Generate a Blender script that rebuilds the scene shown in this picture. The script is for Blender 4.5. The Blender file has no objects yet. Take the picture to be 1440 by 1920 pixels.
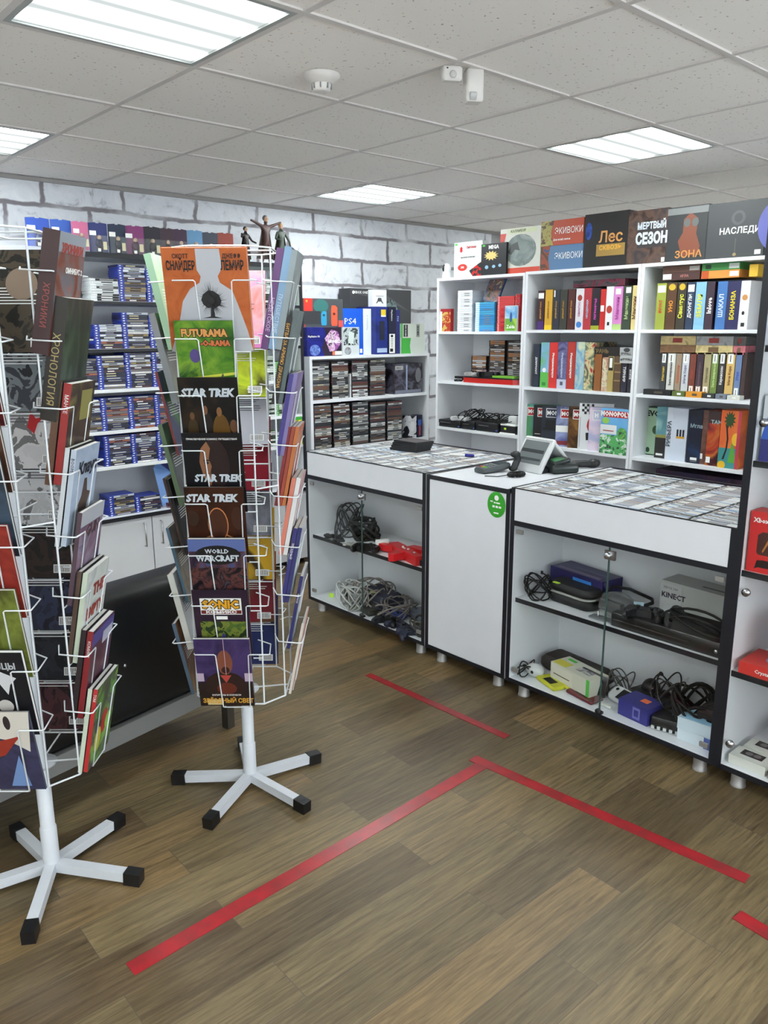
import bpy, math, random
from math import pi, radians as R, sin, cos
from mathutils import Matrix, Vector
random.seed(7)
C = bpy.context.scene.collection
SC = bpy.context.scene
HC = 1.62                                   # camera height
CEIL = 2.45
# ---------------------------------------------------------------- camera
cam_d = bpy.data.cameras.new('camera'); cam = bpy.data.objects.new('camera', cam_d); C.objects.link(cam); SC.camera = cam
YAW, PIT, ROL = 0.84180184, -0.22820727, -0.00272875
fw = Vector((cos(PIT)*cos(YAW), cos(PIT)*sin(YAW), sin(PIT)))
rt = fw.cross(Vector((0, 0, 1))).normalized(); up = rt.cross(fw)
rt, up = cos(ROL)*rt+sin(ROL)*up, -sin(ROL)*rt+cos(ROL)*up
cam.matrix_world = Matrix((( rt.x, up.x, -fw.x, 0), (rt.y, up.y, -fw.y, 0), (rt.z, up.z, -fw.z, HC), (0, 0, 0, 1)))
FPX = 1477.1
cam_d.sensor_fit = 'HORIZONTAL'; cam_d.sensor_width = 36; cam_d.lens = FPX/1440*36; cam_d.clip_start = .05
def ray(px, py): return fw + rt*((px-720)/FPX) - up*((py-960)/FPX)
def at(px, py, ax, v):                      # point of the plane axis = v that shows at that place of the photograph
    d = ray(px, py); t = (v-(HC if ax == 2 else 0))/d[ax]; q = d*t; q.z += HC; return q
# ---------------------------------------------------------------- world and exposure
w = bpy.data.worlds.new('world'); SC.world = w; w.use_nodes = True
w.node_tree.nodes['Background'].inputs[0].default_value = (.86, .95, 1.0, 1); w.node_tree.nodes['Background'].inputs[1].default_value = 1.6   # daylight for the shop windows added behind the camera
SC.view_settings.view_transform = 'Standard'; SC.view_settings.look = 'None'
SC.view_settings.exposure = 2.22; SC.view_settings.gamma = 1; SC.view_settings.use_curve_mapping = False
LAMP_BAND, LAMP_GAP = 13.0, 0.16           # radiance of the tubes and of the panel between them
SC.cycles.max_bounces = 7; SC.cycles.diffuse_bounces = 5; SC.cycles.glossy_bounces = 3; SC.cycles.use_adaptive_sampling = True; SC.cycles.adaptive_threshold = .035; SC.cycles.transparent_max_bounces = 16; SC.cycles.sample_clamp_indirect = 6
# ---------------------------------------------------------------- materials
def lin(c): c /= 255.; return c/12.92 if c <= .04045 else ((c+.055)/1.055)**2.4
def rgb(c): return (lin(c[0]), lin(c[1]), lin(c[2]), 1)
_m = {}
def M(col, rough=.5, metal=0, name=None, spec=.5):
    k = (col, rough, metal, spec)
    if k in _m: return _m[k]
    m = bpy.data.materials.new(name or 'mat'); m.use_nodes = True; b = m.node_tree.nodes['Principled BSDF']
    nt = m.node_tree
    tc = nt.nodes.new('ShaderNodeTexCoord'); n = nt.nodes.new('ShaderNodeTexNoise'); n.inputs['Scale'].default_value = 9; n.inputs['Detail'].default_value = 2
    nt.links.new(tc.outputs['Object'], n.inputs['Vector'])
    mx = nt.nodes.new('ShaderNodeMix'); mx.data_type = 'RGBA'
    a = rgb(col); mx.inputs[6].default_value = a; mx.inputs[7].default_value = (a[0]*.93, a[1]*.93, a[2]*.93, 1)
    nt.links.new(n.outputs['Fac'], mx.inputs[0]); nt.links.new(mx.outputs[2], b.inputs['Base Color'])
    b.inputs['Roughness'].default_value = rough; b.inputs['Metallic'].default_value = metal; b.inputs['Specular IOR Level'].default_value = spec
    _m[k] = m; return m
def ART(cols, scale=14, seed=0, rough=.28, dist=1.2, hard=False, stretch=(1, 1, 1)):
    """printed artwork: patches of a few ink colours"""
    k = ('art', tuple(cols), scale, seed, rough, hard, stretch)
    if k in _m: return _m[k]
    m = bpy.data.materials.new('print'); m.use_nodes = True; nt = m.node_tree; b = nt.nodes['Principled BSDF']
    tc = nt.nodes.new('ShaderNodeTexCoord'); mp = nt.nodes.new('ShaderNodeMapping'); n = nt.nodes.new('ShaderNodeTexNoise')
    mp.inputs['Location'].default_value = (seed*3.7, seed*1.3, seed*2.1); mp.inputs['Scale'].default_value = stretch
    n.inputs['Scale'].default_value = scale; n.inputs['Detail'].default_value = 4; n.inputs['Distortion'].default_value = dist
    r = nt.nodes.new('ShaderNodeValToRGB'); el = r.color_ramp.elements
    if hard: r.color_ramp.interpolation = 'CONSTANT'
    N = len(cols)
    while len(el) < N: el.new(.5)
    for i, c in enumerate(cols): el[i].position = .32+.36*i/max(1, N-1); el[i].color = rgb(c)
    nt.links.new(tc.outputs['Object'], mp.inputs[0]); nt.links.new(mp.outputs[0], n.inputs['Vector'])
    nt.links.new(n.outputs['Fac'], r.inputs[0]); nt.links.new(r.outputs[0], b.inputs['Base Color'])
    b.inputs['Roughness'].default_value = rough+.08; b.inputs['Specular IOR Level'].default_value = .3; _m[k] = m; return m
def GLASS(tint=(.985, .992, .988), base=.012):
    k = ('glass', tint, base)
    if k in _m: return _m[k]
    m = bpy.data.materials.new('glass'); m.use_nodes = True; nt = m.node_tree; nt.nodes.clear()
    o = nt.nodes.new('ShaderNodeOutputMaterial'); t = nt.nodes.new('ShaderNodeBsdfTransparent'); g = nt.nodes.new('ShaderNodeBsdfGlossy')
    t.inputs[0].default_value = (*tint, 1); g.inputs['Roughness'].default_value = .03
    lw = nt.nodes.new('ShaderNodeLayerWeight'); lw.inputs[0].default_value = .5; pw = nt.nodes.new('ShaderNodeMath'); pw.operation = 'POWER'; pw.inputs[1].default_value = 5; nt.links.new(lw.outputs['Facing'], pw.inputs[0])
    f = nt.nodes.new('ShaderNodeMath'); f.operation = 'MULTIPLY_ADD'; f.inputs[1].default_value = .4; f.inputs[2].default_value = base; nt.links.new(pw.outputs[0], f.inputs[0]); x = nt.nodes.new('ShaderNodeMixShader')
    nt.links.new(f.outputs[0], x.inputs[0]); nt.links.new(t.outputs[0], x.inputs[1]); nt.links.new(g.outputs[0], x.inputs[2]); nt.links.new(x.outputs[0], o.inputs[0])
    _m[k] = m; return m
def FILM():
    """crumpled clear polythene"""
    if 'film' in _m: return _m['film']
    m = bpy.data.materials.new('polythene'); m.use_nodes = True; nt = m.node_tree; nt.nodes.clear()
    o = nt.nodes.new('ShaderNodeOutputMaterial'); t = nt.nodes.new('ShaderNodeBsdfTransparent'); g = nt.nodes.new('ShaderNodeBsdfPrincipled')
    g.inputs['Base Color'].default_value = (.75, .78, .8, 1); g.inputs['Roughness'].default_value = .2
    x = nt.nodes.new('ShaderNodeMixShader'); x.inputs[0].default_value = .08
    nt.links.new(t.outputs[0], x.inputs[1]); nt.links.new(g.outputs[0], x.inputs[2]); nt.links.new(x.outputs[0], o.inputs[0])
    _m['film'] = m; return m
WHITE = M((222, 226, 232), .42); WHITEP = M((228, 230, 234), .45); BLK = M((22, 24, 32), .4); LACQ = M((221, 223, 228), .35)
BLACK = M((16, 16, 18), .45); DARK = M((34, 35, 38), .5); CHROME = M((190, 192, 195), .25, 1); BRUSHED = M((168, 166, 164), .5, .7); PAPER = M((205, 203, 198), .8); RUB = M((20, 20, 20), .75)
RED = M((196, 24, 32), .4); GREY = M((120, 122, 126), .5); LIME = M((190, 235, 60), .5); GREEN = M((60, 190, 60), .5)
TXW = M((238, 238, 235), .5); TXK = M((20, 20, 22), .5)
# ---------------------------------------------------------------- mesh builder
class MB:
    def __init__(s): s.v = []; s.f = []; s.mi = []; s.sm = []; s.mats = []; s.T = Matrix.Identity(4)
    def m(s, mat):
        if mat not in s.mats: s.mats.append(mat)
        return s.mats.index(mat)
    def add(s, vs, fs, mat, smooth=False):
        o = len(s.v); s.v += [s.T @ Vector(p) for p in vs]
        for i, f in enumerate(fs):
            s.f.append([o+j for j in f]); s.mi.append(s.m(mat[i] if isinstance(mat, (list, tuple)) else mat)); s.sm.append(smooth)
    def box(s, a, b, mat):                   # mat: one, or six: left right front back bottom top
        x0, y0, z0 = a; x1, y1, z1 = b
        v = [(x0, y0, z0), (x1, y0, z0), (x1, y1, z0), (x0, y1, z0), (x0, y0, z1), (x1, y0, z1), (x1, y1, z1), (x0, y1, z1)]
        s.add(v, [(0, 4, 7, 3), (1, 2, 6, 5), (0, 1, 5, 4), (2, 3, 7, 6), (0, 3, 2, 1), (4, 5, 6, 7)], mat)
    def rbox(s, a, b, mat, r=.01, seg=3):    # box with its upright edges rounded, and a small roll on top
        x0, y0, z0 = a; x1, y1, z1 = b; ring = []
        for (cx, cy, a0) in ((x1-r, y1-r, 0), (x0+r, y1-r, pi/2), (x0+r, y0+r, pi), (x1-r, y0+r, 1.5*pi)):
            for k in range(seg+1):
                t = a0+pi/2*k/seg; ring.append((cx, cy, cos(t), sin(t)))
        q = min(r*.6, (z1-z0)*.3); L = [(r-q, z0), (r, z0+q), (r, z1-q), (r-q, z1)]
        vs = [(cx+dx*rr, cy+dy*rr, z) for rr, z in L for cx, cy, dx, dy in ring]; n = len(ring)
        fs = [(l*n+i, l*n+(i+1) % n, (l+1)*n+(i+1) % n, (l+1)*n+i) for l in range(3) for i in range(n)]
        s.add(vs, fs, mat, True); s.add(vs[-n:], [tuple(range(n))], mat); s.add(vs[:n], [tuple(range(n))[::-1]], mat)
    def lathe(s, prof, mat, n=20, c=(0, 0, 0)):
        vs = [(c[0]+r*cos(2*pi*i/n), c[1]+r*sin(2*pi*i/n), c[2]+z) for r, z in prof for i in range(n)]
        fs = [(l*n+i, l*n+(i+1) % n, (l+1)*n+(i+1) % n, (l+1)*n+i) for l in range(len(prof)-1) for i in range(n)]
        s.add(vs, fs, mat, True)
        if prof[0][0] > 1e-5: s.add(vs[:n], [tuple(range(n))[::-1]], mat)
        if prof[-1][0] > 1e-5: s.add(vs[-n:], [tuple(range(n))], mat)
    def ball(s, c, r, mat, n=14, m=8):
        if not isinstance(r, (tuple, list)): r = (r, r, r)
        vs = [(c[0]+r[0]*sin(pi*j/m)*cos(2*pi*i/n), c[1]+r[1]*sin(pi*j/m)*sin(2*pi*i/n), c[2]+r[2]*cos(pi*j/m)) for j in range(m+1) for i in range(n)]
        s.add(vs, [(j*n+i, (j+1)*n+i, (j+1)*n+(i+1) % n, j*n+(i+1) % n) for j in range(m) for i in range(n)], mat, True)
    def tube(s, pts, r, mat, n=6, closed=False):
        P = [Vector(p) for p in pts]; N = len(P); rings = []
        for i, p in enumerate(P):
            if closed: t = (P[(i+1) % N]-P[i-1])
            else: t = P[min(i+1, N-1)]-P[max(i-1, 0)]
            t = t.normalized() if t.length > 1e-9 else Vector((0, 0, 1))
            ref = Vector((0, 0, 1)) if abs(t.z) < .9 else Vector((1, 0, 0))
            if rings:
                a = (pa - t*pa.dot(t))
                a = a.normalized() if a.length > 1e-6 else t.cross(ref).normalized()
            else: a = t.cross(ref).normalized()
            pa = a; b = t.cross(a); rings.append([p+(a*cos(2*pi*k/n)+b*sin(2*pi*k/n))*r for k in range(n)])
        vs = [q for g in rings for q in g]
        fs = [(i*n+k, i*n+(k+1) % n, ((i+1) % N)*n+(k+1) % n, ((i+1) % N)*n+k) for i in range(N if closed else N-1) for k in range(n)]
        s.add(vs, fs, mat, True)
        if not closed: s.add(vs[:n], [tuple(range(n))[::-1]], mat); s.add(vs[-n:], [tuple(range(n))], mat)
    def prism(s, poly, z0, z1, mat):         # poly in XY, extruded along Z
        n = len(poly); vs = [(x, y, z0) for x, y in poly]+[(x, y, z1) for x, y in poly]
        s.add(vs, [tuple(range(n))[::-1], tuple(range(n, 2*n))]+[(i, (i+1) % n, n+(i+1) % n, n+i) for i in range(n)], mat)
    def obj(s, name, parent=None, loc=None, rz=0, rot=None):
        me = bpy.data.meshes.new(name); me.from_pydata([tuple(v) for v in s.v], [], s.f)
        for mt in s.mats: me.materials.append(mt)
        me.polygons.foreach_set('material_index', s.mi); me.polygons.foreach_set('use_smooth', s.sm); me.update()
        return link(name, me, parent, loc, rz, rot)
def link(name, data, parent=None, loc=None, rz=0, rot=None):
    o = bpy.data.objects.new(name, data); C.objects.link(o)
    if parent: o.parent = parent
    if loc is not None: o.location = loc
    o.rotation_euler = rot if rot is not None else (0, 0, rz)
    return o
def tag(o, label=None, cat=None, group=None, kind=None):
    if label and len(label.split()) > 16: print('LONG', label)
    if label: o['label'] = label
    if cat: o['category'] = cat
    if group: o['group'] = group
    if kind: o['kind'] = kind
    return o
def thing(name, label, cat, loc=(0, 0, 0), rz=0, group=None, rot=None): return tag(link(name, None, None, loc, rz, rot), label, cat, group)
def copy_tree(o, parent=None):
    c = o.copy(); C.objects.link(c); c.parent = parent
    for ch in list(o.children): copy_tree(ch, c)
    return c
def struct(name, mb): return tag(mb.obj(name), kind='structure')
def outlined(s, parent, T, u, v, size, mat, back, sx=1, bold=.05, extra=.07, **k):
    text(s, parent, T, u, v, size, back, bold=bold+extra, sx=sx, name='lettering_outline', **k)
    return text(s, parent, T @ Matrix.Translation((0, 0, .0006)), u, v, size, mat, bold=bold, sx=sx, **k)
# a box-shaped thing: local X = width (to the right as seen), front at local -Y, base at Z = 0, origin at front bottom centre
FM = {'f': lambda w, d, h: (Matrix.Translation((0, -.0004, 0)) @ Matrix.Rotation(pi/2, 4, 'X'), w, h),
      'l': lambda w, d, h: (Matrix.Translation((-w/2-.0004, d/2, 0)) @ Matrix.Rotation(-pi/2, 4, 'Z') @ Matrix.Rotation(pi/2, 4, 'X'), d, h),
      'r': lambda w, d, h: (Matrix.Translation((w/2+.0004, d/2, 0)) @ Matrix.Rotation(pi/2, 4, 'Z') @ Matrix.Rotation(pi/2, 4, 'X'), d, h),
      'b': lambda w, d, h: (Matrix.Translation((0, d+.0004, 0)) @ Matrix.Rotation(pi, 4, 'Z') @ Matrix.Rotation(pi/2, 4, 'X'), w, h),
      't': lambda w, d, h: (Matrix.Translation((0, 0, h+.0004)), w, d)}
_txt = {}
def text(s, parent, T, u, v, size, mat, vert=0, align='CENTER', bold=.0, sx=1, name='lettering', shear=0):
    k = (s, align, bold, shear, mat.name, round(size, 4))
    if k not in _txt:
        c = bpy.data.curves.new('lettering', 'FONT'); c.body = s; c.size = size; c.align_x = align; c.align_y = 'CENTER'; c.offset = bold*size
        c.extrude = .00015; c.shear = shear; c.resolution_u = 1; c.materials.append(mat)
        tmp = bpy.data.objects.new('tmp', c); me = bpy.data.meshes.new_from_object(tmp); bpy.data.objects.remove(tmp); bpy.data.curves.remove(c); _txt[k] = me
    o = bpy.data.objects.new(name, _txt[k]); C.objects.link(o); o.parent = parent
    o.matrix_local = T @ Matrix.Translation((u, v, .0012)) @ Matrix.Rotation(vert, 4, 'Z') @ Matrix.Diagonal((sx, 1, 1, 1))
    return o
def carton(name, label, cat, w, d, h, loc, rz=0, mats=WHITE, decals=(), texts=(), group=None, rot=None, art='printed_panel'):
    """mats: one or six (left right front back bottom top); decals: (face, shape, u0, v0, u1, v1, mat) as fractions of the face; texts: (face, string, u, v, size, mat[, vertical[, bold[, sx]]])"""
    b = MB(); b.box((-w/2, 0, 0), (w/2, d, h), mats)
    o = tag(b.obj(name, None, loc, rz, rot), label, cat, group)
    if decals:
        p = MB()
        for i, (f, sh, u0, v0, u1, v1, mt) in enumerate(decals):
            T, W, H = FM[f](w, d, h); p.T = T; zz = .0003+.00012*i
            X = lambda u: (u-.5)*W
            if sh == 'r': p.box((X(u0), v0*H, 0), (X(u1), v1*H, zz), mt)
            elif sh == 'e': p.prism([(X((u0+u1)/2)+(u1-u0)*W/2*cos(2*pi*k/20), (v0+v1)/2*H+(v1-v0)*H/2*sin(2*pi*k/20)) for k in range(20)], 0, zz, mt)
            elif sh == 't': p.prism([(X(u0), v0*H), (X(u1), v0*H), (X((u0+u1)/2), v1*H)], 0, zz, mt)
            elif sh == 's': p.prism([(X((u0+u1)/2)+(u1-u0)*W/2*cos(2*pi*k/24)*(1 if k % 2 else .6), (v0+v1)/2*H+(v1-v0)*H/2*sin(2*pi*k/24)*(1 if k % 2 else .6)) for k in range(24)], 0, zz, mt)
            else: p.prism([(X(u0+(u1-u0)*a), (v0+(v1-v0)*c)*H) for a, c in sh], 0, zz, mt)
        p.obj(art, o)
    for t in texts:
        f, s, u, v, size, mt = t[:6]; vert = t[6] if len(t) > 6 else 0; bold = t[7] if len(t) > 7 else .02; sx = t[8] if len(t) > 8 else 1
        T, W, H = FM[f](w, d, h); text(s, o, T, (u-.5)*W, v*H, size, mt, vert, bold=bold, sx=sx)
    return o
RZ = -pi/2                                  # things that face the shop floor from the right-hand row (-X)
# ================================================================ the room
X0, Y0, TS = 1.417, 3.104, .6
def floor_mat():
    m = bpy.data.materials.new('wood_vinyl'); m.use_nodes = True; nt = m.node_tree; b = nt.nodes['Principled BSDF']; L = nt.links.new
    tc = nt.nodes.new('ShaderNodeTexCoord'); br = nt.nodes.new('ShaderNodeTexBrick')
    mr = nt.nodes.new('ShaderNodeMapping'); mr.inputs['Rotation'].default_value = (0, 0, R(1.0)); L(tc.outputs['Object'], mr.inputs[0])
    br.offset = .37; br.offset_frequency = 2
    br.inputs['Scale'].default_value = 1; br.inputs['Brick Width'].default_value = .92; br.inputs['Row Height'].default_value = .152
    br.inputs['Mortar Size'].default_value = .0012; br.inputs['Mortar Smooth'].default_value = .3; br.inputs['Bias'].default_value = 0
    br.inputs['Color1'].default_value = (0, 0, 0, 1); br.inputs['Color2'].default_value = (1, 1, 1, 1); br.inputs['Mortar'].default_value = (.35, .35, .35, 1)
    L(mr.outputs[0], br.inputs['Vector'])
    r = nt.nodes.new('ShaderNodeValToRGB'); e = r.color_ramp.elements
    e[0].position = 0; e[0].color = rgb((92, 76, 55)); e[1].position = 1; e[1].color = rgb((132, 108, 74))
    for p_, c_ in ((.35, (108, 94, 68)), (.7, (122, 107, 78))): q = e.new(p_); q.color = rgb(c_)
    L(br.outputs['Color'], r.inputs[0])
    mp = nt.nodes.new('ShaderNodeMapping'); mp.inputs['Scale'].default_value = (3.2, 55, 1)
    ad = nt.nodes.new('ShaderNodeVectorMath'); ad.operation = 'ADD'; sc = nt.nodes.new('ShaderNodeVectorMath'); sc.operation = 'SCALE'; sc.inputs['Scale'].default_value = 7
    L(br.outputs['Color'], sc.inputs[0]); L(mr.outputs[0], ad.inputs[0]); L(sc.outputs[0], ad.inputs[1]); L(ad.outputs[0], mp.inputs[0])
    n = nt.nodes.new('ShaderNodeTexNoise'); n.inputs['Scale'].default_value = 1.6; n.inputs['Detail'].default_value = 7; n.inputs['Roughness'].default_value = .72; n.inputs['Distortion'].default_value = .5
    L(mp.outputs[0], n.inputs['Vector'])
    n2 = nt.nodes.new('ShaderNodeTexNoise'); n2.inputs['Scale'].default_value = 2.4; n2.inputs['Detail'].default_value = 5; L(tc.outputs['Object'], n2.inputs['Vector'])
    rr = nt.nodes.new('ShaderNodeValToRGB'); q = rr.color_ramp.elements; q[0].position = .3; q[0].color = (.40, .37, .34, 1); q[1].position = .68; q[1].color = (1.34, 1.32, 1.28, 1)
    L(n.outputs['Fac'], rr.inputs[0])
    mu = nt.nodes.new('ShaderNodeMix'); mu.data_type = 'RGBA'; mu.blend_type = 'MULTIPLY'; mu.inputs[0].default_value = 1; L(r.outputs[0], mu.inputs[6]); L(rr.outputs[0], mu.inputs[7])
    mx = nt.nodes.new('ShaderNodeMix'); mx.data_type = 'RGBA'; mx.blend_type = 'MULTIPLY'; mx.inputs[0].default_value = .55
    r3 = nt.nodes.new('ShaderNodeValToRGB'); r3.color_ramp.elements[0].position = .35; r3.color_ramp.elements[0].color = (.72, .74, .74, 1); r3.color_ramp.elements[1].position = .65; r3.color_ramp.elements[1].color = (1.05, 1.03, 1, 1)
    L(n2.outputs['Fac'], r3.inputs[0]); L(mu.outputs[2], mx.inputs[6]); L(r3.outputs[0], mx.inputs[7])
    md = nt.nodes.new('ShaderNodeMix'); md.data_type = 'RGBA'; md.blend_type = 'MIX'; L(br.outputs['Fac'], md.inputs[0]); L(mx.outputs[2], md.inputs[6]); md.inputs[7].default_value = rgb((84, 72, 60))
    L(md.outputs[2], b.inputs['Base Color'])
    mrr = nt.nodes.new('ShaderNodeMapRange'); mrr.inputs['To Min'].default_value = .3; mrr.inputs['To Max'].default_value = .5; L(n.outputs['Fac'], mrr.inputs[0]); L(mrr.outputs[0], b.inputs['Roughness'])
    bp = nt.nodes.new('ShaderNodeBump'); bp.inputs['Strength'].default_value = .25; bp.inputs['Distance'].default_value = .002; L(n.outputs['Fac'], bp.inputs['Height']); L(bp.outputs[0], b.inputs['Normal'])
    b.inputs['Specular IOR Level'].default_value = .45
    return m
def brick_mat():
    m = bpy.data.materials.new('brick_wallpaper'); m.use_nodes = True; nt = m.node_tree; b = nt.nodes['Principled BSDF']; L = nt.links.new
    tc = nt.nodes.new('ShaderNodeTexCoord'); sx = nt.nodes.new('ShaderNodeSeparateXYZ'); cx = nt.nodes.new('ShaderNodeCombineXYZ'); s2 = nt.nodes.new('ShaderNodeMath'); s2.operation = 'ADD'
    L(tc.outputs['Object'], sx.inputs[0]); L(sx.outputs['X'], s2.inputs[0]); L(sx.outputs['Y'], s2.inputs[1]); L(s2.outputs[0], cx.inputs['X']); L(sx.outputs['Z'], cx.inputs['Y'])
    nn = nt.nodes.new('ShaderNodeTexNoise'); nn.inputs['Scale'].default_value = 3.5; nn.inputs['Detail'].default_value = 5; nn.inputs['Roughness'].default_value = .6; L(cx.outputs[0], nn.inputs['Vector'])
    su = nt.nodes.new('ShaderNodeVectorMath'); su.operation = 'MULTIPLY_ADD'; su.inputs[1].default_value = (.10, .06, 0); L(nn.outputs['Color'], su.inputs[0]); L(cx.outputs[0], su.inputs[2])
    def brick(off, mort):
        o = nt.nodes.new('ShaderNodeVectorMath'); o.operation = 'ADD'; o.inputs[1].default_value = off; L(su.outputs[0], o.inputs[0])
        br = nt.nodes.new('ShaderNodeTexBrick'); br.offset = .45; br.inputs['Scale'].default_value = 1; br.inputs['Brick Width'].default_value = .47; br.inputs['Row Height'].default_value = .178
        br.inputs['Mortar Size'].default_value = mort; br.inputs['Mortar Smooth'].default_value = .55
        L(o.outputs[0], br.inputs['Vector']); return br
    b1 = brick((.008, -.016, 0), .017); b2 = brick((-.012, .0, 0), .020)
    # mortar pale, printed shadow line to the lower left of each brick
    n3 = nt.nodes.new('ShaderNodeTexNoise'); n3.inputs['Scale'].default_value = 7; n3.inputs['Detail'].default_value = 6; n3.inputs['Roughness'].default_value = .7; n3.inputs['Distortion'].default_value = 1.5; L(cx.outputs[0], n3.inputs['Vector'])
    r = nt.nodes.new('ShaderNodeValToRGB'); e = r.color_ramp.elements; e[0].position = .28; e[0].color = rgb((150, 150, 156)); e[1].position = .42; e[1].color = rgb((207, 210, 216))
    q = e.new(.7); q.color = rgb((222, 224, 228)); L(n3.outputs['Fac'], r.inputs[0])
    mo = nt.nodes.new('ShaderNodeMix'); mo.data_type = 'RGBA'; L(b2.outputs['Fac'], mo.inputs[0]); L(r.outputs[0], mo.inputs[6]); mo.inputs[7].default_value = rgb((208, 211, 216))
    n4 = nt.nodes.new('ShaderNodeTexNoise'); n4.inputs['Scale'].default_value = 2.6; n4.inputs['Detail'].default_value = 3; L(cx.outputs[0], n4.inputs['Vector'])
    mr = nt.nodes.new('ShaderNodeMapRange'); mr.inputs['From Min'].default_value = .33; mr.inputs['From Max'].default_value = .52; L(n4.outputs['Fac'], mr.inputs[0])
    ml = nt.nodes.new('ShaderNodeMath'); ml.operation = 'MULTIPLY'; L(b1.outputs['Fac'], ml.inputs[0]); L(mr.outputs[0], ml.inputs[1])
    mz = nt.nodes.new('ShaderNodeMath'); mz.operation = 'MULTIPLY'; mz.inputs[1].default_value = .95; L(ml.outputs[0], mz.inputs[0])
    mm = nt.nodes.new('ShaderNodeMix'); mm.data_type = 'RGBA'; L(mz.outputs[0], mm.inputs[0]); L(mo.outputs[2], mm.inputs[6]); mm.inputs[7].default_value = rgb((112, 106, 112))
    L(mm.outputs[2], b.inputs['Base Color']); b.inputs['Roughness'].default_value = .55
    return m
def tile_mat():
    m = bpy.data.materials.new('mineral_tile'); m.use_nodes = True; nt = m.node_tree; b = nt.nodes['Principled BSDF']; L = nt.links.new
    tc = nt.nodes.new('ShaderNodeTexCoord'); v = nt.nodes.new('ShaderNodeTexNoise'); v.inputs['Scale'].default_value = 75; v.inputs['Detail'].default_value = 1; L(tc.outputs['Object'], v.inputs['Vector'])
    r = nt.nodes.new('ShaderNodeValToRGB'); e = r.color_ramp.elements; e[0].position = .25; e[0].color = rgb((170, 163, 158)); e[1].position = .32; e[1].color = rgb((236, 232, 228))
    L(v.outputs['Fac'], r.inputs[0]); L(r.outputs[0], b.inputs['Base Color']); b.inputs['Roughness'].default_value = .9
    return m
BRK = brick_mat(); TILE = tile_mat(); PLAIN = M((236, 236, 234), .8)
XA, XB, YA, YB = -1.6, 6.9, -1.9, 4.8
f = MB(); f.box((XA-.1, YA-.1, -.1), (XB+.1, YB+.22, 0), floor_mat()); struct('floor', f)
f = MB(); f.box((XA-.1, YB, 0), (5.56, YB+.1, CEIL+.1), BRK); struct('wall_back', f)
f = MB(); f.box((5.56, YB+.12, 0), (XB+.1, YB+.22, CEIL+.1), M((176, 174, 176), .8)); f.box((5.46, YB+.1, 0), (5.56, YB+.22, CEIL+.1), BRK); struct('wall_recess', f)
f = MB(); f.box((XB, YA-.1, 0), (XB+.1, YB+.22, CEIL+.1), PLAIN); struct('wall_right', f)
f = MB(); f.box((XA-.1, YA-.1, 0), (XA, YB+.1, CEIL+.1), PLAIN); struct('wall_left', f)
# unseen front wall; shop windows added here to brighten the cabinets with daylight
WF = M((226, 228, 230), .4); wz0, wz1 = .8, 2.3
f = MB(); W1 = (-1.45, 2.6); W2 = (3.1, 5.3)
for a_, c_ in ((XA-.1, W1[0]), (W1[1], W2[0]), (W2[1], XB)): f.box((a_, YA-.1, 0), (c_, YA, CEIL+.1), PLAIN)
for a_, c_ in (W1, W2): f.box((a_, YA-.1, 0), (c_, YA, wz0), PLAIN); f.box((a_, YA-.1, wz1), (c_, YA, CEIL+.1), PLAIN)
struct('wall_front', f)
for k, (a_, c_) in enumerate((W1, W2)):
    f = MB(); n_ = 4 if k == 0 else 3
    for q in range(n_): x_ = a_+(c_-a_-.06)*q/(n_-1); f.box((x_, YA-.08, wz0), (x_+.06, YA-.03, wz1), WF)
    for z in (wz0, wz1-.06): f.box((a_, YA-.08, z), (c_, YA-.03, z+.06), WF)
    wn = struct('window_%d' % (k+1), f); f = MB(); f.box((a_+.01, YA-.058, wz0+.01), (c_-.01, YA-.052, wz1-.01), GLASS((1, 1, 1))); f.obj('window_pane', wn)  # frame and pane of each added window
# ceiling tiles, each a slightly sagging square on the T-bars
LIGHTS = [(-1, -2), (-1, 1), (3, -2), (3, 1), (-5, 1), (-5, -2), (-5, 4), (7, -2), (7, 1)]
f = MB(); f.box((XA-.1, YA-.1, CEIL+.02), (XB+.1, YB+.22, CEIL+.1), PLAIN)
for i in range(-7, 10):
    for j in range(-4, 11):
        if (i, j) in LIGHTS: continue
        x0, x1, y1, y0 = X0+TS*i, X0+TS*(i+1), Y0-TS*j, Y0-TS*(j+1)
        x0, x1, y0, y1 = max(x0, XA), min(x1, XB), max(y0, YA), min(y1, YB if x0 < 5 else YB+.12)
        if x1-x0 < .05 or y1-y0 < .05: continue
        dz = random.uniform(0, .003); f.box((x0+.003, y0+.003, CEIL+dz), (x1-.003, y1-.003, CEIL+.018), TILE)
struct('ceiling', f)
f = MB(); TB = M((206, 201, 198), .5)
for i in range(-6, 10):
    x = X0+TS*i
    if XA < x < XB: f.box((x-.011, YA, CEIL-.003), (x+.011, YB, CEIL+.019), TB)
for j in range(-3, 11):
    y = Y0-TS*j
    if YA < y < YB: f.box((XA, y-.011, CEIL-.0035), (XB, y+.011, CEIL+.0185), TB)
struct('trim_1', f)
f = MB(); f.box((XA, YB-.02, CEIL-.022), (XB, YB, CEIL-.002), M((150, 146, 144), .6)); struct('trim_2', f)
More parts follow.
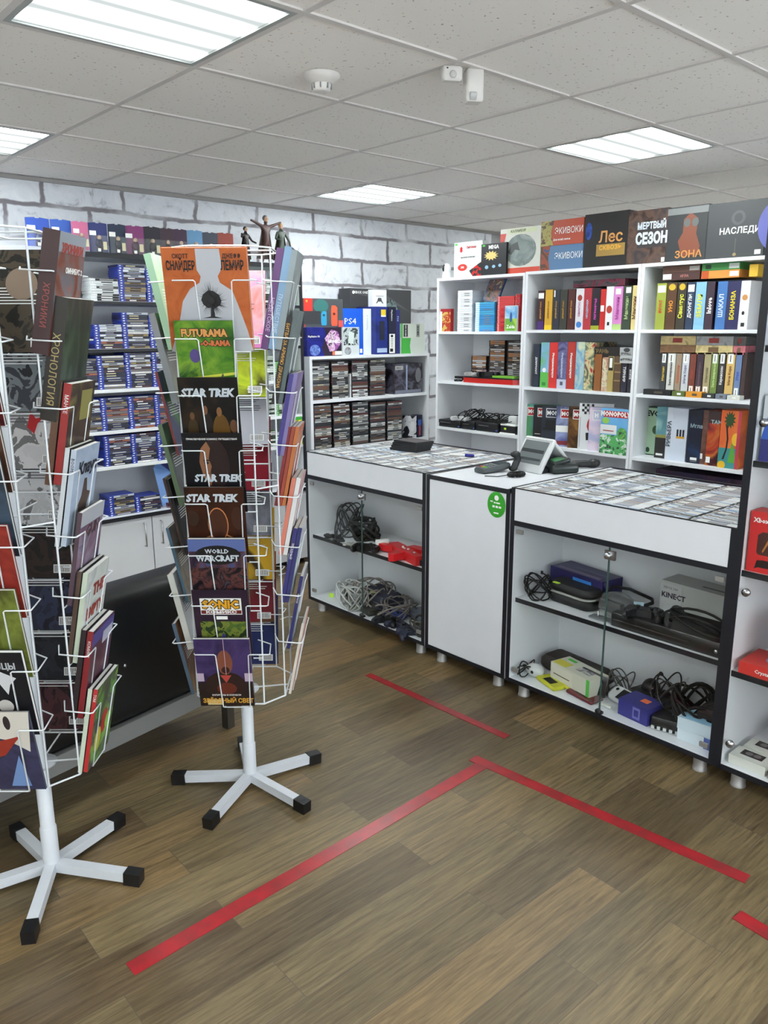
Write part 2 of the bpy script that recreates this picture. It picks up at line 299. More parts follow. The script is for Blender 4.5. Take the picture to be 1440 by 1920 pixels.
# light panels
def lamp_mat():
    m = bpy.data.materials.new('lit_diffuser'); m.use_nodes = True; nt = m.node_tree; L = nt.links.new; nt.nodes.clear()
    o = nt.nodes.new('ShaderNodeOutputMaterial'); e = nt.nodes.new('ShaderNodeEmission'); tc = nt.nodes.new('ShaderNodeTexCoord'); s = nt.nodes.new('ShaderNodeSeparateXYZ')
    def ma(op, a, b=None, c=None):
        n = nt.nodes.new('ShaderNodeMath'); n.operation = op
        for k, v in enumerate((a, b, c)):
            if v is None: continue
            if isinstance(v, (int, float)): n.inputs[k].default_value = v
            else: L(v, n.inputs[k])
        return n.outputs[0]
    L(tc.outputs['Object'], s.inputs[0])
    c = ma('MULTIPLY', ma('COSINE', ma('MULTIPLY', s.outputs['Y'], 2*pi/.14)), -1)
    c = ma('MULTIPLY_ADD', c, .5, .5); c = ma('POWER', c, 2.2)
    # tubes end short of the frame
    ex = ma('SMOOTH_MIN', ma('MULTIPLY', ma('SUBTRACT', .285, ma('ABSOLUTE', s.outputs['X'])), 14), 1.0, .2); c = ma('MULTIPLY', c, ma('MAXIMUM', ex, .25))
    L(ma('MULTIPLY_ADD', c, LAMP_BAND-LAMP_GAP, LAMP_GAP), e.inputs['Strength'])
    e.inputs['Color'].default_value = (.93, 1.0, 1.0, 1); L(e.outputs[0], o.inputs[0]); return m
LM = lamp_mat(); FRM = M((150, 154, 152), .4)
LN = {(-1, 1): 'nearest square ceiling light panel at the top left of the photo', (-1, -2): 'ceiling light panel cut by the left edge of the photo',
      (3, -2): 'farthest small ceiling light panel above the brick corner', (3, 1): 'ceiling light panel above the right-hand shelf row'}
LO = {(-5, 1): 'ceiling light panel nearest the shop window', (-5, -2): 'ceiling light panel in the unseen corner by the window', (-5, 4): 'ceiling light panel behind the camera by the window', (7, -2): 'ceiling light panel beyond the shelf row, far corner', (7, 1): 'ceiling light panel beyond the shelf row, nearer one'}
for k, (i, j) in enumerate(LIGHTS):
    x, y = X0+TS*(i+.5), Y0-TS*(j+.5)
    t = thing('ceiling_light', LN.get((i, j)) or LO.get((i, j)) or 'ceiling light panel in the unseen part of the shop', 'ceiling light', (x, y, CEIL), 0, 'square four-tube ceiling lights')
    b = MB()
    for s in (-1, 1):
        b.box((-.289, s*.281-.008, -.004), (.289, s*.281+.008, .015), FRM); b.box((s*.281-.008, -.273, -.004), (s*.281+.008, .273, .015), FRM)
    b.obj('frame', t)
    b = MB(); b.box((-.273, -.273, .002), (.273, .273, .006), LM); b.obj('diffuser', t)
# smoke detector and motion sensors
t = thing('smoke_detector', 'round white smoke detector on a ceiling tile', 'smoke detector', (1.779, 2.3, CEIL))
W2 = M((214, 210, 206), .5)
b = MB(); b.lathe([(.062, 0), (.062, -.006), (.05, -.018), (.034, -.028)], W2, 28); b.obj('base', t)
b = MB(); b.lathe([(.03, -.026), (.032, -.034), (.028, -.05), (.012, -.052), (0.0001, -.052)], W2, 24)
for k in range(8): b.T = Matrix.Rotation(k*pi/4, 4, 'Z'); b.box((.026, -.002, -.046), (.034, .002, -.03), GREY)
b.obj('sensor_head', t)
t = thing('motion_sensor', 'small boxy white sensor on the ceiling, left of the taller one', 'sensor', (2.045, 1.955, CEIL), R(-30))
b = MB(); b.rbox((-.035, -.02, -.045), (.035, .02, 0), W2, .012); b.obj('housing', t)
b = MB(); b.ball((0, -.022, -.028), (.012, .006, .012), M((190, 188, 186), .3)); b.box((-.022, -.0206, -.012), (-.016, -.0196, -.008), BLACK); b.obj('lens', t)
t = thing('motion_sensor', 'taller white motion sensor on the ceiling with a tilted face', 'sensor', (2.125, 1.93, CEIL), R(-30))
b = MB(); b.rbox((-.03, -.025, -.1), (.03, .03, 0), W2, .01); b.obj('housing', t)
b = MB(); b.T = Matrix.Translation((-.008, -.026, -.085)) @ Matrix.Rotation(R(25), 4, 'X'); b.rbox((-.012, -.006, -.012), (.012, .006, .012), M((180, 180, 180), .3), .004); b.obj('lens', t)
# red floor tape
def tape_mat():
    m = bpy.data.materials.new('floor_tape'); m.use_nodes = True; nt = m.node_tree; b = nt.nodes['Principled BSDF']; L = nt.links.new
    tc = nt.nodes.new('ShaderNodeTexCoord'); n = nt.nodes.new('ShaderNodeTexNoise'); n.inputs['Scale'].default_value = 14; n.inputs['Detail'].default_value = 8; L(tc.outputs['Object'], n.inputs['Vector'])
    r = nt.nodes.new('ShaderNodeValToRGB'); e = r.color_ramp.elements; e[0].position = .35; e[0].color = rgb((138, 40, 44)); e[1].position = .6; e[1].color = rgb((166, 34, 42))
    L(n.outputs['Fac'], r.inputs[0]); L(r.outputs[0], b.inputs['Base Color']); b.inputs['Roughness'].default_value = .3
    return m
TP = tape_mat()
TZ = [0]
def tape(label, a, b_, w=.048):
    TZ[0] += .0004
    a, b_ = Vector((*a, 0)), Vector((*b_, 0)); d = (b_-a).normalized(); n = Vector((-d.y, d.x, 0))*w/2; L = (b_-a).length
    m = MB(); N = 14; vs = []; fs = []
    for k in range(N+1):
        p = d*(L*k/N); e = random.uniform(-.002, .002)
        for q in (p+n+n*e*10, p-n+n*e*10): vs += [(q.x, q.y, .0), (q.x, q.y, .001+TZ[0])]
    for k in range(N):
        o = 4*k; fs += [(o+1, o+3, o+7, o+5), (o, o+1, o+5, o+4), (o+2, o+6, o+7, o+3)]
    m.add(vs, fs, TP); tag(m.obj('floor_tape', None, (a.x, a.y, 0)), label, 'floor tape', 'red tape lines on the floor')
tape('long red tape line running up the middle of the floor', (.655, 1.728), (2.12, 1.772), .052)
tape('red tape line from the T corner towards the tall case', (2.09, 1.83), (2.19, .81), .048)
tape('short faded red tape line nearest the counters', (2.283, 2.675), (2.315, 1.842), .036)
tape('end of a red tape line cut by the right edge of the photo', (2.02, .765), (1.97, .2), .048)
# ================================================================ counters (fronts face -X at x = 2.62)
XF = 2.62
def counter(name, label, ya, yb, top=.945, kind='glass', doors=2):
    """ya > yb: left and right ends as seen. Local frame: X to the right, front at Y = 0"""
    wd = ya-yb; t = thing(name, label, 'counter', (XF, (ya+yb)/2, 0), RZ)
    D = .76; h = wd/2; z0 = .065
    for k, s in enumerate((-1, 1)):
        b = MB(); x = s*(h-.009); b.box((x-.009, .002, z0), (x+.009, D, top), WHITEP); p = b.obj('side_panel', t)
        e = MB(); e.box((x-.010, -.001, z0), (x+.010, .002, top), BLK); tag(e.obj('edge_strip', p), 'black edging')
    b = MB(); b.box((-h+.018, D-.012, z0), (h-.018, D, top-.02), WHITEP); b.obj('back_panel', t)
    if kind == 'glass': b = MB(); b.box((-h+.018, .372, z0+.018), (h-.018, .384, top-.1455), WHITEP); b.obj('inner_partition', t)
    b = MB(); b.box((-h+.018, .002, z0), (h-.018, D-.012, z0+.018), WHITEP); b.box((-h+.018, -.001, z0), (h-.018, .002, z0+.018), BLK); b.obj('bottom_panel', t)
    for sx in (-1, 1):
        for y in (.05, D-.08):
            b = MB(); b.lathe([(.027, 0), (.027, .006), (.025, .008), (.025, z0)], BRUSHED, 16, (sx*(h-.07), y, 0)); b.obj('foot', t)
    if kind == 'glass':
        b = MB(); b.box((-h+.018, 0, .815), (h-.018, .018, top-.001), LACQ); b.obj('fascia', t)
        b = MB(); b.box((-h+.018, .018, top-.1455), (h-.018, D-.012, top-.1295), WHITEP); b.box((-h+.018, -.0012, .792), (h-.018, .018, .813), BLK); b.obj('case_tray', t)
        b = MB(); b.box((-h+.018, .03, .438), (h-.018, .372, .456), WHITEP)
        p = b.obj('shelf', t); e = MB(); e.box((-h+.018, .028, .437), (h-.018, .03, .457), BLK); tag(e.obj('edge_strip', p), 'black edging')
        b = MB(); b.box((-h, -.0015, top-.001), (h, .006, top+.003), BLK); b.box((-h, D-.014, top-.001), (h, D, top+.003), BLK); b.box((-h, .006, top-.001), (-h+.006, D-.014, top+.003), BLK); b.box((h-.006, .006, top-.001), (h, D-.014, top+.003), BLK); b.obj('top_rim', t)
        for s in (-1, 1):
            b = MB(); b.box((min(s*.0015, s*(h-.02)), .006, z0+.022), (max(s*.0015, s*(h-.02)), .011, .788), GLASS()); p = b.obj('glass_door', t)
            e = MB(); e.box((s*.0015-.0012, .0055, z0+.022), (s*.0015+.0012, .0115, .788), M((60, 84, 78), .3)); tag(e.obj('glass_edge', p), 'dark green polished glass edge')
            for zz in (.125, .765):
                e = MB(); e.box((s*(h-.045)-.016, .0045, zz-.009), (s*(h-.045)+.016, .014, zz+.009), BRUSHED); e.obj('hinge', p)
        b = MB(); b.T = Matrix.Translation((0, .004, .757)) @ Matrix.Rotation(pi/2, 4, 'X'); b.lathe([(.014, 0), (.014, .012), (.011, .018), (.0001, .018)], CHROME, 18); b.T = Matrix.Identity(4)
        b.box((-.018, .002, .74), (.028, .013, .776), CHROME); b.obj('door_lock', t)
        b = MB(); b.T = Matrix.Translation((0, .004, z0+.03)) @ Matrix.Rotation(pi/2, 4, 'X'); b.lathe([(.012, 0), (.012, .01), (.0001, .01)], DARK, 14); b.T = Matrix.Identity(4); b.box((-.016, .0, z0+.02), (.016, .014, z0+.03), DARK); b.obj('door_stop', t)
    else:
        b = MB(); b.box((-h+.02, 0, z0+.02), (h-.02, .018, top-.022), LACQ); b.obj('door', t)
        b = MB(); b.box((-h, 0, top-.018), (h, D, top), LACQ); p = b.obj('countertop', t)
        e = MB(); e.box((-h, -.0015, top-.02), (h, 0, top+.0004), BLK); tag(e.obj('edge_strip', p), 'black edging')
    return t
cA = counter('display_counter', 'glass-fronted white display counter nearest the brick wall', 3.605, 2.635)
cB = counter('white_counter', 'narrow solid white counter with a green round sticker', 2.625, 2.118, kind='solid')
cC = counter('display_counter', 'glass-fronted white display counter beside the tall glass case', 2.108, 1.135, top=.955)
# round green sticker
b = MB(); b.prism([(.051*cos(2*pi*k/40), .058*sin(2*pi*k/40)) for k in range(40)], 0, .0006, M((52, 158, 40), .4))
st = tag(b.obj('sticker', None, (XF-.0016, 2.19, .867), rot=(pi/2, 0, RZ)), 'round green sticker on the front of the narrow white counter', 'sticker')
b = MB(); b.prism([(.012*cos(2*pi*k/20), .03+.012*sin(2*pi*k/20)) for k in range(20)], .0006, .0009, TXW)
for i, x in enumerate((-.022, -.004, .014)): b.box((x, -.014, .0006), (x+.013, -.005, .0009), TXW)
for x0, x1, y in ((-.035, -.02, .012), (-.015, -.005, .008), (-.002, .02, .008)): b.box((x0, y-.003, .0006), (x1, y+.003, .0009), TXW)
b.box((-.014, -.041, .0006), (.014, -.035, .0009), TXW); b.obj('printed_marks', st)
# tall glass case at the right edge
t = thing('tall_display_case', 'tall black-edged glass display case at the right edge of the photo', 'display case', (XF, .73, 0), RZ)
h = .40; D = .45
for s in (-1, 1):
    b = MB(); x = s*(h-.009); b.box((x-.009, .002, .065), (x+.009, D, 1.955), WHITEP); p = b.obj('side_panel', t)
    e = MB(); e.box((x-.013, -.001, .065), (x+.013, .002, 1.956), BLK); tag(e.obj('edge_strip', p), 'black edging')
b = MB(); b.box((-h+.018, D-.01, .065), (h-.018, D, 1.94), WHITEP); b.obj('back_panel', t)
b = MB(); b.box((-h, 0, 1.94), (h, D, 1.958), WHITEP); b.box((-h, -.002, 1.938), (h, 0, 1.959), BLK); b.obj('top_panel', t)
b = MB(); b.box((-h+.018, .002, .065), (h-.018, D-.01, .083), WHITEP); b.box((-h+.018, -.001, .064), (h-.018, .002, .084), BLK); b.obj('bottom_panel', t)
for z in (.44, .81, 1.19, 1.565):
    b = MB(); b.box((-h+.018, .022, z-.018), (h-.018, D-.01, z), WHITEP); b.box((-h+.018, .018, z-.02), (h-.018, .022, z+.001), BLK); b.obj('shelf', t)
for s in (-1, 1):
    b = MB(); b.box((min(s*.0015, s*(h-.02)), .006, .088), (max(s*.0015, s*(h-.02)), .011, 1.935), GLASS()); p = b.obj('glass_door', t)
    for zz in (.17, .74, 1.32, 1.85):
        e = MB(); e.T = Matrix.Translation((s*(h-.045), .012, zz)) @ Matrix.Rotation(pi/2, 4, 'X'); e.lathe([(.014, 0), (.014, .012), (.0001, .014)], CHROME, 14); e.obj('hinge', p)
for sx in (-1, 1):
    for y in (.05, D-.06):
        b = MB(); b.lathe([(.027, 0), (.027, .006), (.025, .008), (.025, .065)], BRUSHED, 16, (sx*(h-.07), y, 0)); b.obj('foot', t)
# ================================================================ white shelf units of the right-hand row (fronts at x = 4.13)
XU = 4.13; UD = .38
UZ = {1: [.10, .50, .925, 1.255, 1.602], 2: [.10, .50, .885, 1.252, 1.612], 3: [.10, .50, .885, 1.252, 1.612]}
def unit(label, ya, yb, levels, top=1.97):
    wd = ya-yb; h = wd/2; t = thing('shelf_unit', label, 'shelf unit', (XU, (ya+yb)/2, 0), RZ, 'white open shelf units of the right-hand row')
    for s in (-1, 1):
        b = MB(); x = s*(h-.009); b.box((x-.009, 0, 0), (x+.009, UD, top), WHITEP); b.obj('side_panel', t)
    b = MB(); b.box((-h, -.001, top-.018), (h, UD, top), WHITEP); b.obj('top_panel', t)
    b = MB(); b.box((-h+.018, UD-.006, 0), (h-.018, UD, top-.018), WHITEP); b.obj('back_panel', t)
    for z in levels:
        b = MB(); b.box((-h+.018, .002, z-.018), (h-.018, UD-.006, z), WHITEP); b.obj('shelf', t)
    return t
YU = {1: (4.055, 3.275), 2: (3.272, 2.462), 3: (2.459, 1.655)}
unit('white open shelf unit nearest the brick corner, holding consoles and small game cases', *YU[1], UZ[1], 1.965)
unit('white open shelf unit in the middle of the right-hand row, board games on three shelves', *YU[2], UZ[2])
unit('white open shelf unit beside the tall glass case, board games on three shelves', *YU[3], UZ[3])
# ================================================================ low white unit against the brick wall (front at y = 4.40)
t = thing('shelf_unit', 'low white shelf unit against the brick wall, full of dark game cases', 'shelf unit', (3.83, 4.40, 0))
MX0, MX1 = 3.255, 4.405
for x in (MX0, MX1-.022):
    b = MB(); b.box((x-3.83, 0, 0), (x-3.83+.022, .38, 1.42), WHITEP); b.obj('side_panel', t)
b = MB(); b.box((MX0-3.83, .374, 0), (MX1-3.83, .38, 1.40), WHITEP); b.obj('back_panel', t)
b = MB(); b.box((MX0-3.83, -.002, 1.418), (MX1-3.83, .38, 1.438), WHITEP); b.obj('top_panel', t)
for z in (.12, .46, .79, 1.14):
    b = MB(); b.box((MX0-3.808, .001, z-.022), (MX1-3.852, .374, z), WHITEP); b.obj('shelf', t)
# ================================================================ tall wall case with doors below (front at y = 4.40)
LY = 4.40; LZ = [.85, 1.055, 1.29, 1.515, 1.775]
t = thing('wall_cabinet', 'tall white wall cabinet with black-edged shelves above and white doors below', 'cabinet', (2.41, LY, 0))
def lb(x0, x1): return x0-2.41, x1-2.41
for x in (1.63, 2.412, 3.187):
    b = MB(); a, c = lb(x, x+.018); b.box((a, .002, .55), (c, .38, 2.03), WHITEP); p = b.obj('side_panel', t)
    e = MB(); e.box((a-.003, -.001, .55), (c+.003, .002, 2.03), BLK); tag(e.obj('edge_strip', p), 'black edging')
b = MB(); b.box((-.78, .374, .1), (.797, .38, 2.03), WHITEP); b.obj('back_panel', t)
b = MB(); b.box((-.78, .003, 2.012), (.797, .38, 2.03), WHITEP); b.box((-.78, -.003, 2.006), (.797, .003, 2.033), BLK); b.obj('top_panel', t)
for (x0, x1) in ((1.648, 2.412), (2.43, 3.187)):
    a, c = lb(x0, x1)
    for z in LZ:
        b = MB(); b.box((a, .004, z-.018), (c, .374, z), WHITEP); p = b.obj('shelf', t)
        e = MB(); e.box((a, .001, z-.019), (c, .004, z-.001), BLK if z > 1.3 else M((236, 238, 240), .4)); e.obj('edge_strip', p)
b = MB(); b.box((-.79, -.04, .535), (.80, .38, .553), LACQ); p = b.obj('countertop', t)
e = MB(); e.box((-.79, -.042, .53), (.80, -.04, .5535), BLK); tag(e.obj('edge_strip', p), 'black edging')
b = MB(); b.box((-.78, 0, .04), (-.762, .374, .535), WHITEP); b.box((.78, 0, .04), (.797, .374, .535), WHITEP); b.box((-.78, 0, .04), (.797, .374, .058), WHITEP); b.box((-.76, -.004, .04), (.79, .0, .53), DARK); b.obj('carcass', t)
b = MB(); b.box((-.76, .04, 0), (.78, .055, .05), BLK); b.obj('plinth', t)
for i, (x0, x1) in enumerate(((1.635, 2.029), (2.036, 2.42), (2.427, 2.812), (2.819, 3.203))):
    a, c = lb(x0, x1); b = MB(); b.box((a, -.022, .045), (c, -.004, .526), LACQ); p = b.obj('door', t)
    hx = c-.05 if i % 2 == 0 else a+.05
    e = MB(); e.tube([(hx, -.023, .35), (hx, -.045, .35), (hx, -.045, .49), (hx, -.023, .49)], .005, CHROME, 8); tag(e.obj('handle', p), 'chrome bar handle')
b = MB(); b.box((1.32, 4.42, 2.0), (1.625, 4.79, 2.045), M((170, 174, 182), .5)); tag(b.obj('wall_shelf'), 'short grey wall shelf beside the wall cabinet top', 'shelf')
# ================================================================ black leather sofa, seen from behind
t = thing('sofa', 'black leather sofa with a grey bottom rail, seen from behind the wire racks', 'sofa', (1.20, 2.585, 0), R(11.4))
def softbox(a, b_, mat, r=.04, n=5):
    m = MB(); x0, y0, z0 = a; x1, y1, z1 = b_; sec = []
    for (cy, cz, a0) in ((y1-r, z1-r, 0), (y0+r, z1-r, pi/2), (y0+r, z0+r, pi), (y1-r, z0+r, 1.5*pi)):
        for k in range(n+1): q = a0+pi/2*k/n; sec.append((cy+r*cos(q), cz+r*sin(q)))
    xs = [(x0, .55), (x0+r*.3, .85), (x0+r, 1), (x1-r, 1), (x1-r*.3, .85), (x1, .55)]; cy, cz = (y0+y1)/2, (z0+z1)/2; N = len(sec); vs = []
    for x, s in xs: vs += [(x, cy+(y-cy)*(1-(1-s)*r*2/(y1-y0)), cz+(z-cz)*(1-(1-s)*r*2/(z1-z0))) for y, z in sec]
    m.add(vs, [(l*N+i, (l+1)*N+i, (l+1)*N+(i+1) % N, l*N+(i+1) % N) for l in range(5) for i in range(N)]+[tuple(range(N)), tuple(range(5*N, 6*N))[::-1]], mat, True); return m
LEA = M((13, 15, 17), .42)
softbox((-1.0, 0, .23), (.36, .17, .735), LEA, .06).obj('backrest', t)
softbox((-.88, .17, .24), (.24, .60, .40), LEA, .05).obj('seat_cushion', t)
softbox((-1.0, .165, .24), (-.86, .60, .44), LEA, .05).obj('armrest', t); softbox((.22, .165, .24), (.36, .60, .44), LEA, .05).obj('armrest', t)
b = MB(); b.box((-1.0, .005, .165), (.36, .03, .232), M((118, 118, 116), .5)); b.box((-1.0, .03, .17), (.36, .58, .23), M((60, 60, 60), .6)); b.obj('base_rail', t)
for x in (-.95, .33):
    for y in (.03, .55): b = MB(); b.box((x-.018, y-.018, 0), (x+.018, y+.018, .17), M((90, 86, 80), .4, .6)); b.obj('leg', t)
b = MB(); b.ball((-.16, -.002, .46), .007, CHROME); b.obj('stud', t)
# ================================================================ wire book racks
WIRE = M((224, 228, 232), .35); PAINT = M((208, 212, 218), .35)
ZB = .395; ZH = [.60+.1655*(7-k) for k in range(8)]; A0 = .15; FACES = (-132, -42, 48, 138)
def rack(label, x, y, foot_a):
    t = thing('wire_book_rack', label, 'book rack', (x, y, 0), 0, 'rotating white wire book racks')
    b = MB(); b.lathe([(.021, .06), (.021, .3), (.019, .301), (.019, 1.865), (.0001, 1.866)], PAINT, 20); b.obj('pole', t)
    b = MB(); b.lathe([(.024, .02), (.024, .165), (.021, .17)], PAINT, 20); b.obj('collar', t); b = MB(); b.lathe([(.0001, .375), (.045, .375), (.045, .383), (.0001, .383)], PAINT, 24); b.obj('support_disc', t)
    for k in range(5):
        T = Matrix.Rotation(R(foot_a+72*k), 4, 'Z'); b = MB(); b.T = T @ Matrix.Rotation(R(3), 4, 'Y'); b.box((.012, -.0155, .022), (.262, .0155, .052), PAINT); p = b.obj('leg', t)
        e = MB(); e.T = b.T; e.box((.235, -.0185, .015), (.285, .0185, .055), BLACK); tag(e.obj('end_cap', p), 'black rubber end cap')
    b = MB(); rw = .0021
    for fa in FACES:                        # cage: two uprights, cross wires, hooks
        n = Vector((cos(R(fa)), sin(R(fa)), 0)); u = Vector((-n.y, n.x, 0))
        P = lambda uu, nn, z: n*nn+u*uu+Vector((0, 0, z))
        for s in (-1, 1): b.tube([P(s*.088, A0, ZB), P(s*.088, A0, 1.86)], .0028, WIRE)
        for z in (ZB, 1.16, 1.86): b.tube([P(-.088, A0, z), P(.088, A0, z)], .0028, WIRE)
        n2 = Vector((cos(R(fa+90)), sin(R(fa+90)), 0)); u2 = Vector((-n2.y, n2.x, 0))
        for z in (ZB, 1.86, 1.13): b.tube([P(.088, A0, z), n2*A0-u2*.088+Vector((0, 0, z))], .0028, WIRE)
        for z, r0 in ((ZB, .02), (1.13, .02), (1.86, .02)): b.tube([n*r0+Vector((0, 0, z+(.0 if z > 1 else -.012))), P(0, A0, z)], .0028, WIRE)
    b.obj('cage', t)
    for fa in FACES:
        n = Vector((cos(R(fa)), sin(R(fa)), 0)); u = Vector((-n.y, n.x, 0)); P = lambda uu, nn, z: n*nn+u*uu+Vector((0, 0, z))
        for z in ZH:
            zb = z-.205; b = MB()
            b.tube([P(-.07, A0-.03, z+.012), P(-.115, A0-.012, z+.004), P(-.122, A0+.06, z), P(-.118, A0+.066, z), P(-.058, A0+.066, z), P(-.053, A0+.064, z-.004), P(-.045, A0+.022, zb), P(-.04, A0+.02, zb-.002),
                    P(.04, A0+.02, zb-.002), P(.045, A0+.022, zb), P(.053, A0+.064, z-.004), P(.058, A0+.066, z), P(.118, A0+.066, z), P(.122, A0+.06, z), P(.115, A0-.012, z+.004), P(.07, A0-.03, z+.012)], rw, WIRE)
            b.tube([P(-.088, A0+.002, zb), P(.088, A0+.002, zb)], rw, WIRE); b.tube([P(-.04, A0, zb), P(-.04, A0+.02, zb-.002)], rw, WIRE); b.tube([P(.04, A0, zb), P(.04, A0+.02, zb-.002)], rw, WIRE)
            b.obj('pocket', t)
    return t
RK2 = (1.354, 2.253); RK1 = (.639, 2.236)
rack('white wire book rack on the right, its front column of comics facing the camera', *RK2, 64)
rack('white wire book rack at the left edge, nearest the camera', *RK1, 22)
# ---- the books; local frame: X across, Y into the rack, Z up the book; origin at the foot of the front cover
def book(name, label, rk, fa, tier, w, h, th, cover, spine, back, u=-.0, decals=(), texts=(), pages=PAPER, nb=0.0, spine_txt=None, back_txt=True, lean=11.5, cat='book', group=None, spine_side='l'):
    n = Vector((cos(R(fa)), sin(R(fa)), 0)); tt = Vector((-n.y, n.x, 0)); zb = ZH[tier]-.205+.004
    # as seen from outside, right-hand direction is tt when looking along -n: X axis = +tt
    base = Vector((*rk, 0))+n*(A0+.017+th*.35-nb)+tt*u+Vector((0, 0, zb))
    X = tt; Z = (Vector((0, 0, 1))*cos(R(lean))+n*sin(R(lean))).normalized(); Y = Z.cross(X)
    mtx = Matrix(((X.x, Y.x, Z.x, base.x), (X.y, Y.y, Z.y, base.y), (X.z, Y.z, Z.z, base.z), (0, 0, 0, 1)))
    c = .0012; b = MB()
    b.box((-w/2, 0, 0), (w/2, c, h), [spine, spine, cover, cover, cover, cover]); b.box((-w/2, th-c, 0), (w/2, th, h), [spine, spine, back, back, back, back])
    sx = -w/2 if spine_side == 'l' else w/2-c
    b.box((sx, c, 0), (sx+c, th-c, h), spine)
    o = tag(b.obj(name), label, cat, group); o.matrix_world = mtx
    q = MB(); q.box((-w/2+c*(1 if spine_side == 'l' else .0)+.0005, c+.0002, .0015), (w/2-c-.0005, th-c-.0002, h-.0015), pages); q.obj('page_block', o)
    if decals:
        p = MB(); p.T = FM['f'](w, th, h)[0]
        for i, (sh, u0, v0, u1, v1, mt) in enumerate(decals):
            zz = .0002+.00012*i; X_ = lambda q_: (q_-.5)*w
            if sh == 'r': p.box((X_(u0), v0*h, 0), (X_(u1), v1*h, zz), mt)
            elif sh == 'e': p.prism([(X_((u0+u1)/2)+(u1-u0)*w/2*cos(2*pi*k/20), (v0+v1)/2*h+(v1-v0)*h/2*sin(2*pi*k/20)) for k in range(20)], 0, zz, mt)
            else: p.prism([(X_(u0+(u1-u0)*a_), (v0+(v1-v0)*c_)*h) for a_, c_ in sh], 0, zz, mt)
        p.obj('cover_picture', o)
    for tx in texts:
        s_, uu, vv, size, mt = tx[:5]; text(s_, o, FM['f'](w, th, h)[0], (uu-.5)*w, vv*h, size, mt, bold=tx[5] if len(tx) > 5 else .02, sx=tx[6] if len(tx) > 6 else 1, shear=tx[7] if len(tx) > 7 else 0)
    if spine_txt: text(spine_txt[0], o, FM['l'](w, th, h)[0], 0, h*spine_txt[3] if len(spine_txt) > 3 else h*.5, spine_txt[1], spine_txt[2], -pi/2)
    if back_txt:
        p = MB(); p.T = FM['b'](w, th, h)[0]
        p.box((w*.12, h*.05, 0), (w*.40, h*.14, .0003), TXW)
        for k in range(9): p.box((w*.14+k*w*.027, h*.06, .0003), (w*.15+k*w*.027, h*.13, .0005), TXK)
        rnd = random.Random(sum(map(ord, label)) % 999)
        for k in range(6): p.box((-w*.38, h*(.62-.03*k), 0), (w*(.1+rnd.random()*.28), h*(.63-.03*k), .0003), TXW if sum(back_rgb(back)) < 1.2 else M((90, 90, 95), .6))
        p.obj('back_cover_print', o)
    return o
def back_rgb(m):
    for n in m.node_tree.nodes:
        if n.type == 'VALTORGB': return tuple(n.color_ramp.elements[0].color)[:3]
        if n.type == 'MIX': return tuple(n.inputs[6].default_value)[:3]
    return (0, 0, 0)
def fl(*c, **k): return ART(c, **k)
GLD = M((214, 160, 60), .4); ORG = M((206, 104, 36), .4); SIL = M((196, 204, 212), .35)
# right rack, front column
F_ = -132
o = book('graphic_novel', 'large orange graphic novel with a white figure and black tree, atop the right rack', RK2, F_, 0, .245, .295, .02, fl((166, 82, 36), (184, 98, 50), (172, 88, 42), scale=12, seed=1), ORG, ORG, u=-.02,
     decals=[([(.0, 0), (.12, .25), (.2, .5), (.3, .62), (.42, .68), (.44, .74), (.4, .80), (.40, 1), (.68, 1), (.70, .82), (.64, .74), (.66, .68), (.8, .6), (.86, .45), (.95, .2), (1, 0)], 0, 0, 1, .99, M((178, 180, 186), .4)),
             ([(.0, .0), (.40, .06), (.44, .38), (.3, .36), (.08, .5), (.0, .66), (.1, .85), (.38, 1), (.62, .98), (.9, .84), (1, .62), (.92, .46), (.66, .36), (.60, .38), (.62, .06), (1, 0)], .42, .33, .66, .60, M((30, 28, 30), .6))],
     texts=[('СКОТТ', .22, .92, .017, TXK, .02, .8), ('СНАЙДЕР', .215, .83, .034, TXK, .03, .50), ('ДЖЕФФ', .82, .92, .017, TXK, .02, .8), ('ЛЕМИР', .82, .83, .036, TXK, .03, .52)])
b = MB(); b.T = FM['f'](.245, .02, .295)[0]; rnd = random.Random(4)
for k in range(110):
    a_ = rnd.uniform(0, 2*pi); r0 = .010; r1 = rnd.uniform(.030, .050); cx_, cz_ = .010, .148
    b.prism([(cx_+r0*cos(a_-.07), cz_+r0*sin(a_-.07)), (cx_+r0*cos(a_+.07), cz_+r0*sin(a_+.07)), (cx_+r1*cos(a_+.25), cz_+r1*1.1*sin(a_+.25))], 0, .0007, M((30, 28, 30), .6))
b.obj('printed_tree', o)
fc = book('comic_book', 'green comic with an orange title in the right rack, second from the top', RK2, F_, 1, .172, .258, .006, fl((36, 74, 30), (74, 124, 34), (120, 156, 50), (46, 86, 36), scale=9, seed=2), GREEN, M((60, 90, 50), .4), u=-.035,
     decals=[([(0, 0), (1, .25), (1, .35), (0, .1)], 0, .3, 1, .62, M((214, 216, 80), .4)), ('e', .3, -.02, .75, .16, M((190, 74, 30), .4)), ('e', .22, .52, .4, .68, M((84, 70, 130), .4)), ([(.0, .1), (.1, 0), (1, .9), (.9, 1)], .6, .14, .78, .4, M((90, 96, 80), .4))],
     texts=[])
FT = FM['f'](.172, .006, .258)[0]; outlined('FUTURAMA', fc, FT, 0, .86*.258, .030, M((216, 150, 80), .4), TXK, .86); outlined('-O-RAMA', fc, FT, .18*.172, .745*.258, .023, M((206, 110, 60), .4), TXK, .9)
ST = dict(u=-.03, group=None)
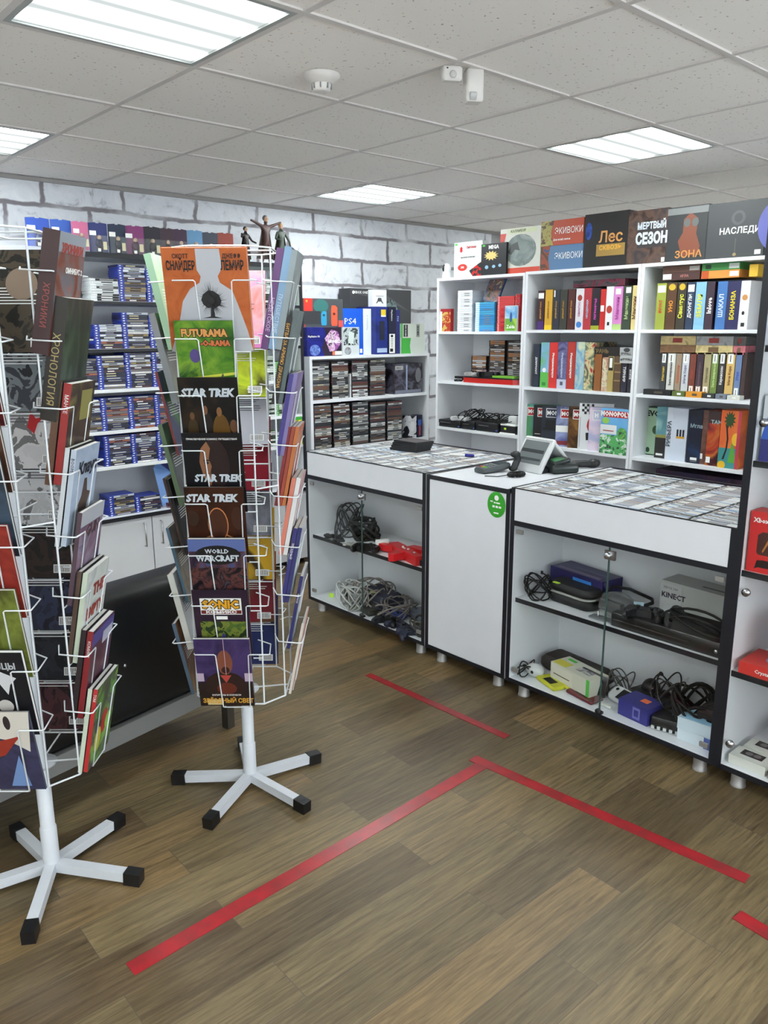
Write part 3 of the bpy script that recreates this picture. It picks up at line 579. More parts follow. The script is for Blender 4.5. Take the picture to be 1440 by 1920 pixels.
book('comic_book', 'black comic with a silver title and several dim figures, third in the front column', RK2, F_, 2, .178, .26, .005, fl((14, 14, 16), (26, 22, 20), (48, 36, 24), scale=11, seed=3), BLACK, BLACK, u=-.032,
     decals=[('e', .30, .15, .54, .60, M((30, 22, 18), .4)), ('e', .385, .56, .46, .67, M((120, 78, 50), .4)), ('e', .52, .1, .82, .57, M((96, 66, 18), .4)), ('e', .61, .54, .70, .65, M((124, 84, 52), .4)), ('e', .1, .2, .28, .52, M((60, 44, 20), .4)), ('e', .15, .50, .23, .59, M((100, 70, 44), .4)), ('e', .82, .34, .95, .50, M((100, 66, 42), .4))],
     texts=[('STAR TREK', .48, .82, .034, SIL, .05, .92, .18)])
book('comic_book', 'dark comic with a half-lit face and low silver title, fourth in the front column', RK2, F_, 3, .182, .26, .005, fl((16, 15, 17), (24, 24, 28), (30, 20, 20), scale=8, seed=4), BLACK, BLACK, u=-.028,
     decals=[('e', .28, .30, .76, .93, M((36, 22, 22), .4)), ([(.5, 0), (.15, .2), (0, .55), (.12, .85), (.45, 1), (.62, .85), (.5, .62), (.62, .45), (.52, .3), (.58, .12)], .26, .34, .58, .90, M((136, 92, 64), .4)), ('r', .33, .66, .43, .675, TXK), ('e', .34, .62, .42, .65, M((30, 22, 20), .4)), ('r', .36, .50, .45, .508, M((90, 50, 40), .4))],
     texts=[('STAR TREK', .54, .44, .032, SIL, .05, .9, .18), ('ПРИКЛЮЧЕНИЯ КОМИКС ПУТЕШЕСТВИЯ', .5, .93, .0075, TXW)])
book('comic_book', 'brown comic with a glowing head outline and a silver title, fifth in the front column', RK2, F_, 4, .182, .26, .007, fl((34, 18, 12), (60, 30, 18), (22, 16, 14), scale=9, seed=5), BLACK, BLACK, u=-.03,
     decals=[('e', .12, -.2, .94, .40, M((196, 122, 74), .4)), ('e', .135, -.22, .925, .385, M((44, 24, 16), .4)), ('e', .35, .30, .70, .74, M((196, 122, 74), .4)), ('e', .365, .31, .685, .725, M((66, 32, 18), .4)), ('r', .45, .28, .62, .42, M((58, 28, 17), .4)), ('e', .0, .5, .2, .7, M((50, 30, 20), .4)), ('e', .76, .45, .98, .75, M((60, 30, 18), .4))],
     texts=[('STAR TREK', .45, .86, .034, SIL, .05, .92, .18)])
book('graphic_novel', 'thick blue and dark hardcover with a jagged silver title, sixth in the front column', RK2, F_, 5, .178, .262, .014, fl((28, 24, 40), (54, 40, 60), (90, 60, 60), (60, 80, 130), scale=16, seed=6), M((150, 70, 40), .4), DARK, u=-.03,
     decals=[('r', 0, .84, 1, 1, M((88, 104, 158), .4)), ('e', .1, .66, .92, .92, M((24, 22, 28), .4)), ('r', 0, .0, 1, .62, fl((26, 22, 26), (60, 40, 44), (90, 54, 50), (30, 26, 34), (70, 60, 70), scale=30, seed=106, hard=True))], texts=[('WORLD', .5, .84, .020, SIL, .03), ('WARCRAFT', .5, .745, .029, SIL, .04, .86)])
sc_ = book('comic_book', 'purple-brown comic with a big yellow title over green artwork, seventh in the front column', RK2, F_, 6, .178, .26, .004, fl((40, 28, 44), (54, 36, 52), scale=8, seed=7), M((90, 80, 90), .4), DARK, u=-.028,
     decals=[('r', .1, .02, .92, .56, fl((40, 56, 30), (110, 120, 50), (74, 100, 40), (60, 50, 70), scale=34, seed=8, hard=True)), ([(.0, 0), (.5, 1), (1, 0), (.8, -.2), (.2, -.2)], .34, .12, .66, .4, M((62, 54, 140), .4)), ('r', .13, .66, .87, .89, TXW), ('r', .14, .67, .86, .72, M((110, 30, 30), .4)), ('r', .4, .59, .6, .635, TXW)],
     texts=[('КОМИКС', .5, .695, .013, TXW, .04, 1.7)])
outlined('SONIC', sc_, FM['f'](.178, .004, .26)[0], 0, .80*.26, .040, M((220, 160, 40), .4), TXK, .95)
book('comic_book', 'bottom comic of the right rack, purple with a dark bald figure and gold title', RK2, F_, 7, .18, .262, .012, fl((36, 30, 62), (70, 54, 100), (44, 36, 70), scale=6, seed=9), TXW, DARK, u=-.03,
     decals=[('r', 0, 0, 1, .36, M((34, 22, 20), .4)), ('e', .12, .1, .88, .52, M((42, 24, 22), .4)), ('e', .38, .48, .66, .84, M((130, 74, 54), .4)), ('e', .45, .5, .6, .6, M((60, 30, 24), .4)), ('r', .0, .38, .12, .5, M((190, 170, 190), .4)), ('r', .86, .38, 1, .5, M((190, 170, 190), .4)), ([(0, 1), (1, 1), (.5, 0)], .42, .36, .62, .47, M((180, 70, 60), .4)), ('e', .34, .18, .7, .36, M((100, 40, 28), .4)), ('r', .14, .02, .4, .10, M((206, 186, 130), .5)), ('r', .525, .48, .535, 1, M((190, 160, 180), .4))],
     texts=[('ЗВЁЗДНЫЙ СВЕТ', .52, .08, .024, GLD, .03, .82), ('КАПИТАНЫ И КОРАБЛИ', .5, .17, .008, TXW)])
# right rack, the other three columns
ordn = ['topmost', 'second from the top', 'third from the top', 'fourth from the top', 'fifth from the top', 'sixth from the top', 'seventh from the top', 'lowest']
def col_books(rk, fa, side, rows):
    for k, row in enumerate(rows):
        if row is None: continue
        for q, r_ in enumerate(row):
            nm, look, w_, h_, th, cv, sp, bk = r_[:8]; kw = r_[8] if len(r_) > 8 else {}
            off = sum(x[4]+.0015 for x in row[:q]); extra = '' if len(row) == 1 else (', outer' if q == 0 else (', second' if q == 1 else ', innermost'))
            book(nm, '%s, %s in the %s column of the right rack%s' % (look, ordn[k].replace(' from the top', ''), side, extra), rk, fa, k, w_, h_, th, cv, sp, bk, nb=off+.0*q, **kw)
PG = M((186, 188, 184), .7)
# left column: seen edge on and from the back
ll = 'far left pocket'
col_books(RK2, 138, 'left-hand', [
    [('hardcover_book', 'pale green hardcover book', .19, .29, .022, GREEN, M((150, 190, 160), .4), fl((150, 190, 150), (176, 204, 160), scale=7, seed=11), {'spine_side': 'r'})],
    [('hardcover_book', 'grey hardcover with a dark inner edge', .185, .28, .02, DARK, M((130, 134, 138), .5), fl((110, 112, 116), (140, 140, 136), scale=9, seed=12), {'spine_side': 'r'})],
    [('comic_book', 'dark red comic with blue back', .175, .27, .008, DARK, M((120, 50, 50), .5), fl((60, 64, 96), (70, 74, 110), (80, 130, 70), scale=5, seed=13), {'spine_side': 'r'})],
    [('hardcover_book', 'green and grey hardcover', .18, .27, .014, DARK, M((90, 110, 80), .5), fl((100, 130, 90), (80, 84, 90), (120, 126, 130), scale=6, seed=14), {'spine_side': 'r'})],
    [('comic_book', 'brown and grey comic', .175, .262, .008, DARK, M((60, 40, 34), .5), fl((96, 80, 70), (130, 116, 100), (80, 84, 90), scale=9, seed=15), {'spine_side': 'r'}), ('comic_book', 'dark comic', .175, .258, .008, DARK, BLACK, BLACK, {'spine_side': 'r'})],
    [('comic_book', 'blue-edged comic with tangled grey artwork', .175, .262, .01, DARK, M((70, 100, 120), .5), fl((96, 90, 86), (140, 130, 120), (110, 110, 116), scale=12, seed=16), {'spine_side': 'r'})],
    [('hardcover_book', 'white and dark red book', .18, .27, .02, M((110, 30, 34), .4), M((214, 214, 206), .5), fl((190, 192, 196), (206, 208, 210), scale=9, seed=17), {'spine_side': 'r'})],
    [('comic_book', 'blue comic with an orange-brown back', .178, .262, .012, M((60, 80, 110), .4), M((80, 100, 120), .5), fl((60, 46, 50), (110, 84, 66), (150, 120, 90), scale=9, seed=18), {'spine_side': 'r'})]])
# back column: back covers visible
col_books(RK2, 48, 'rear', [
    [('comic_book', 'pink and lilac comic', .175, .262, .006, DARK, M((190, 160, 200), .4), fl((214, 130, 190), (230, 170, 180), (236, 120, 110), (150, 160, 210), scale=5, seed=21))],
    [('comic_book', 'lime yellow comic', .175, .262, .006, DARK, TXW, fl((150, 180, 40), (196, 214, 50), (90, 90, 40), scale=8, seed=22))],
    [('comic_book', 'pale grey comic with printed lines', .175, .25, .006, DARK, TXW, M((190, 190, 200), .5))],
    [('graphic_novel', 'crimson graphic novel with a small picture', .175, .262, .012, DARK, M((140, 24, 40), .4), fl((150, 24, 44), (130, 20, 36), scale=4, seed=23))],
    [('comic_book', 'navy and grey comic', .175, .262, .008, DARK, M((60, 70, 90), .4), fl((40, 48, 66), (130, 130, 140), (30, 34, 44), scale=6, seed=24))],
    [('graphic_novel', 'mustard yellow graphic novel', .18, .262, .012, DARK, M((200, 150, 30), .4), fl((206, 156, 30), (214, 170, 40), (50, 40, 24), scale=5, seed=25))],
    [('graphic_novel', 'wine red graphic novel with green below', .18, .262, .012, DARK, M((110, 24, 34), .4), fl((110, 22, 34), (120, 30, 40), (50, 90, 40), scale=4, seed=26))],
    [('graphic_novel', 'navy blue graphic novel', .185, .262, .02, DARK, M((34, 38, 84), .4), fl((30, 36, 80), (40, 50, 100), scale=5, seed=27))]])
# right column: spines towards the camera
col_books(RK2, -42, 'right-hand', [
    [('hardcover_book', 'grey-green hardcover', .18, .30, .018, fl((110, 122, 124), (150, 160, 160), scale=12, seed=31), M((130, 142, 146), .4), DARK),
     ('hardcover_book', 'pale blue hardcover', .18, .31, .022, DARK, M((116, 148, 178), .4), DARK, {'spine_txt': ('ПУТЕШЕСТВИЕ', .016, M((190, 205, 220), .4), .35)}),
     ('hardcover_book', 'violet hardcover', .18, .305, .022, DARK, M((96, 62, 110), .4), DARK, {'spine_txt': ('НЕДЕТСКОЕ', .017, M((200, 180, 210), .4), .35)})],
    [('graphic_novel', 'grey translucent-covered graphic novel', .178, .29, .014, fl((90, 104, 104), (120, 132, 130), scale=7, seed=32), M((80, 92, 94), .4), DARK), ('graphic_novel', 'black graphic novel with gold lettering', .178, .27, .022, DARK, M((24, 20, 22), .4), DARK, {'spine_txt': ('БИТВА ЗА АРМИЮ ДРАКОНА', .014, GLD, .55)})],
    [('graphic_novel', 'lilac graphic novel', .176, .265, .012, fl((120, 100, 150), (150, 130, 170), scale=9, seed=33), M((120, 110, 160), .4), DARK), ('graphic_novel', 'indigo graphic novel', .176, .262, .014, DARK, M((62, 52, 124), .4), DARK)],
    [('comic_book', 'orange and white comic', .172, .262, .011, fl((190, 120, 60), (170, 60, 40), scale=8, seed=34), M((176, 100, 50), .5), DARK), ('comic_book', 'red-topped comic', .172, .262, .011, DARK, M((150, 60, 40), .5), DARK), ('comic_book', 'dark red comic', .172, .262, .011, DARK, M((120, 30, 34), .5), DARK)],
    [('comic_book', 'white comic with a red square', .172, .262, .014, fl((206, 206, 208), (190, 60, 60), scale=6, seed=35), M((214, 212, 212), .5), DARK), ('comic_book', 'white-spined comic', .172, .262, .014, DARK, M((206, 120, 100), .5), DARK)],
    [('comic_book', 'white comic with navy spine', .172, .262, .013, fl((200, 204, 210), (160, 170, 190), scale=8, seed=36), M((44, 44, 100), .5), DARK), ('comic_book', 'navy-spined comic', .172, .26, .013, DARK, M((50, 46, 110), .5), DARK, {'spine_txt': ('ЗВЁЗДНЫЙ', .01, TXW, .7)})],
    [('comic_book', 'slim navy comic', .172, .262, .011, fl((60, 60, 110), (180, 180, 190), scale=6, seed=37), M((40, 40, 96), .5), DARK, {'spine_txt': ('ВЫПУСК', .008, TXW, .7)})],
    [('comic_book', 'white comic with an orange spine end', .172, .262, .009, fl((204, 200, 196), (214, 110, 70), scale=5, seed=38), M((206, 196, 186), .5), DARK)]])
# left rack, right-hand column (covers face the shop)
S1 = 'in the left rack, right column'
book('hardcover_book', 'very thick dark red-spined volume sticking up, topmost %s' % S1, RK1, -42, 0, .168, .30, .042, fl((60, 36, 36), (110, 60, 44), (90, 96, 104), (140, 70, 44), scale=9, seed=41), M((58, 32, 34), .4), DARK, u=-.02, nb=.0,
     decals=[('r', 0, .84, 1, 1, M((130, 140, 150), .4)), ('r', .0, .0, .5, .3, M((90, 40, 32), .4))], texts=[('ХРОНИКИ', .5, .87, .030, M((160, 50, 36), .4), .04, .9), ('ОМНИБУС 2', .62, .70, .018, TXW, .03, 1)], spine_txt=('ХРОНИКИ', .022, M((150, 70, 66), .4), .4))
book('hardcover_book', 'thick black shrink-wrapped volume, second %s' % S1, RK1, -42, 1, .172, .31, .04, fl((30, 34, 34), (44, 52, 48), (66, 80, 70), scale=7, seed=42, stretch=(3, 3, .8)), M((38, 32, 28), .3), DARK, u=-.01,
     spine_txt=('ХРОНОЛОГИЯ', .026, M((170, 150, 100), .4), .42))
book('graphic_novel', 'dark volume with a red and white spine head, third %s' % S1, RK1, -42, 2, .166, .265, .02, fl((40, 32, 28), (70, 52, 40), (110, 106, 60), scale=11, seed=43), M((150, 40, 40), .4), DARK, u=-.0,
     decals=[('r', .45, .62, .9, .92, M((140, 134, 70), .4))], spine_txt=('МАНТЕ', .014, TXW, .8))
book('graphic_novel', 'brown-spined volume %s, behind the third' % S1, RK1, -42, 2, .166, .275, .018, DARK, M((96, 66, 48), .4), DARK, u=-.005, nb=.022)
book('graphic_novel', 'pale blue comic with a dark archer figure, fourth %s' % S1, RK1, -42, 3, .168, .262, .014, fl((150, 166, 190), (170, 184, 204), (140, 156, 184), scale=6, seed=44), M((180, 190, 205), .4), DARK, u=.0,
     decals=[([(.3, 0), (.7, 0), (.8, .5), (1, .7), (.7, .75), (.6, 1), (.4, 1), (.3, .7), (.1, .55)], .25, .08, .8, .66, M((84, 66, 56), .4)), ([(0, 0), (1, 0), (.7, 1), (.3, 1)], .3, .0, .75, .3, M((60, 66, 80), .4))], texts=[('Клаус', .55, .78, .045, M((34, 36, 50), .4), .04)], spine_txt=('BOOM!', .012, TXK, .84))
book('graphic_novel', 'pale comic %s, behind the archer one' % S1, RK1, -42, 3, .168, .268, .012, DARK, M((196, 200, 204), .4), DARK, u=-.004, nb=.016)
book('graphic_novel', 'misty violet-grey comic with faint letters, fifth %s' % S1, RK1, -42, 4, .168, .262, .012, fl((90, 76, 100), (140, 128, 150), (120, 90, 110), (60, 70, 100), scale=8, seed=45), M((80, 60, 70), .4), DARK, u=.0,
     decals=[('r', 0, .84, 1, 1, M((178, 182, 190), .4))], texts=[('GUN', .55, .76, .045, M((90, 60, 66), .4), .03)])
book('graphic_novel', 'white-green comic with big red letters, sixth %s' % S1, RK1, -42, 5, .168, .262, .013, fl((190, 196, 190), (206, 210, 206), (170, 176, 176), scale=9, seed=46), M((190, 200, 180), .4), DARK, u=.0,
     decals=[('r', .1, .0, .22, .3, DARK), ('r', .34, .0, .44, .34, DARK), ('r', .6, .0, .68, .3, DARK)], texts=[('THE', .6, .74, .048, M((150, 50, 40), .4), .04), ('EMPTY', .5, .50, .046, M((160, 60, 44), .4), .04, .9)])
book('graphic_novel', 'pale green-backed comic %s, behind the red-lettered one' % S1, RK1, -42, 5, .168, .268, .012, DARK, M((80, 60, 50), .4), DARK, u=-.004, nb=.015)
book('graphic_novel', 'purple comic with a red spine, seventh %s' % S1, RK1, -42, 6, .17, .262, .016, fl((60, 40, 60), (90, 50, 60), (74, 60, 110), scale=8, seed=47), M((130, 34, 40), .4), DARK, u=.0,
     decals=[('r', 0, .82, 1, .97, M((84, 76, 140), .4)), ('r', .5, .74, .96, .88, M((180, 180, 200), .4))], spine_txt=('КОМИКС', .011, TXW, .8))
book('graphic_novel', 'dark comic %s, behind the purple one' % S1, RK1, -42, 6, .17, .268, .014, DARK, M((40, 30, 34), .4), DARK, u=-.004, nb=.018)
book('comic_book', 'green comic with red and yellow shapes, lowest %s' % S1, RK1, -42, 7, .172, .258, .012, fl((50, 90, 40), (96, 150, 60), (60, 50, 60), (120, 170, 70), scale=9, seed=48), M((180, 50, 50), .4), DARK, u=.0,
     decals=[('e', .4, .3, .7, .6, M((176, 40, 40), .4)), ('e', .15, .15, .45, .45, M((200, 190, 60), .4)), ('e', .6, .3, .9, .5, M((130, 190, 60), .4))], spine_txt=('ТОМ', .01, TXW, .9))
book('comic_book', 'pale green-spined comic %s, behind the lowest' % S1, RK1, -42, 7, .172, .262, .012, DARK, M((200, 210, 190), .4), DARK, u=-.004, nb=.014)
# left rack, front-left column
S2 = 'in the front-left column of the left rack'
rows = [('grey comic', (90, 92, 100), (60, 60, 66)), ('black comic with a red edge', (30, 26, 30), (110, 40, 40)), ('brown comic', (84, 50, 36), (60, 40, 30)), ('dark teal comic', (36, 44, 54), (60, 74, 90)), ('deep red comic', (110, 30, 28), (140, 50, 40)), ('green and yellow comic', (60, 60, 30), (110, 120, 50)),
        ('charcoal comic', (34, 32, 34), (70, 50, 40)), None]
for k, r_ in enumerate(rows):
    if not r_: continue
    c1, c2 = r_[1], r_[2]
    if k == 6:
        book('comic_book', 'black comic with a pale masked face, seventh %s' % S2, RK1, -132, 6, .18, .262, .014, fl((22, 22, 26), (36, 34, 38), scale=6, seed=57), DARK, DARK, u=.0, pages=TXW,
             decals=[([(0, 1), (1, .5), (.8, .3), (.7, .0), (.5, .4)], .3, .5, .85, .9, M((200, 200, 204), .4)), ('e', .5, .28, .72, .44, M((196, 190, 184), .4)), ('e', .4, .05, .85, .3, M((16, 16, 18), .4))], texts=[('УБИЙЦЫ', .6, .84, .026, M((180, 184, 190), .4), .03, .9)])
    else: book('comic_book', '%s, %s %s' % (r_[0], ordn[k].replace(' from the top', ''), S2), RK1, -132, k, .178, .262, .012, fl(c1, c2, c1, scale=8, seed=50+k), M(c2, .4), M(c1, .4), u=.0)
book('comic_book', 'cream comic with a red splash, lowest %s' % S2, RK1, -132, 7, .18, .262, .006, fl((40, 36, 50), (60, 60, 90), (36, 30, 40), scale=6, seed=58), M((90, 110, 130), .4), DARK, u=.0,
     decals=[([(0, .6), (.3, .4), (.6, .3), (.9, 0), (1, 1), (0, 1)], 0, .5, 1, 1, M((206, 200, 190), .4)), ([(0, 0), (.6, .3), (1, 1), (.5, .8), (.3, 1)], .1, .35, .8, .7, M((150, 50, 36), .4)), ('e', .6, .78, .7, .95, M((50, 40, 44), .4)), ([(0, 0), (1, 0), (.7, 1)], .5, .05, .8, .45, M((110, 140, 190), .4))])
# left rack, rear columns (back covers seen between the other columns)
rows = [('brown comic with a pale disc', (44, 42, 36), (70, 60, 48)), ('grey and white figure comic', (60, 62, 70), (120, 126, 130)), ('white comic with a red bird mark', (206, 204, 206), (214, 212, 212)), ('pale comic with dense print', (196, 196, 198), (206, 206, 208)),
        ('dark brown comic', (34, 24, 22), (48, 34, 30)), ('navy comic with a barcode', (34, 38, 60), (48, 54, 80)), ('black comic with a framed logo', (24, 26, 34), (36, 38, 48)), ('maroon comic', (60, 30, 36), (80, 44, 50))]
for k, r_ in enumerate(rows):
    o = book('comic_book', '%s, %s, rear column of the left rack' % (r_[0], ordn[k].replace(' from the top', '')), RK1, 48, k, .19, .285, .01, DARK, M(r_[2], .4), fl(r_[1], r_[2], tuple(int(v*.6) for v in r_[1]), r_[2], scale=14, seed=60+k, hard=True))
    if k in (0, 2):
        b = MB(); b.T = FM['b'](.19, .01, .285)[0]
        if k == 0: b.prism([(.045*cos(2*pi*q/24), .19+.045*sin(2*pi*q/24)) for q in range(24)], 0, .0008, M((130, 110, 92), .4))
        else: b.prism([(-.02, .12), (.0, .1), (.01, .13), (.03, .15), (.005, .145), (-.01, .165)], 0, .0008, RED)
        b.obj('back_cover_mark', o)
rows = [('black comic', (30, 30, 34)), ('grey comic', (90, 90, 96)), ('red comic', (150, 40, 40)), ('blue comic', (50, 70, 110)), ('green comic', (60, 90, 60)), ('orange comic', (170, 90, 50)), ('white comic', (200, 200, 200)), ('violet comic', (90, 60, 110))]
for k, r_ in enumerate(rows): book('comic_book', '%s, %s in the far-left column of the left rack' % (r_[0], ordn[k]), RK1, 138, k, .175, .262, .01, M(r_[1], .4), M(r_[1], .4), M(r_[1], .4))
# ================================================================ stacked game cases
def case_mesh(name, w, d, h, shell, band, art, bar, bandw=.2, side='l'):
    """flat case lying on its back, spine towards -Y: shell, coloured spine end, printed spine insert, title bar"""
    b = MB(); b.box((-w/2, .0006, .0), (w/2, d, h-.0006), shell)
    x = -w/2; b.box((x, 0, .0008), (x+w*bandw, .0006, h-.0012), band)
    b.box((x+w*bandw, 0, .0008), (w/2-.002, .0006, h-.0012), art)
    if bar: u, v, m = bar; b.box((x+w*u, -.0004, h*.3), (x+w*v, 0, h*.72), m)
    if bandw > .1: b.box((x+w*.05, -.0004, h*.3), (x+w*.12, 0, h*.7), TXW)
    me = bpy.data.meshes.new(name); me.from_pydata([tuple(v) for v in b.v], [], b.f)
    for mt in b.mats: me.materials.append(mt)
    me.polygons.foreach_set('material_index', b.mi); me.update(); return me
BLUE = M((40, 62, 170), .35); NAVYC = M((28, 34, 110), .3)
def P_(c): return M(c, .45)
insert = [(28, 28, 30), (40, 38, 38), (222, 226, 228), (206, 210, 212), (120, 114, 104), (70, 44, 44), (160, 96, 62), (60, 62, 66), (220, 218, 208), (64, 62, 62), (36, 40, 52), (150, 130, 80), (190, 196, 200), (24, 24, 26)]
bars = [(.35, .75, TXW), (.4, .7, P_((150, 150, 150))), (.4, .8, TXK), (.45, .8, P_((120, 120, 120))), None, (.35, .6, TXW), (.4, .7, TXK), (.3, .8, P_((190, 190, 190))), (.4, .7, TXW), None, (.3, .65, P_((200, 190, 150))), (.4, .8, TXK), (.45, .75, P_((60, 60, 70))), (.35, .85, P_((150, 150, 150)))]
BC = [case_mesh('video_game_case', .160, .13, .0132, BLUE if i % 5 else NAVYC, BLUE, P_(insert[i]), bars[i]) for i in range(14)]
WC = [case_mesh('video_game_case', .160, .13, .0132, P_((214, 218, 220)), P_((224, 228, 230)), P_(insert[i]), bars[i]) for i in (0, 2, 3, 7, 13)]
DC = [case_mesh('dark_game_case', .150, .13, .0135, P_((44, 46, 50)), P_((70, 70, 74) if i % 7 else (150, 40, 40)), P_(c), bars[i] if i not in (8, 13) else None, .04) for i, c in enumerate([(40, 40, 44), (150, 152, 152), (190, 192, 190), (60, 54, 52), (90, 50, 50), (86, 88, 90), (176, 170, 156), (52, 58, 64), (96, 70, 60), (110, 80, 66), (120, 124, 128), (74, 76, 80), (206, 208, 206), (48, 50, 56)])]
def pile(name, meshes, n, x, y, z, rz, th, label, cat, group, jit=.003, pick=None, rev=False):
    rnd = random.Random(int(abs(x*1000+y*77+z*313)))
    for k in range(n):
        me = pick(k, rnd) if pick else rnd.choice(meshes)
        o = link(name, me, None, (x+rnd.uniform(-jit, jit)*abs(cos(rz)), y+rnd.uniform(0, jit)*1.0, z+k*th), rz+R(rnd.uniform(-1.2, 1.2)))
        tag(o, label, cat, group)
# wall cabinet: blue-ended cases
shelfn = {1.775: 'top shelf', 1.515: 'second shelf', 1.29: 'third shelf', 1.055: 'fourth shelf', .85: 'fifth shelf', .553: 'cabinet worktop'}
plan = {1.775: (9, 15, 14, 12), 1.515: (10, 15, 14, 14), 1.29: (14, 15, 15, 13), 1.055: (14, 14, 14, 14), .85: (13, 13, 13, 13), .553: (9, 7, 0, 0)}
coln = ['leftmost', 'second', 'third', 'fourth']
for z, ns in plan.items():
    for c, n in enumerate(ns):
        if not n: continue
        x = 1.79+.163*c+.08
        lab = '%s game case, %s stack, %s of the wall cabinet' % ('white-ended' if (z, c) == (1.775, 0) else 'blue-ended', coln[c], shelfn[z])
        pile('video_game_case', WC if (z, c) == (1.775, 0) else BC, n, x, LY+.012, z+.0004, 0, .0134, lab, 'game case', '%s stack, %s' % (coln[c], shelfn[z]))
# one more stack half hidden at the left end
for z, n in ((1.29, 13), (1.055, 13)):
    pile('video_game_case', BC, n, 1.712, LY+.016, z+.0004, 0, .0134, 'game case in the left end stack of the wall cabinet, %s' % shelfn[z], 'game case', 'left end stack, %s' % shelfn[z])
# green-ended cases at the right of the wall cabinet, seen through the wire rack
GC = [case_mesh('green_ended_game_case', .140, .13, .0132, P_((70, 150, 60)), P_((80, 160, 70)), P_(c), bars[i]) for i, c in enumerate([(210, 214, 212), (190, 194, 190), (60, 60, 60), (200, 205, 205)])]
for z, n in ((1.775, 12), (1.515, 13), (1.29, 12), (1.055, 12), (.85, 8)):
    for q, x in enumerate((2.90, 3.045)):
        pile('green_ended_game_case', GC, n if q == 0 else n-3, x, LY+.012, z+.0004, 0, .0134, 'green-ended game case, %s stack at the right end, %s of the wall cabinet' % (('left', 'right')[q], shelfn[z]), 'game case', 'green-ended stack %s, %s' % (('left', 'right')[q], shelfn[z]))
o = carton('game_box', 'yellow and green game box facing front at the right end of the wall cabinet', 'game box', .135, .02, .19, (3.11, LY+.0, .85), 0, [P_((70, 170, 60)), P_((70, 170, 60)), fl((230, 230, 50), (236, 226, 40), (40, 40, 36), scale=9, seed=70), P_((60, 60, 60)), P_((60, 60, 60)), P_((70, 170, 60))], [('f', 'r', 0, .88, 1, 1, P_((60, 170, 60))), ('f', 'e', .1, .1, .55, .7, P_((40, 40, 44)))])
# faceted pink and blue display piece on the worktop
t = thing('display_stand', 'crumpled blue and pink cardboard display piece on the cabinet worktop', 'cardboard display', (2.262, LY+.13, .5535)); t.scale = (.84, 1, .98)
b = MB(); b.add([(-.14, -.08, 0), (.2, -.1, 0), (.2, .02, .25), (-.1, .02, .27), (-.02, -.02, .2), (.06, -.05, .08), (-.15, 0, .24)], [(0, 5, 4, 6), (0, 1, 5), (5, 1, 2, 4), (4, 2, 3), (6, 4, 3)], [fl((110, 150, 216), (130, 170, 226), scale=6, seed=71), fl((220, 120, 140), (200, 180, 200), (150, 150, 180), scale=9, seed=72), P_((40, 36, 80)), P_((60, 60, 130)), P_((120, 160, 220))]); b.obj('folded_panel', t)
b = MB(); b.box((-.13, -.135, 0), (.16, -.104, .03), fl((120, 40, 60), (60, 30, 50), (190, 180, 180), scale=14, seed=73)); b.obj('base_strip', t)
# low shelf unit: dark cases
def cols(z, y, xs, ns, what):
    nm = ['leftmost', 'second', 'third', 'fourth', 'fifth']
    for c, (x, n) in enumerate(zip(xs, ns)): pile('dark_game_case', DC, n, x, y, z+.0004, 0, .0136, 'dark game case, %s stack, %s of the low unit by the brick wall' % (nm[c], what), 'game case', '%s stack, %s' % (nm[c], what))
cols(1.14, 4.415, (3.36, 3.53, 3.715, 3.885), (19, 19, 19, 19), 'upper shelf')
cols(.79, 4.415, (3.37, 3.54, 3.715, 3.885, 4.055), (23, 23, 23, 22, 22), 'middle shelf')
carton('slim_box', 'single white case standing upright between the dark stacks', 'game case', .012, .12, .17, (3.625, 4.415, 1.14), 0, P_((206, 208, 210)), texts=[('f', 'GAME', .5, .5, .006, TXK, pi/2)])
carton('figure_box', 'dark figure box with pale artwork, upper shelf of the low unit', 'toy box', .30, .15, .225, (4.19, 4.41, 1.14), 0, fl((24, 22, 28), (44, 40, 50), (90, 90, 104), (30, 26, 30), scale=8, seed=80),
       [('f', 'r', .05, .8, .32, .93, P_((170, 170, 168))), ('f', 'r', .0, .0, .02, 1, P_((50, 20, 24))), ('f', 'r', .42, .05, .47, .95, P_((150, 160, 190))), ('f', 'e', .75, .35, .95, .85, P_((110, 110, 116))), ('f', 'r', .05, .02, .95, .12, P_((120, 124, 140)))], [('f', 'NO.1', .17, .86, .02, TXK)])
carton('controller_pack', 'boxed game controller pack, black and white, low in the corner unit', 'controller box', .085, .07, .175, (4.24, 4.412, .79), 0, fl((30, 30, 36), (200, 200, 205), (60, 60, 66), scale=11, seed=81, hard=True), [('f', 'e', .2, .3, .8, .75, P_((220, 220, 225)))])
carton('controller_pack', 'slim blue and black controller pack at the right end of the low unit', 'controller box', .05, .07, .175, (4.32, 4.412, .79), 0, fl((16, 18, 24), (28, 40, 80), scale=6, seed=82), [('f', 'r', .1, .55, .8, .8, P_((50, 90, 180))), ('f', 'r', .35, .1, .6, .55, P_((190, 60, 60)))])
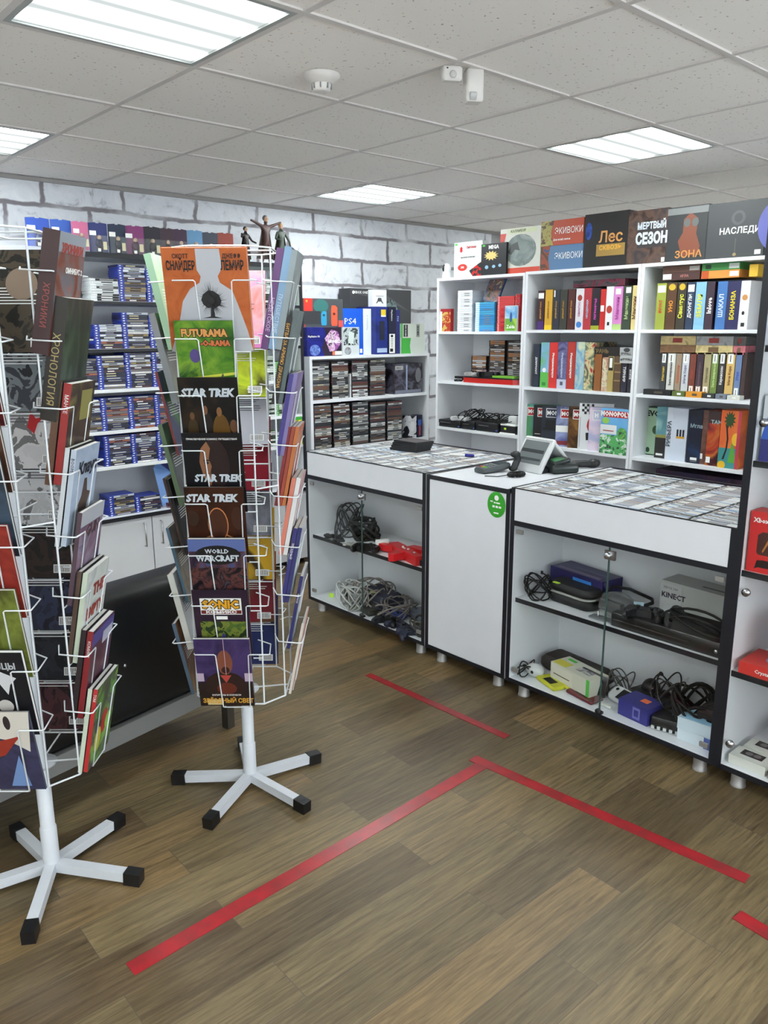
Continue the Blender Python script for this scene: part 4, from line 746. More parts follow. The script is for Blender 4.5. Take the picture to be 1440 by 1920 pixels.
# boxes on top of the low unit (top at z = 1.438)
ZT = 1.4385
carton('console_box', 'huge charcoal console box at the back of the low unit top', 'console box', .62, .13, .475, (4.12, 4.635, ZT), 0, P_((62, 63, 66)),
       [('f', [(0, 1), (.5, 1), (1, .55), (.62, .8), (.0, .98)], .1, .3, 1, .93, P_((84, 85, 88))), ('f', [(.1, .3), (.35, .0), (.8, .1), (1, .5), (.8, .9), (.4, 1), (.05, .8)], .56, .42, .78, .85, fl((60, 64, 66), (120, 140, 140), (40, 42, 44), scale=26, seed=83)), ('f', 'e', .035, .915, .07, .965, TXW)], [('f', 'XBOX ONE X', .19, .94, .026, TXW), ('f', '3 4 5', .93, .32, .012, TXW)])
carton('console_box', 'red and dark grey handheld console box with blue and red controllers', 'console box', .34, .09, .19, (3.43, 4.46, ZT+.196), 0, P_((70, 74, 78)),
       [('f', 'r', 0, .0, .03, 1, P_((190, 60, 50))), ('f', 'r', .0, .55, .22, 1, P_((206, 52, 42))), ('f', 'e', .24, .5, .62, .98, P_((50, 110, 106))), ('f', 'r', .0, .1, .42, .56, P_((52, 54, 58))), ('f', [(.1, 0), (.9, 0), (1, .1), (1, .9), (.9, 1), (.3, 1), (0, .8), (0, .2)], .43, .06, .57, .56, P_((50, 150, 190))), ('f', [(.1, 0), (.9, 0), (1, .1), (1, .9), (.7, 1), (.1, 1), (0, .8), (0, .1)], .69, .04, .85, .77, P_((226, 90, 60))), ('f', 'e', .47, .38, .53, .46, P_((30, 60, 80))), ('f', 'e', .73, .42, .80, .52, P_((90, 30, 30))), ('f', 'r', .88, .0, 1, .24, P_((220, 80, 66))), ('f', 'e', .05, .86, .1, .95, GLD)])
carton('game_bundle_box', 'dark blue bundle box with swirling pink artwork, lower left of the low unit top', 'console box', .33, .10, .195, (3.42, 4.425, ZT), 0, fl((20, 24, 90), (34, 40, 130), (24, 24, 80), scale=4, seed=84),
       [('f', [(.1, 0), (1, 0), (1, 1), (.12, 1), (.2, .7), (0, .3)], .38, 0, 1, 1, P_((34, 18, 44))), ('f', [(.3, 0), (.7, .05), (1, .4), (.8, .9), (.4, 1), (.0, .6)], .46, .15, .9, .92, fl((60, 30, 80), (170, 100, 170), (230, 200, 220), (40, 20, 50), scale=24, seed=85)), ('f', 'e', .06, .02, .34, .4, fl((40, 50, 120), (120, 150, 220), scale=30, seed=86)), ('f', 'r', .68, .03, .97, .16, TXW), ('f', 'r', .66, .03, .73, .16, P_((220, 110, 70)))],
       [('f', 'PlayStation VR', .18, .68, .017, TXW), ('f', 'WORLDS', .74, .5, .03, TXW, 0, .04)])
carton('game_box', 'small white-framed game box leaning in front of the big blue box', 'game box', .15, .03, .195, (3.63, 4.41, ZT), 0, P_((206, 212, 214)),
       [('f', 'r', .04, .36, .96, .97, fl((60, 70, 70), (180, 190, 190), (30, 30, 34), (220, 225, 225), scale=20, seed=87, hard=True)), ('f', [(.0, .1), (.9, 0), (1, .9), (.1, 1)], .32, .4, .7, .85, P_((204, 214, 210))), ('f', 'e', .1, .02, .5, .3, fl((60, 60, 64), (170, 176, 180), scale=20, seed=88))])
carton('console_box', 'tall bright blue console box with white right side', 'console box', .27, .07, .325, (3.735, 4.47, ZT), 0, [P_((30, 80, 190)), P_((222, 228, 234)), fl((24, 84, 196), (30, 100, 210), (40, 130, 220), scale=1.5, seed=89), P_((30, 80, 190)), P_((30, 80, 190)), P_((30, 80, 190))],
       [('f', 'r', .72, .0, 1, 1, P_((222, 228, 234))), ('f', 'r', .50, .04, .58, .13, P_((150, 210, 120))), ('f', 'r', .60, .04, .68, .13, TXW)], [('f', 'PS4', .27, .72, .06, TXW, 0, .0, 1.3), ('f', 'PlayStation 4', .86, .7, .02, P_((180, 186, 194)), pi/2)])
carton('console_box', 'dark blue console box with a yellow sticker', 'console box', .115, .25, .34, (3.93, 4.42, ZT), 0, fl((30, 40, 110), (40, 54, 130), (20, 26, 60), scale=3, seed=90), [('f', 'r', .45, .82, .85, .94, P_((230, 200, 40))), ('f', 'r', .45, .79, .85, .82, TXW), ('f', 'r', .3, .3, .75, .7, P_((24, 30, 54))), ('f', 'r', .1, .04, .95, .13, P_((170, 190, 220)))])
carton('console_box', 'narrow navy console box end with a white specification label', 'console box', .075, .25, .34, (4.03, 4.415, ZT), 0, P_((22, 26, 54)), [('f', 'r', .1, .02, .85, .43, TXW), ('f', 'r', .2, .05, .6, .12, TXK), ('f', 'r', .3, .36, .6, .41, TXK)]+[('f', 'r', .3, .15+.035*k, .6, .16+.035*k, TXK) for k in range(6)], [('f', 'PlayStation', .42, .82, .018, TXW, -pi/2)])
carton('console_box', 'thin navy console box end beside the labelled one', 'console box', .05, .25, .32, (4.097, 4.43, ZT), 0, P_((36, 42, 110)), (), [('f', 'PS4', .5, .8, .026, P_((150, 170, 220)), -pi/2)])
carton('console_box', 'green and white console box, lower of the pair', 'console box', .25, .2, .115, (4.25, 4.42, ZT), 0, P_((206, 214, 204)), [('f', [(0, 0), (1, 0), (.9, .5), (1, 1), (0, 1)], 0, .0, .40, 1, P_((64, 170, 64)))])
carton('console_box', 'green and white console box, upper of the pair', 'console box', .25, .2, .105, (4.247, 4.425, ZT+.116), 0, P_((206, 212, 200)), [('f', 'r', 0, 0, .1, 1, P_((90, 170, 90))), ('f', 'r', .13, .08, .3, .92, P_((22, 22, 24))), ('f', 'r', .66, .05, .8, .95, P_((150, 154, 148)))], [('f', 'XBOX 360', .215, .5, .018, TXW, pi/2), ('f', 'XBOX', .73, .5, .026, TXK, pi/2, .04)])
carton('controller_box', 'little white controller box standing on the blue console boxes', 'controller box', .135, .05, .12, (3.955, 4.47, ZT+.341), 0, P_((222, 224, 226)), [('f', [(0, 0), (.2, .5), (.3, 1), (.7, 1), (.8, .5), (1, 0), (.8, .1), (.7, .35), (.3, .35), (.2, .1)], .22, .18, .78, .52, P_((70, 74, 78)))], [('f', 'DUALSHOCK', .5, .62, .012, GREY)])
# ================================================================ items along the top of the right-hand row (z = 1.97)
def on(unit_z, l, r, x, top_y=None): pass
def rb(name, label, cat, pl, pr, ptop, z, mats, dec=(), tex=(), x=XU+.03, d=.05, h=None, group=None, py=None, rot=0):
    """box whose front edges show at pl and pr when its front stands at x"""
    mid = (pl+pr)/2; q = at(mid, ptop, 0, x); ya = at(pl, ptop, 0, x).y; yb = at(pr, ptop, 0, x).y
    return carton(name, label, cat, ya-yb, d, (h or (q.z-z)), (x, (ya+yb)/2, z), RZ+rot, mats, dec, tex, group)
ZR = 1.9705; ZR1 = 1.9655
rb('game_box', 'white retro console box with a red oval and a racing picture', 'game box', 852, 905, 453, ZR1, P_((206, 210, 208)), [('f', 'e', .14, .18, .48, .38, P_((190, 50, 40))), ('f', [(.3, 0), (1, 0), (1, .6), (.7, .5), (0, .25)], .55, .0, 1, .7, fl((40, 50, 50), (190, 40, 40), (220, 220, 220), scale=16, seed=91, hard=True)), ('f', 'r', .03, .92, .12, .97, GREEN)], [('f', '8', .26, .78, .05, RED, 0, .05), ('f', 'битовая', .62, .84, .022, RED), ('f', 'ВЫСОКОЕ КАЧЕСТВО', .5, .56, .012, TXK), ('f', '300', .31, .28, .02, TXW)], x=4.17, d=.06)
rb('game_box', 'black retro console box with a yellow starburst', 'game box', 903, 950, 456, ZR1, P_((22, 22, 26)), [('f', 's', .1, .46, .7, .78, P_((232, 196, 120))), ('f', 'e', .16, .2, .3, .32, P_((140, 180, 210))), ('f', 'e', .45, .22, .58, .32, P_((140, 180, 210))), ('f', 'e', .7, .24, .82, .34, P_((140, 180, 210))), ('f', 'r', .05, .92, .15, .98, GREEN)], [('f', 'MEGA', .5, .88, .032, TXW, 0, .04)], x=4.145, d=.06)
carton('board_game_box', 'white and red board game box with a grey map picture, left of the word games', 'board game', .325, .05, .28, (4.165, 3.355, ZR1), RZ, P_((206, 206, 196)), [('f', 'r', 0, 0, 1, .13, P_((200, 70, 50))), ('f', [(0, 0), (.25, 0), (.1, .5), (.25, 1), (0, 1)], 0, .1, .6, .9, P_((196, 60, 50))), ('f', 'e', .14, .16, .9, .86, fl((150, 160, 158), (110, 120, 118), (176, 184, 180), scale=7, seed=92)), ('f', [(0, .2), (.3, 0), (.6, .4), (1, .3), (.8, 1), (.3, .8)], .2, .42, .5, .7, P_((70, 74, 72))), ('f', 'r', .2, .88, .9, .98, P_((200, 206, 170)))], [('f', 'КАЛАМБУР', .45, .93, .022, TXK)])
carton('board_game_box', 'orange-red word game box lying above the blue one', 'board game', .31, .09, .145, (4.165, 3.035, ZR+.146), RZ, P_((176, 74, 50)), [('f', [(0, 0), (1, 0), (.8, .5), (1, 1), (0, 1)], 0, 0, .3, 1, fl((90, 70, 60), (160, 150, 90), (140, 60, 40), scale=20, seed=93, hard=True))], [('f', 'ЭКИВОКИ', .66, .55, .052, TXW, 0, .0, .8), ('f', 'Для всей семьи', .5, .22, .016, TXW)])
carton('board_game_box', 'blue word game box under the orange-red one', 'board game', .31, .09, .145, (4.165, 3.03, ZR), RZ, P_((86, 120, 158)), [('f', [(0, 0), (1, 0), (.8, .5), (1, 1), (0, 1)], 0, 0, .22, 1, fl((90, 70, 60), (150, 80, 60), (60, 90, 130), scale=20, seed=94, hard=True))], [('f', 'ЭКИВОКИ', .66, .55, .052, TXW, 0, .0, .8)])
BG = [(1098, 1180, 398, 'black board game box with gold curling letters', P_((30, 28, 28)), [('f', 'r', .3, .2, .95, .42, P_((150, 120, 60))), ('f', 'e', .03, .52, .18, .85, fl((30, 50, 110), (60, 90, 170), scale=20, seed=95))], [('f', 'Лес', .62, .54, .085, M((196, 140, 80), .35)), ('f', 'сквозь', .62, .36, .045, GLD)]),
      (1180, 1254, 393, 'black board game box with big silver letters over portraits', fl((36, 30, 30), (90, 70, 60), (60, 54, 56), scale=11, seed=96), [('f', 'r', .26, .30, .96, .76, P_((50, 46, 48))), ('f', 'r', .9, .02, .98, .1, TXW)], [('f', 'МЕРТВЫЙ', .61, .70, .048, SIL, 0, .04, .72), ('f', 'СЕЗОН', .62, .46, .078, SIL, 0, .05, .72)]),
      (1254, 1330, 386, 'dark shrink-wrapped board game box with an orange masked figure', P_((46, 48, 50)), [('f', [(.2, 0), (.0, .35), (.2, .55), (.2, .85), (.5, 1), (.85, .85), (.8, .5), (1, .2), (.9, 0)], .3, .1, .85, .88, P_((120, 66, 46))), ('f', 'e', .42, .62, .58, .78, P_((90, 94, 92))), ('f', 'e', .62, .62, .78, .78, P_((90, 94, 92))), ('f', 'r', 0, .86, 1, .98, P_((120, 122, 122)))], [('f', 'ЗОНА', .58, .12, .05, M((190, 130, 70), .35), 0, .02, 1.1)]),
      (1330, 1440, 377, 'wide charcoal board game box with a crest and white letters', P_((58, 60, 62)), [('f', 'e', .42, .58, .66, .84, P_((78, 80, 82))), ('f', 'e', .47, .63, .61, .79, P_((58, 60, 62))), ('f', 'r', .515, .08, .53, .35, P_((84, 84, 80))), ('f', 'e', .49, .03, .55, .09, P_((150, 130, 90))), ('f', 'r', .86, .04, .96, .12, TXW)], [('f', 'НАСЛЕДИЕ', .62, .48, .042, TXW, 0, .02, 1.0)])]
for pl, pr, pt, lab, mt, dc, tx in BG: rb('board_game_box', lab, 'board game', pl, pr, pt, ZR, mt, dc, tx, x=4.15, d=.08)
# small white camera with a black eye
t = thing('security_camera', 'small white camera with a black eye on top of the shelf unit', 'camera', (4.19, 4.02, ZR1), RZ-R(20))
b = MB(); b.lathe([(.032, 0), (.034, .01), (.03, .03), (.026, .045)], M((226, 228, 230), .3), 24); b.obj('base', t)
b = MB(); b.ball((0, 0, .068), (.031, .031, .036), M((226, 228, 230), .3), 20, 12); b.obj('head', t)
b = MB(); b.ball((0, -.018, .07), (.018, .017, .026), BLACK, 16, 10); b.ball((0, -.034, .074), .003, CHROME); b.obj('lens_window', t)
# purple round advertising disc in front of the charcoal box
b = MB(); b.prism([(.14*cos(2*pi*k/48), .14+.14*sin(2*pi*k/48)) for k in range(48)], 0, .006, P_((92, 96, 168)))
tag(b.obj('advertising_disc', None, (XU+.012, 1.70, 1.9710), rot=(pi/2, 0, RZ)), 'round purple-blue disc standing in front of the wide charcoal board game box', 'sign')
# ================================================================ board games on the shelves: spines face the shop
def spine(lab, pl, pr, pt, z, c, txt=None, tc=TXW, ts=.02, dec=(), x=XU+.03, d=.24, sx=1, up_=True, h=None):
    tx = [('f', txt, .5, .5, ts, tc, pi/2 if up_ else -pi/2, .03, sx)] if txt else []
    return rb('board_game_box', lab, 'board game', pl+.3, pr-.3, pt, z, c if isinstance(c, bpy.types.Material) else P_(c), dec, tx, x=x, d=d, h=h)
Z1 = 1.6125; Z2 = 1.2525; Z3 = .8855
m2 = 'on the top shelf of the middle unit'
spine('purple-footed dark spine, leftmost %s' % m2, 1009, 1022, 545, Z1, (58, 30, 40), 'ДРЕВНИЙ УЖАС', GLD, .013, [('f', 'r', 0, 0, 1, .22, P_((72, 40, 110))), ('f', 'r', .1, .8, .9, .94, TXW)])
spine('yellow board game spine %s' % m2, 1023, 1037, 543, Z1, (206, 160, 50), 'ДРЕВНИЙ УЖАС', P_((120, 50, 20)), .013, [('f', 'r', 0, 0, 1, .12, P_((230, 196, 40)))])
spine('dark blue gold-lettered spine %s, after the yellow' % m2, 1038, 1051, 543, Z1, (44, 48, 58), 'ДРЕВНИЙ УЖАС', GLD, .013, [('f', 'r', .1, .82, .3, .98, TXW)])
spine('dark green-grey spine with gold letters %s' % m2, 1051, 1065, 543, Z1, (56, 56, 50), 'ДРЕВНИЙ УЖАС', GLD, .013)
spine('dark brown-red spine with gold letters %s' % m2, 1066, 1080, 542, Z1, (74, 34, 32), 'ДРЕВНИЙ УЖАС', GLD, .013)
spine('white spine with pink and blue print %s' % m2, 1081, 1096, 541, Z1, (214, 212, 216), 'СВИНТУС', P_((170, 50, 120)), .018, [('f', 'e', .15, .05, .85, .2, P_((60, 120, 190))), ('f', 'e', .2, .7, .8, .85, P_((150, 60, 50)))])
spine('crimson spine with pale blue letters %s' % m2, 1096, 1111, 540, Z1, (170, 50, 60), 'НЕУДЕРЖКИ', P_((170, 200, 220)), .017)
spine('black spine with magenta letters %s' % m2, 1111, 1127, 540, Z1, (34, 30, 38), 'ПОГРАНИЧЬЕ', P_((220, 80, 190)), .018, [('f', 'r', 0, 0, 1, .1, P_((150, 160, 40)))])
spine('narrow red spine %s' % m2, 1127, 1138, 542, Z1, (190, 40, 36), None, TXW, .02, [('f', 'r', .1, .45, .7, .6, TXW)])
spine('white spine with a red pictogram %s' % m2, 1138, 1152, 537, Z1, (222, 222, 222), None, TXW, .02, [('f', 'e', .1, .38, .9, .56, P_((180, 60, 50))), ('f', 'r', .3, .1, .6, .18, TXK)])
spine('pink-lilac spine with green foot %s' % m2, 1152, 1169, 537, Z1, (206, 130, 190), 'Манчкин', P_((170, 70, 150)), .03, [('f', 'r', 0, 0, 1, .13, P_((170, 200, 120))), ('f', 'r', .2, .82, .8, .95, TXW)])
spine('dark green spine %s' % m2, 1170, 1186, 536, Z1, (50, 64, 48), 'Манчкин', P_((170, 190, 130)), .03, [('f', 'r', .3, .84, .9, .97, TXW)])
spine('cream yellow spine, last on the right %s' % m2, 1187, 1198, 535, Z1, (216, 196, 130), 'Манчкин', P_((120, 80, 40)), .03)
y0_, y1_ = at(1075, 530, 0, XU+.05).y, at(1172, 530, 0, XU+.05).y
carton('board_game_box', 'dark flat board game box lying across the tops of the spines, middle unit', 'board game', y0_-y1_, .2, .04, (XU+.05, (y0_+y1_)/2, 1.862), RZ, fl((24, 24, 28), (60, 66, 66), (110, 40, 60), (30, 30, 32), scale=14, seed=97))
m3 = 'on the top shelf of the right unit'
U3 = [(1233, 1251, 'yellow-green spine with fruit', (150, 160, 60), 'ФРУКТ', P_((206, 60, 40)), .022), (1252, 1271, 'brown spine with orange letters', (84, 56, 34), 'УНО', P_((226, 150, 50)), .03), (1272, 1289, 'dark spine with yellow-green letters', (56, 50, 40), 'Свинтус', P_((220, 220, 70)), .032),
      (1290, 1305, 'navy spine with white letters', (40, 54, 78), 'ДЖУНГЛИ', TXW, .024), (1306, 1326, 'sky blue spine with yellow letters', (130, 180, 214), 'ЗЕМЛЯ', P_((220, 220, 50)), .036), (1327, 1342, 'dark purple spine with white letters', (56, 40, 54), 'Inlove', TXW, .034), (1347, 1366, 'royal blue spine', (64, 112, 172), 'ШАКАЛ', P_((210, 225, 240)), .032),
      (1366, 1391, 'navy spine with bright yellow letters', (40, 40, 84), 'БОНАНЗА', P_((236, 214, 40)), .030), (1391, 1409, 'white spine with small pictures', (226, 226, 228), None, None, 0)]
for k, (a_, c_, n_, col, tx_, tc_, ts_) in enumerate(U3):
    dec = [('f', 'r', .1, .80, .9, .95, TXW)] if k in (0, 3) else ([('f', 'e', .2, .6, .8, .72, P_((200, 140, 80))), ('f', 'e', .3, .3, .6, .38, TXK), ('f', 'r', .3, .06, .7, .14, TXK)] if k == 8 else ([('f', 'e', .15, .84, .85, .98, P_((200, 170, 50)))] if k in (1, 2) else ()))
    spine('%s %s' % (n_, m3), a_, c_, 531-k*.6, Z1, col, tx_, tc_ or TXW, ts_ or .02, dec)
def lying(lab, pl, pr, z, hh, c, dec=(), tx=(), x=XU+.035, d=.2):
    ya, yb = at(pl, 600, 0, x).y, at(pr, 600, 0, x).y
    return carton('board_game_box', lab, 'board game', ya-yb, d, hh, (x, (ya+yb)/2, z), RZ, c if isinstance(c, bpy.types.Material) else P_(c), dec, tx)
zt = 1.6125+.262
lying('dark brown flat box lying on the spines, lower left, right unit', 1236, 1305, zt, .04, (70, 44, 40), [('f', 'r', .02, .15, .25, .85, TXW)], [('f', 'ИГРА', .6, .5, .018, P_((180, 120, 110)))])
lying('brown flat box lying on the spines, upper left, right unit', 1236, 1305, zt+.041, .036, (96, 66, 52), [('f', 'r', .72, .2, .98, .8, P_((190, 186, 180)))])
lying('orange flat box lying on the spines, right unit', 1308, 1378, zt, .04, (210, 140, 60), [('f', 'r', .75, .2, .98, .8, TXW), ('f', 'r', .0, 0, .2, 1, P_((180, 80, 30)))])
lying('green flat box lying on the orange one', 1308, 1378, zt+.041, .036, (60, 140, 66), [('f', 'r', .72, .15, .98, .85, P_((210, 216, 210))), ('f', 'r', .1, .2, .25, .8, P_((30, 70, 40)))])
lying('small yellow box lying at the right end, right unit', 1396, 1412, zt, .06, (220, 176, 50))
m4 = 'on the second shelf of the middle unit'
V2 = [(1001, 1013, 645, 'dark spine with pale letters', (44, 50, 64), 'ДОМИНАНТ', TXW, .018), (1015, 1031, 642, 'pale blue spine with green foot', (150, 190, 216), None, None, 0), (1031, 1047, 642, 'bright red spine', (206, 52, 46), 'Имаджинариум', TXW, .02), (1047, 1065, 641, 'violet-blue marbled spine', (76, 70, 110), 'Имаджинариум', P_((200, 210, 230)), .02),
      (1065, 1081, 641, 'brick red spine', (176, 56, 46), 'Имаджинариум', TXW, .02), (1081, 1098, 641, 'cream and blue picture spine', (190, 200, 170), None, None, 0), (1098, 1115, 642, 'red, cream and green picture spine', (170, 140, 110), None, None, 0), (1116, 1129, 664, 'orange-brown spine', (140, 86, 44), None, None, 0),
      (1130, 1141, 670, 'short red and cream spine', (150, 90, 70), 'МОНСТР', P_((230, 220, 190)), .018), (1141, 1152, 668, 'short beige spine with a black label', (170, 150, 90), None, None, 0), (1153, 1166, 668, 'short brown striped spine', (90, 70, 50), None, None, 0), (1167, 1178, 667, 'short navy spine with tall white letters', (44, 42, 56), 'ТУРНИР', TXW, .022), (1179, 1189, 667, 'short black spine with small white marks', (34, 34, 44), 'МАФИЯ', TXW, .015)]
arts = {1: (fl((150, 190, 220), (120, 170, 190), (110, 180, 90), scale=6, seed=100)), 3: fl((76, 66, 110), (110, 110, 150), (60, 50, 90), scale=14, seed=101), 5: fl((200, 206, 170), (110, 160, 190), (170, 190, 190), scale=9, seed=102), 6: fl((160, 50, 50), (206, 196, 150), (90, 110, 90), (120, 60, 60), scale=14, seed=103), 8: fl((150, 60, 50), (210, 200, 170), (90, 40, 30), scale=14, seed=104)}
for k, (a_, c_, pt, n_, col, tx_, tc_, ts_) in enumerate(V2):
    dec = {1: [('f', 'r', 0, 0, 1, .34, P_((96, 180, 80))), ('f', 'e', .25, .34, .7, .44, TXW), ('f', 'r', .25, .04, .7, .12, P_((60, 130, 60)))], 3: [('f', 'r', 0, 0, 1, .2, P_((190, 196, 214))), ('f', 'r', .35, .07, .65, .15, P_((90, 90, 110)))], 9: [('f', 'r', .1, .6, .9, .98, P_((30, 28, 26))), ('f', 'r', .25, .68, .75, .95, TXW)], 10: [('f', 'r', 0, .3+.24*q, 1, .34+.24*q, P_((150, 120, 80))) for q in range(3)]}.get(k, ())
    spine('%s %s' % (n_, m4), a_, c_, pt, Z2, arts.get(k, P_(col)), tx_, tc_ or TXW, ts_ or .02, dec, up_=(k in (3,)) is False and False)
lying('wide black flat box lying above the short spines, middle unit', 1117, 1166, 1.2525+.175, .085, (34, 28, 26), [('f', 'r', 0, 0, .25, .3, P_((150, 96, 50)))], [('f', 'ГРАНЬ', .28, .7, .032, P_((130, 110, 70)))])
lying('grey card game box marked with black letters, upper of two at the right', 1166, 1190, 1.2525+.215, .045, (168, 170, 170), [('f', 'e', .3, .4, .8, .95, P_((60, 60, 64)))], [('f', 'SPYFALL', .5, .2, .018, TXK)], x=XU+.02, d=.09)
lying('grey card game box marked with black letters, lower of two at the right', 1167, 1190, 1.2525+.170, .044, (176, 178, 178), [('f', 'e', .04, .3, .2, .6, P_((90, 90, 94)))], [('f', 'SPYFALL', .62, .5, .018, TXK)], x=XU+.02, d=.09)
m5 = 'on the second shelf of the right unit'
W_ = [(1241, 1252, 'dark grey spine with yellow letters', (60, 62, 66), P_((220, 190, 70))), (1253, 1268, 'white spine with grey letters', (214, 214, 206), P_((90, 90, 90))), (1269, 1280, 'grey and orange spine', (160, 140, 120), P_((200, 100, 50))), (1281, 1294, 'white-blue spine', (206, 208, 214), P_((110, 120, 150))), (1295, 1307, 'rust brown spine', (120, 60, 48), P_((160, 70, 50))), (1308, 1321, 'dark plum spine', (62, 46, 56), P_((110, 90, 100))),
      (1322, 1335, 'beige spine', (170, 160, 120), P_((120, 110, 80))), (1336, 1349, 'leaf green spine', (116, 140, 70), P_((200, 220, 150))), (1350, 1363, 'dark spine with white letters', (54, 50, 50), TXW), (1364, 1380, 'cream-orange spine with brown letters', (220, 184, 110), P_((130, 80, 40))), (1381, 1393, 'blue picture spine', (110, 130, 170), P_((60, 90, 190))), (1394, 1402, 'narrow dark brown spine', (70, 52, 50), TXW)]
for k, (a_, c_, n_, col, tc_) in enumerate(W_):
    dec = [('f', 'r', .15, .76, .8, .97, TXW), ('f', 'r', .4, .8, .5, .94, TXK)] if k in (0, 1, 3, 7, 8, 9) else ([('f', 'r', .15, .03, .8, .24, TXW), ('f', 'r', .4, .07, .5, .2, TXK)] if k in (4, 5, 6, 10) else ())
    spine('%s %s' % (n_, m5), a_, c_, 661, Z2, col, ('Манчкин', 'Зельеварение', 'Каркассон', 'Мачи Коро', 'Игра', 'Колонизаторы')[k % 6] if k < 11 else None, tc_, .019, dec, x=XU+.06)
zt = 1.2525+.230
TOPR = [(1242, 1308, 0, (120, 90, 66), 'multicoloured brown flat box, lower left of the pile'), (1309, 1379, 0, (200, 182, 130), 'cream flat box with an orange tile, lower middle of the pile'), (1380, 1403, 0, (190, 110, 120), 'pink flat box, lower right of the pile'),
        (1242, 1308, 1, (190, 170, 120), 'beige flat box with red letters, upper left of the pile'), (1309, 1379, 1, (150, 150, 150), 'grey flat box, upper middle of the pile'), (1380, 1403, 1, (90, 90, 88), 'dark grey flat box, upper right of the pile')]
for a_, c_, lv, col, n_ in TOPR:
    lying('%s on the right unit' % n_, a_, c_, zt+lv*.048, .047, fl(col, tuple(min(255, int(v*1.15)) for v in col), tuple(int(v*.8) for v in col), scale=14, seed=int(a_)), [('f', 'r', .35, .25, .62, .8, P_((150, 50, 40) if lv else (120, 90, 60)))], x=XU+.06)
for k, (a_, c_, hh, col, n_) in enumerate([(1206, 1258, .03, (32, 32, 34), 'long black flat box'), (1260, 1284, .028, (96, 110, 50), 'small green and red box'), (1286, 1316, .03, (226, 150, 40), 'small orange box'), (1318, 1340, .025, (50, 54, 52), 'small dark green box'), (1342, 1362, .026, (120, 130, 146), 'small grey-blue box'), (1364, 1388, .022, (214, 216, 206), 'small white box')]):
    ya, yb = at(a_, 735, 0, XU+.006).y, at(c_, 735, 0, XU+.006).y
    carton('card_box', '%s lying in front on the second shelf of the right unit' % n_, 'card box', ya-yb, .05, hh, (XU+.006, (ya+yb)/2, Z2), RZ, P_(col), [('f', 'r', .4, .3, .7, .7, TXW if k % 2 else P_((90, 80, 70)))])
# third shelf of the middle unit: big boxes facing front, each overlapping the one behind
def mono(k, pl, pr, pt, lab, mt, dec, tx, wd=.25, dd=.026):
    x, fi = (XU+.035, R(20)) if k < 7 else (XU+.008, 0)
    ya = at(pl, pt, 0, x).y; z_ = at((pl+pr)/2, pt, 0, x).z; wd = min(wd, ya-YU[2][1]-.024)
    return carton('board_game_box', lab, 'board game', wd, dd, z_-Z3, (x+wd/2*sin(fi), ya-wd/2*cos(fi), Z3), RZ+fi, mt, dec, tx)
mm_ = 'low in the middle unit'
LB = lambda c: [('f', 'r', .11, .70, .9, .93, TXW), ('f', 'r', .125, .715, .885, .915, P_(c))]
mono(0, 982, 1001, 758, 'green and blue property game box %s, farthest left' % mm_, fl((70, 140, 80), (90, 150, 110), (100, 160, 190), scale=3, seed=110), LB((180, 40, 44)), [('f', 'MONOPOLY', .5, .81, .036, TXW, 0, .04, .9)])
mono(1, 1001, 1017, 760, 'black property game box with a red label %s' % mm_, P_((24, 22, 24)), LB((170, 30, 34))+[('f', 'r', .05, .25, .2, .26, TXW), ('f', 'r', .05, .08, .25, .11, P_((170, 170, 170)))], [('f', 'MONOPOLY', .5, .81, .036, TXW, 0, .04, .9)])
mono(2, 1017, 1044, 761, 'navy property game box with a top hat %s' % mm_, P_((36, 42, 54)), LB((40, 44, 70))+[('f', 'r', .1, .42, .34, .64, P_((20, 20, 24))), ('f', 'r', .04, .38, .42, .43, P_((20, 20, 24))), ('f', 'r', .38, .05, .5, .18, P_((60, 130, 190))), ('f', 'e', .05, .05, .13, .11, TXW)], [('f', 'MONOPOLY', .5, .81, .036, TXW, 0, .04, .9)])
mono(3, 1044, 1067, 762, 'violet and white property game box %s' % mm_, fl((90, 96, 150), (150, 160, 200), (60, 60, 90), scale=5, seed=111), LB((170, 30, 40))+[('f', 'r', .0, .36, .5, .52, TXW), ('f', 'r', .02, .04, .5, .14, P_((120, 40, 50)))], [('f', 'MONOPOLY', .5, .81, .036, TXW, 0, .04, .9)])
mono(4, 1067, 1087, 763, 'dark brown property game box with gold glow %s' % mm_, fl((44, 30, 24), (96, 64, 34), (140, 100, 50), scale=12, seed=112), LB((150, 28, 34)), [('f', 'MONOPOLY', .5, .81, .036, TXW, 0, .04, .9)])
o = mono(5, 1087, 1128, 757, 'white box with a black checkerboard corner %s' % mm_, P_((216, 218, 220)), [('f', 'r', .08+.07*i, .93-.055*j, .15+.07*i, .985-.055*j, TXK) for i in range(6) for j in range(4) if (i+j) % 2 == 0]+[('f', [(.3, 0), (1, .05), (.85, .3), (.9, .6), (1, .9), (.6, 1), (.1, .6), (.0, .3)], .24, .40, .42, .74, P_((176, 46, 44))), ('f', [(.1, 0), (.9, .1), (1, 1), (.0, .9)], .22, .2, .4, .38, TXK), ('f', 'r', .04, .04, .05, .7, GREY)], [('f', 'N', .31, .29, .04, TXW, .2, .04)], wd=.21)
mono(6, 1106, 1129, 764, 'pale pink and white box half covered by the blue one %s' % mm_, fl((206, 206, 220), (220, 200, 214), (180, 180, 210), scale=8, seed=113), LB((190, 190, 214)), [('f', 'M', .22, .81, .036, TXW, 0, .04, .9)], wd=.2)
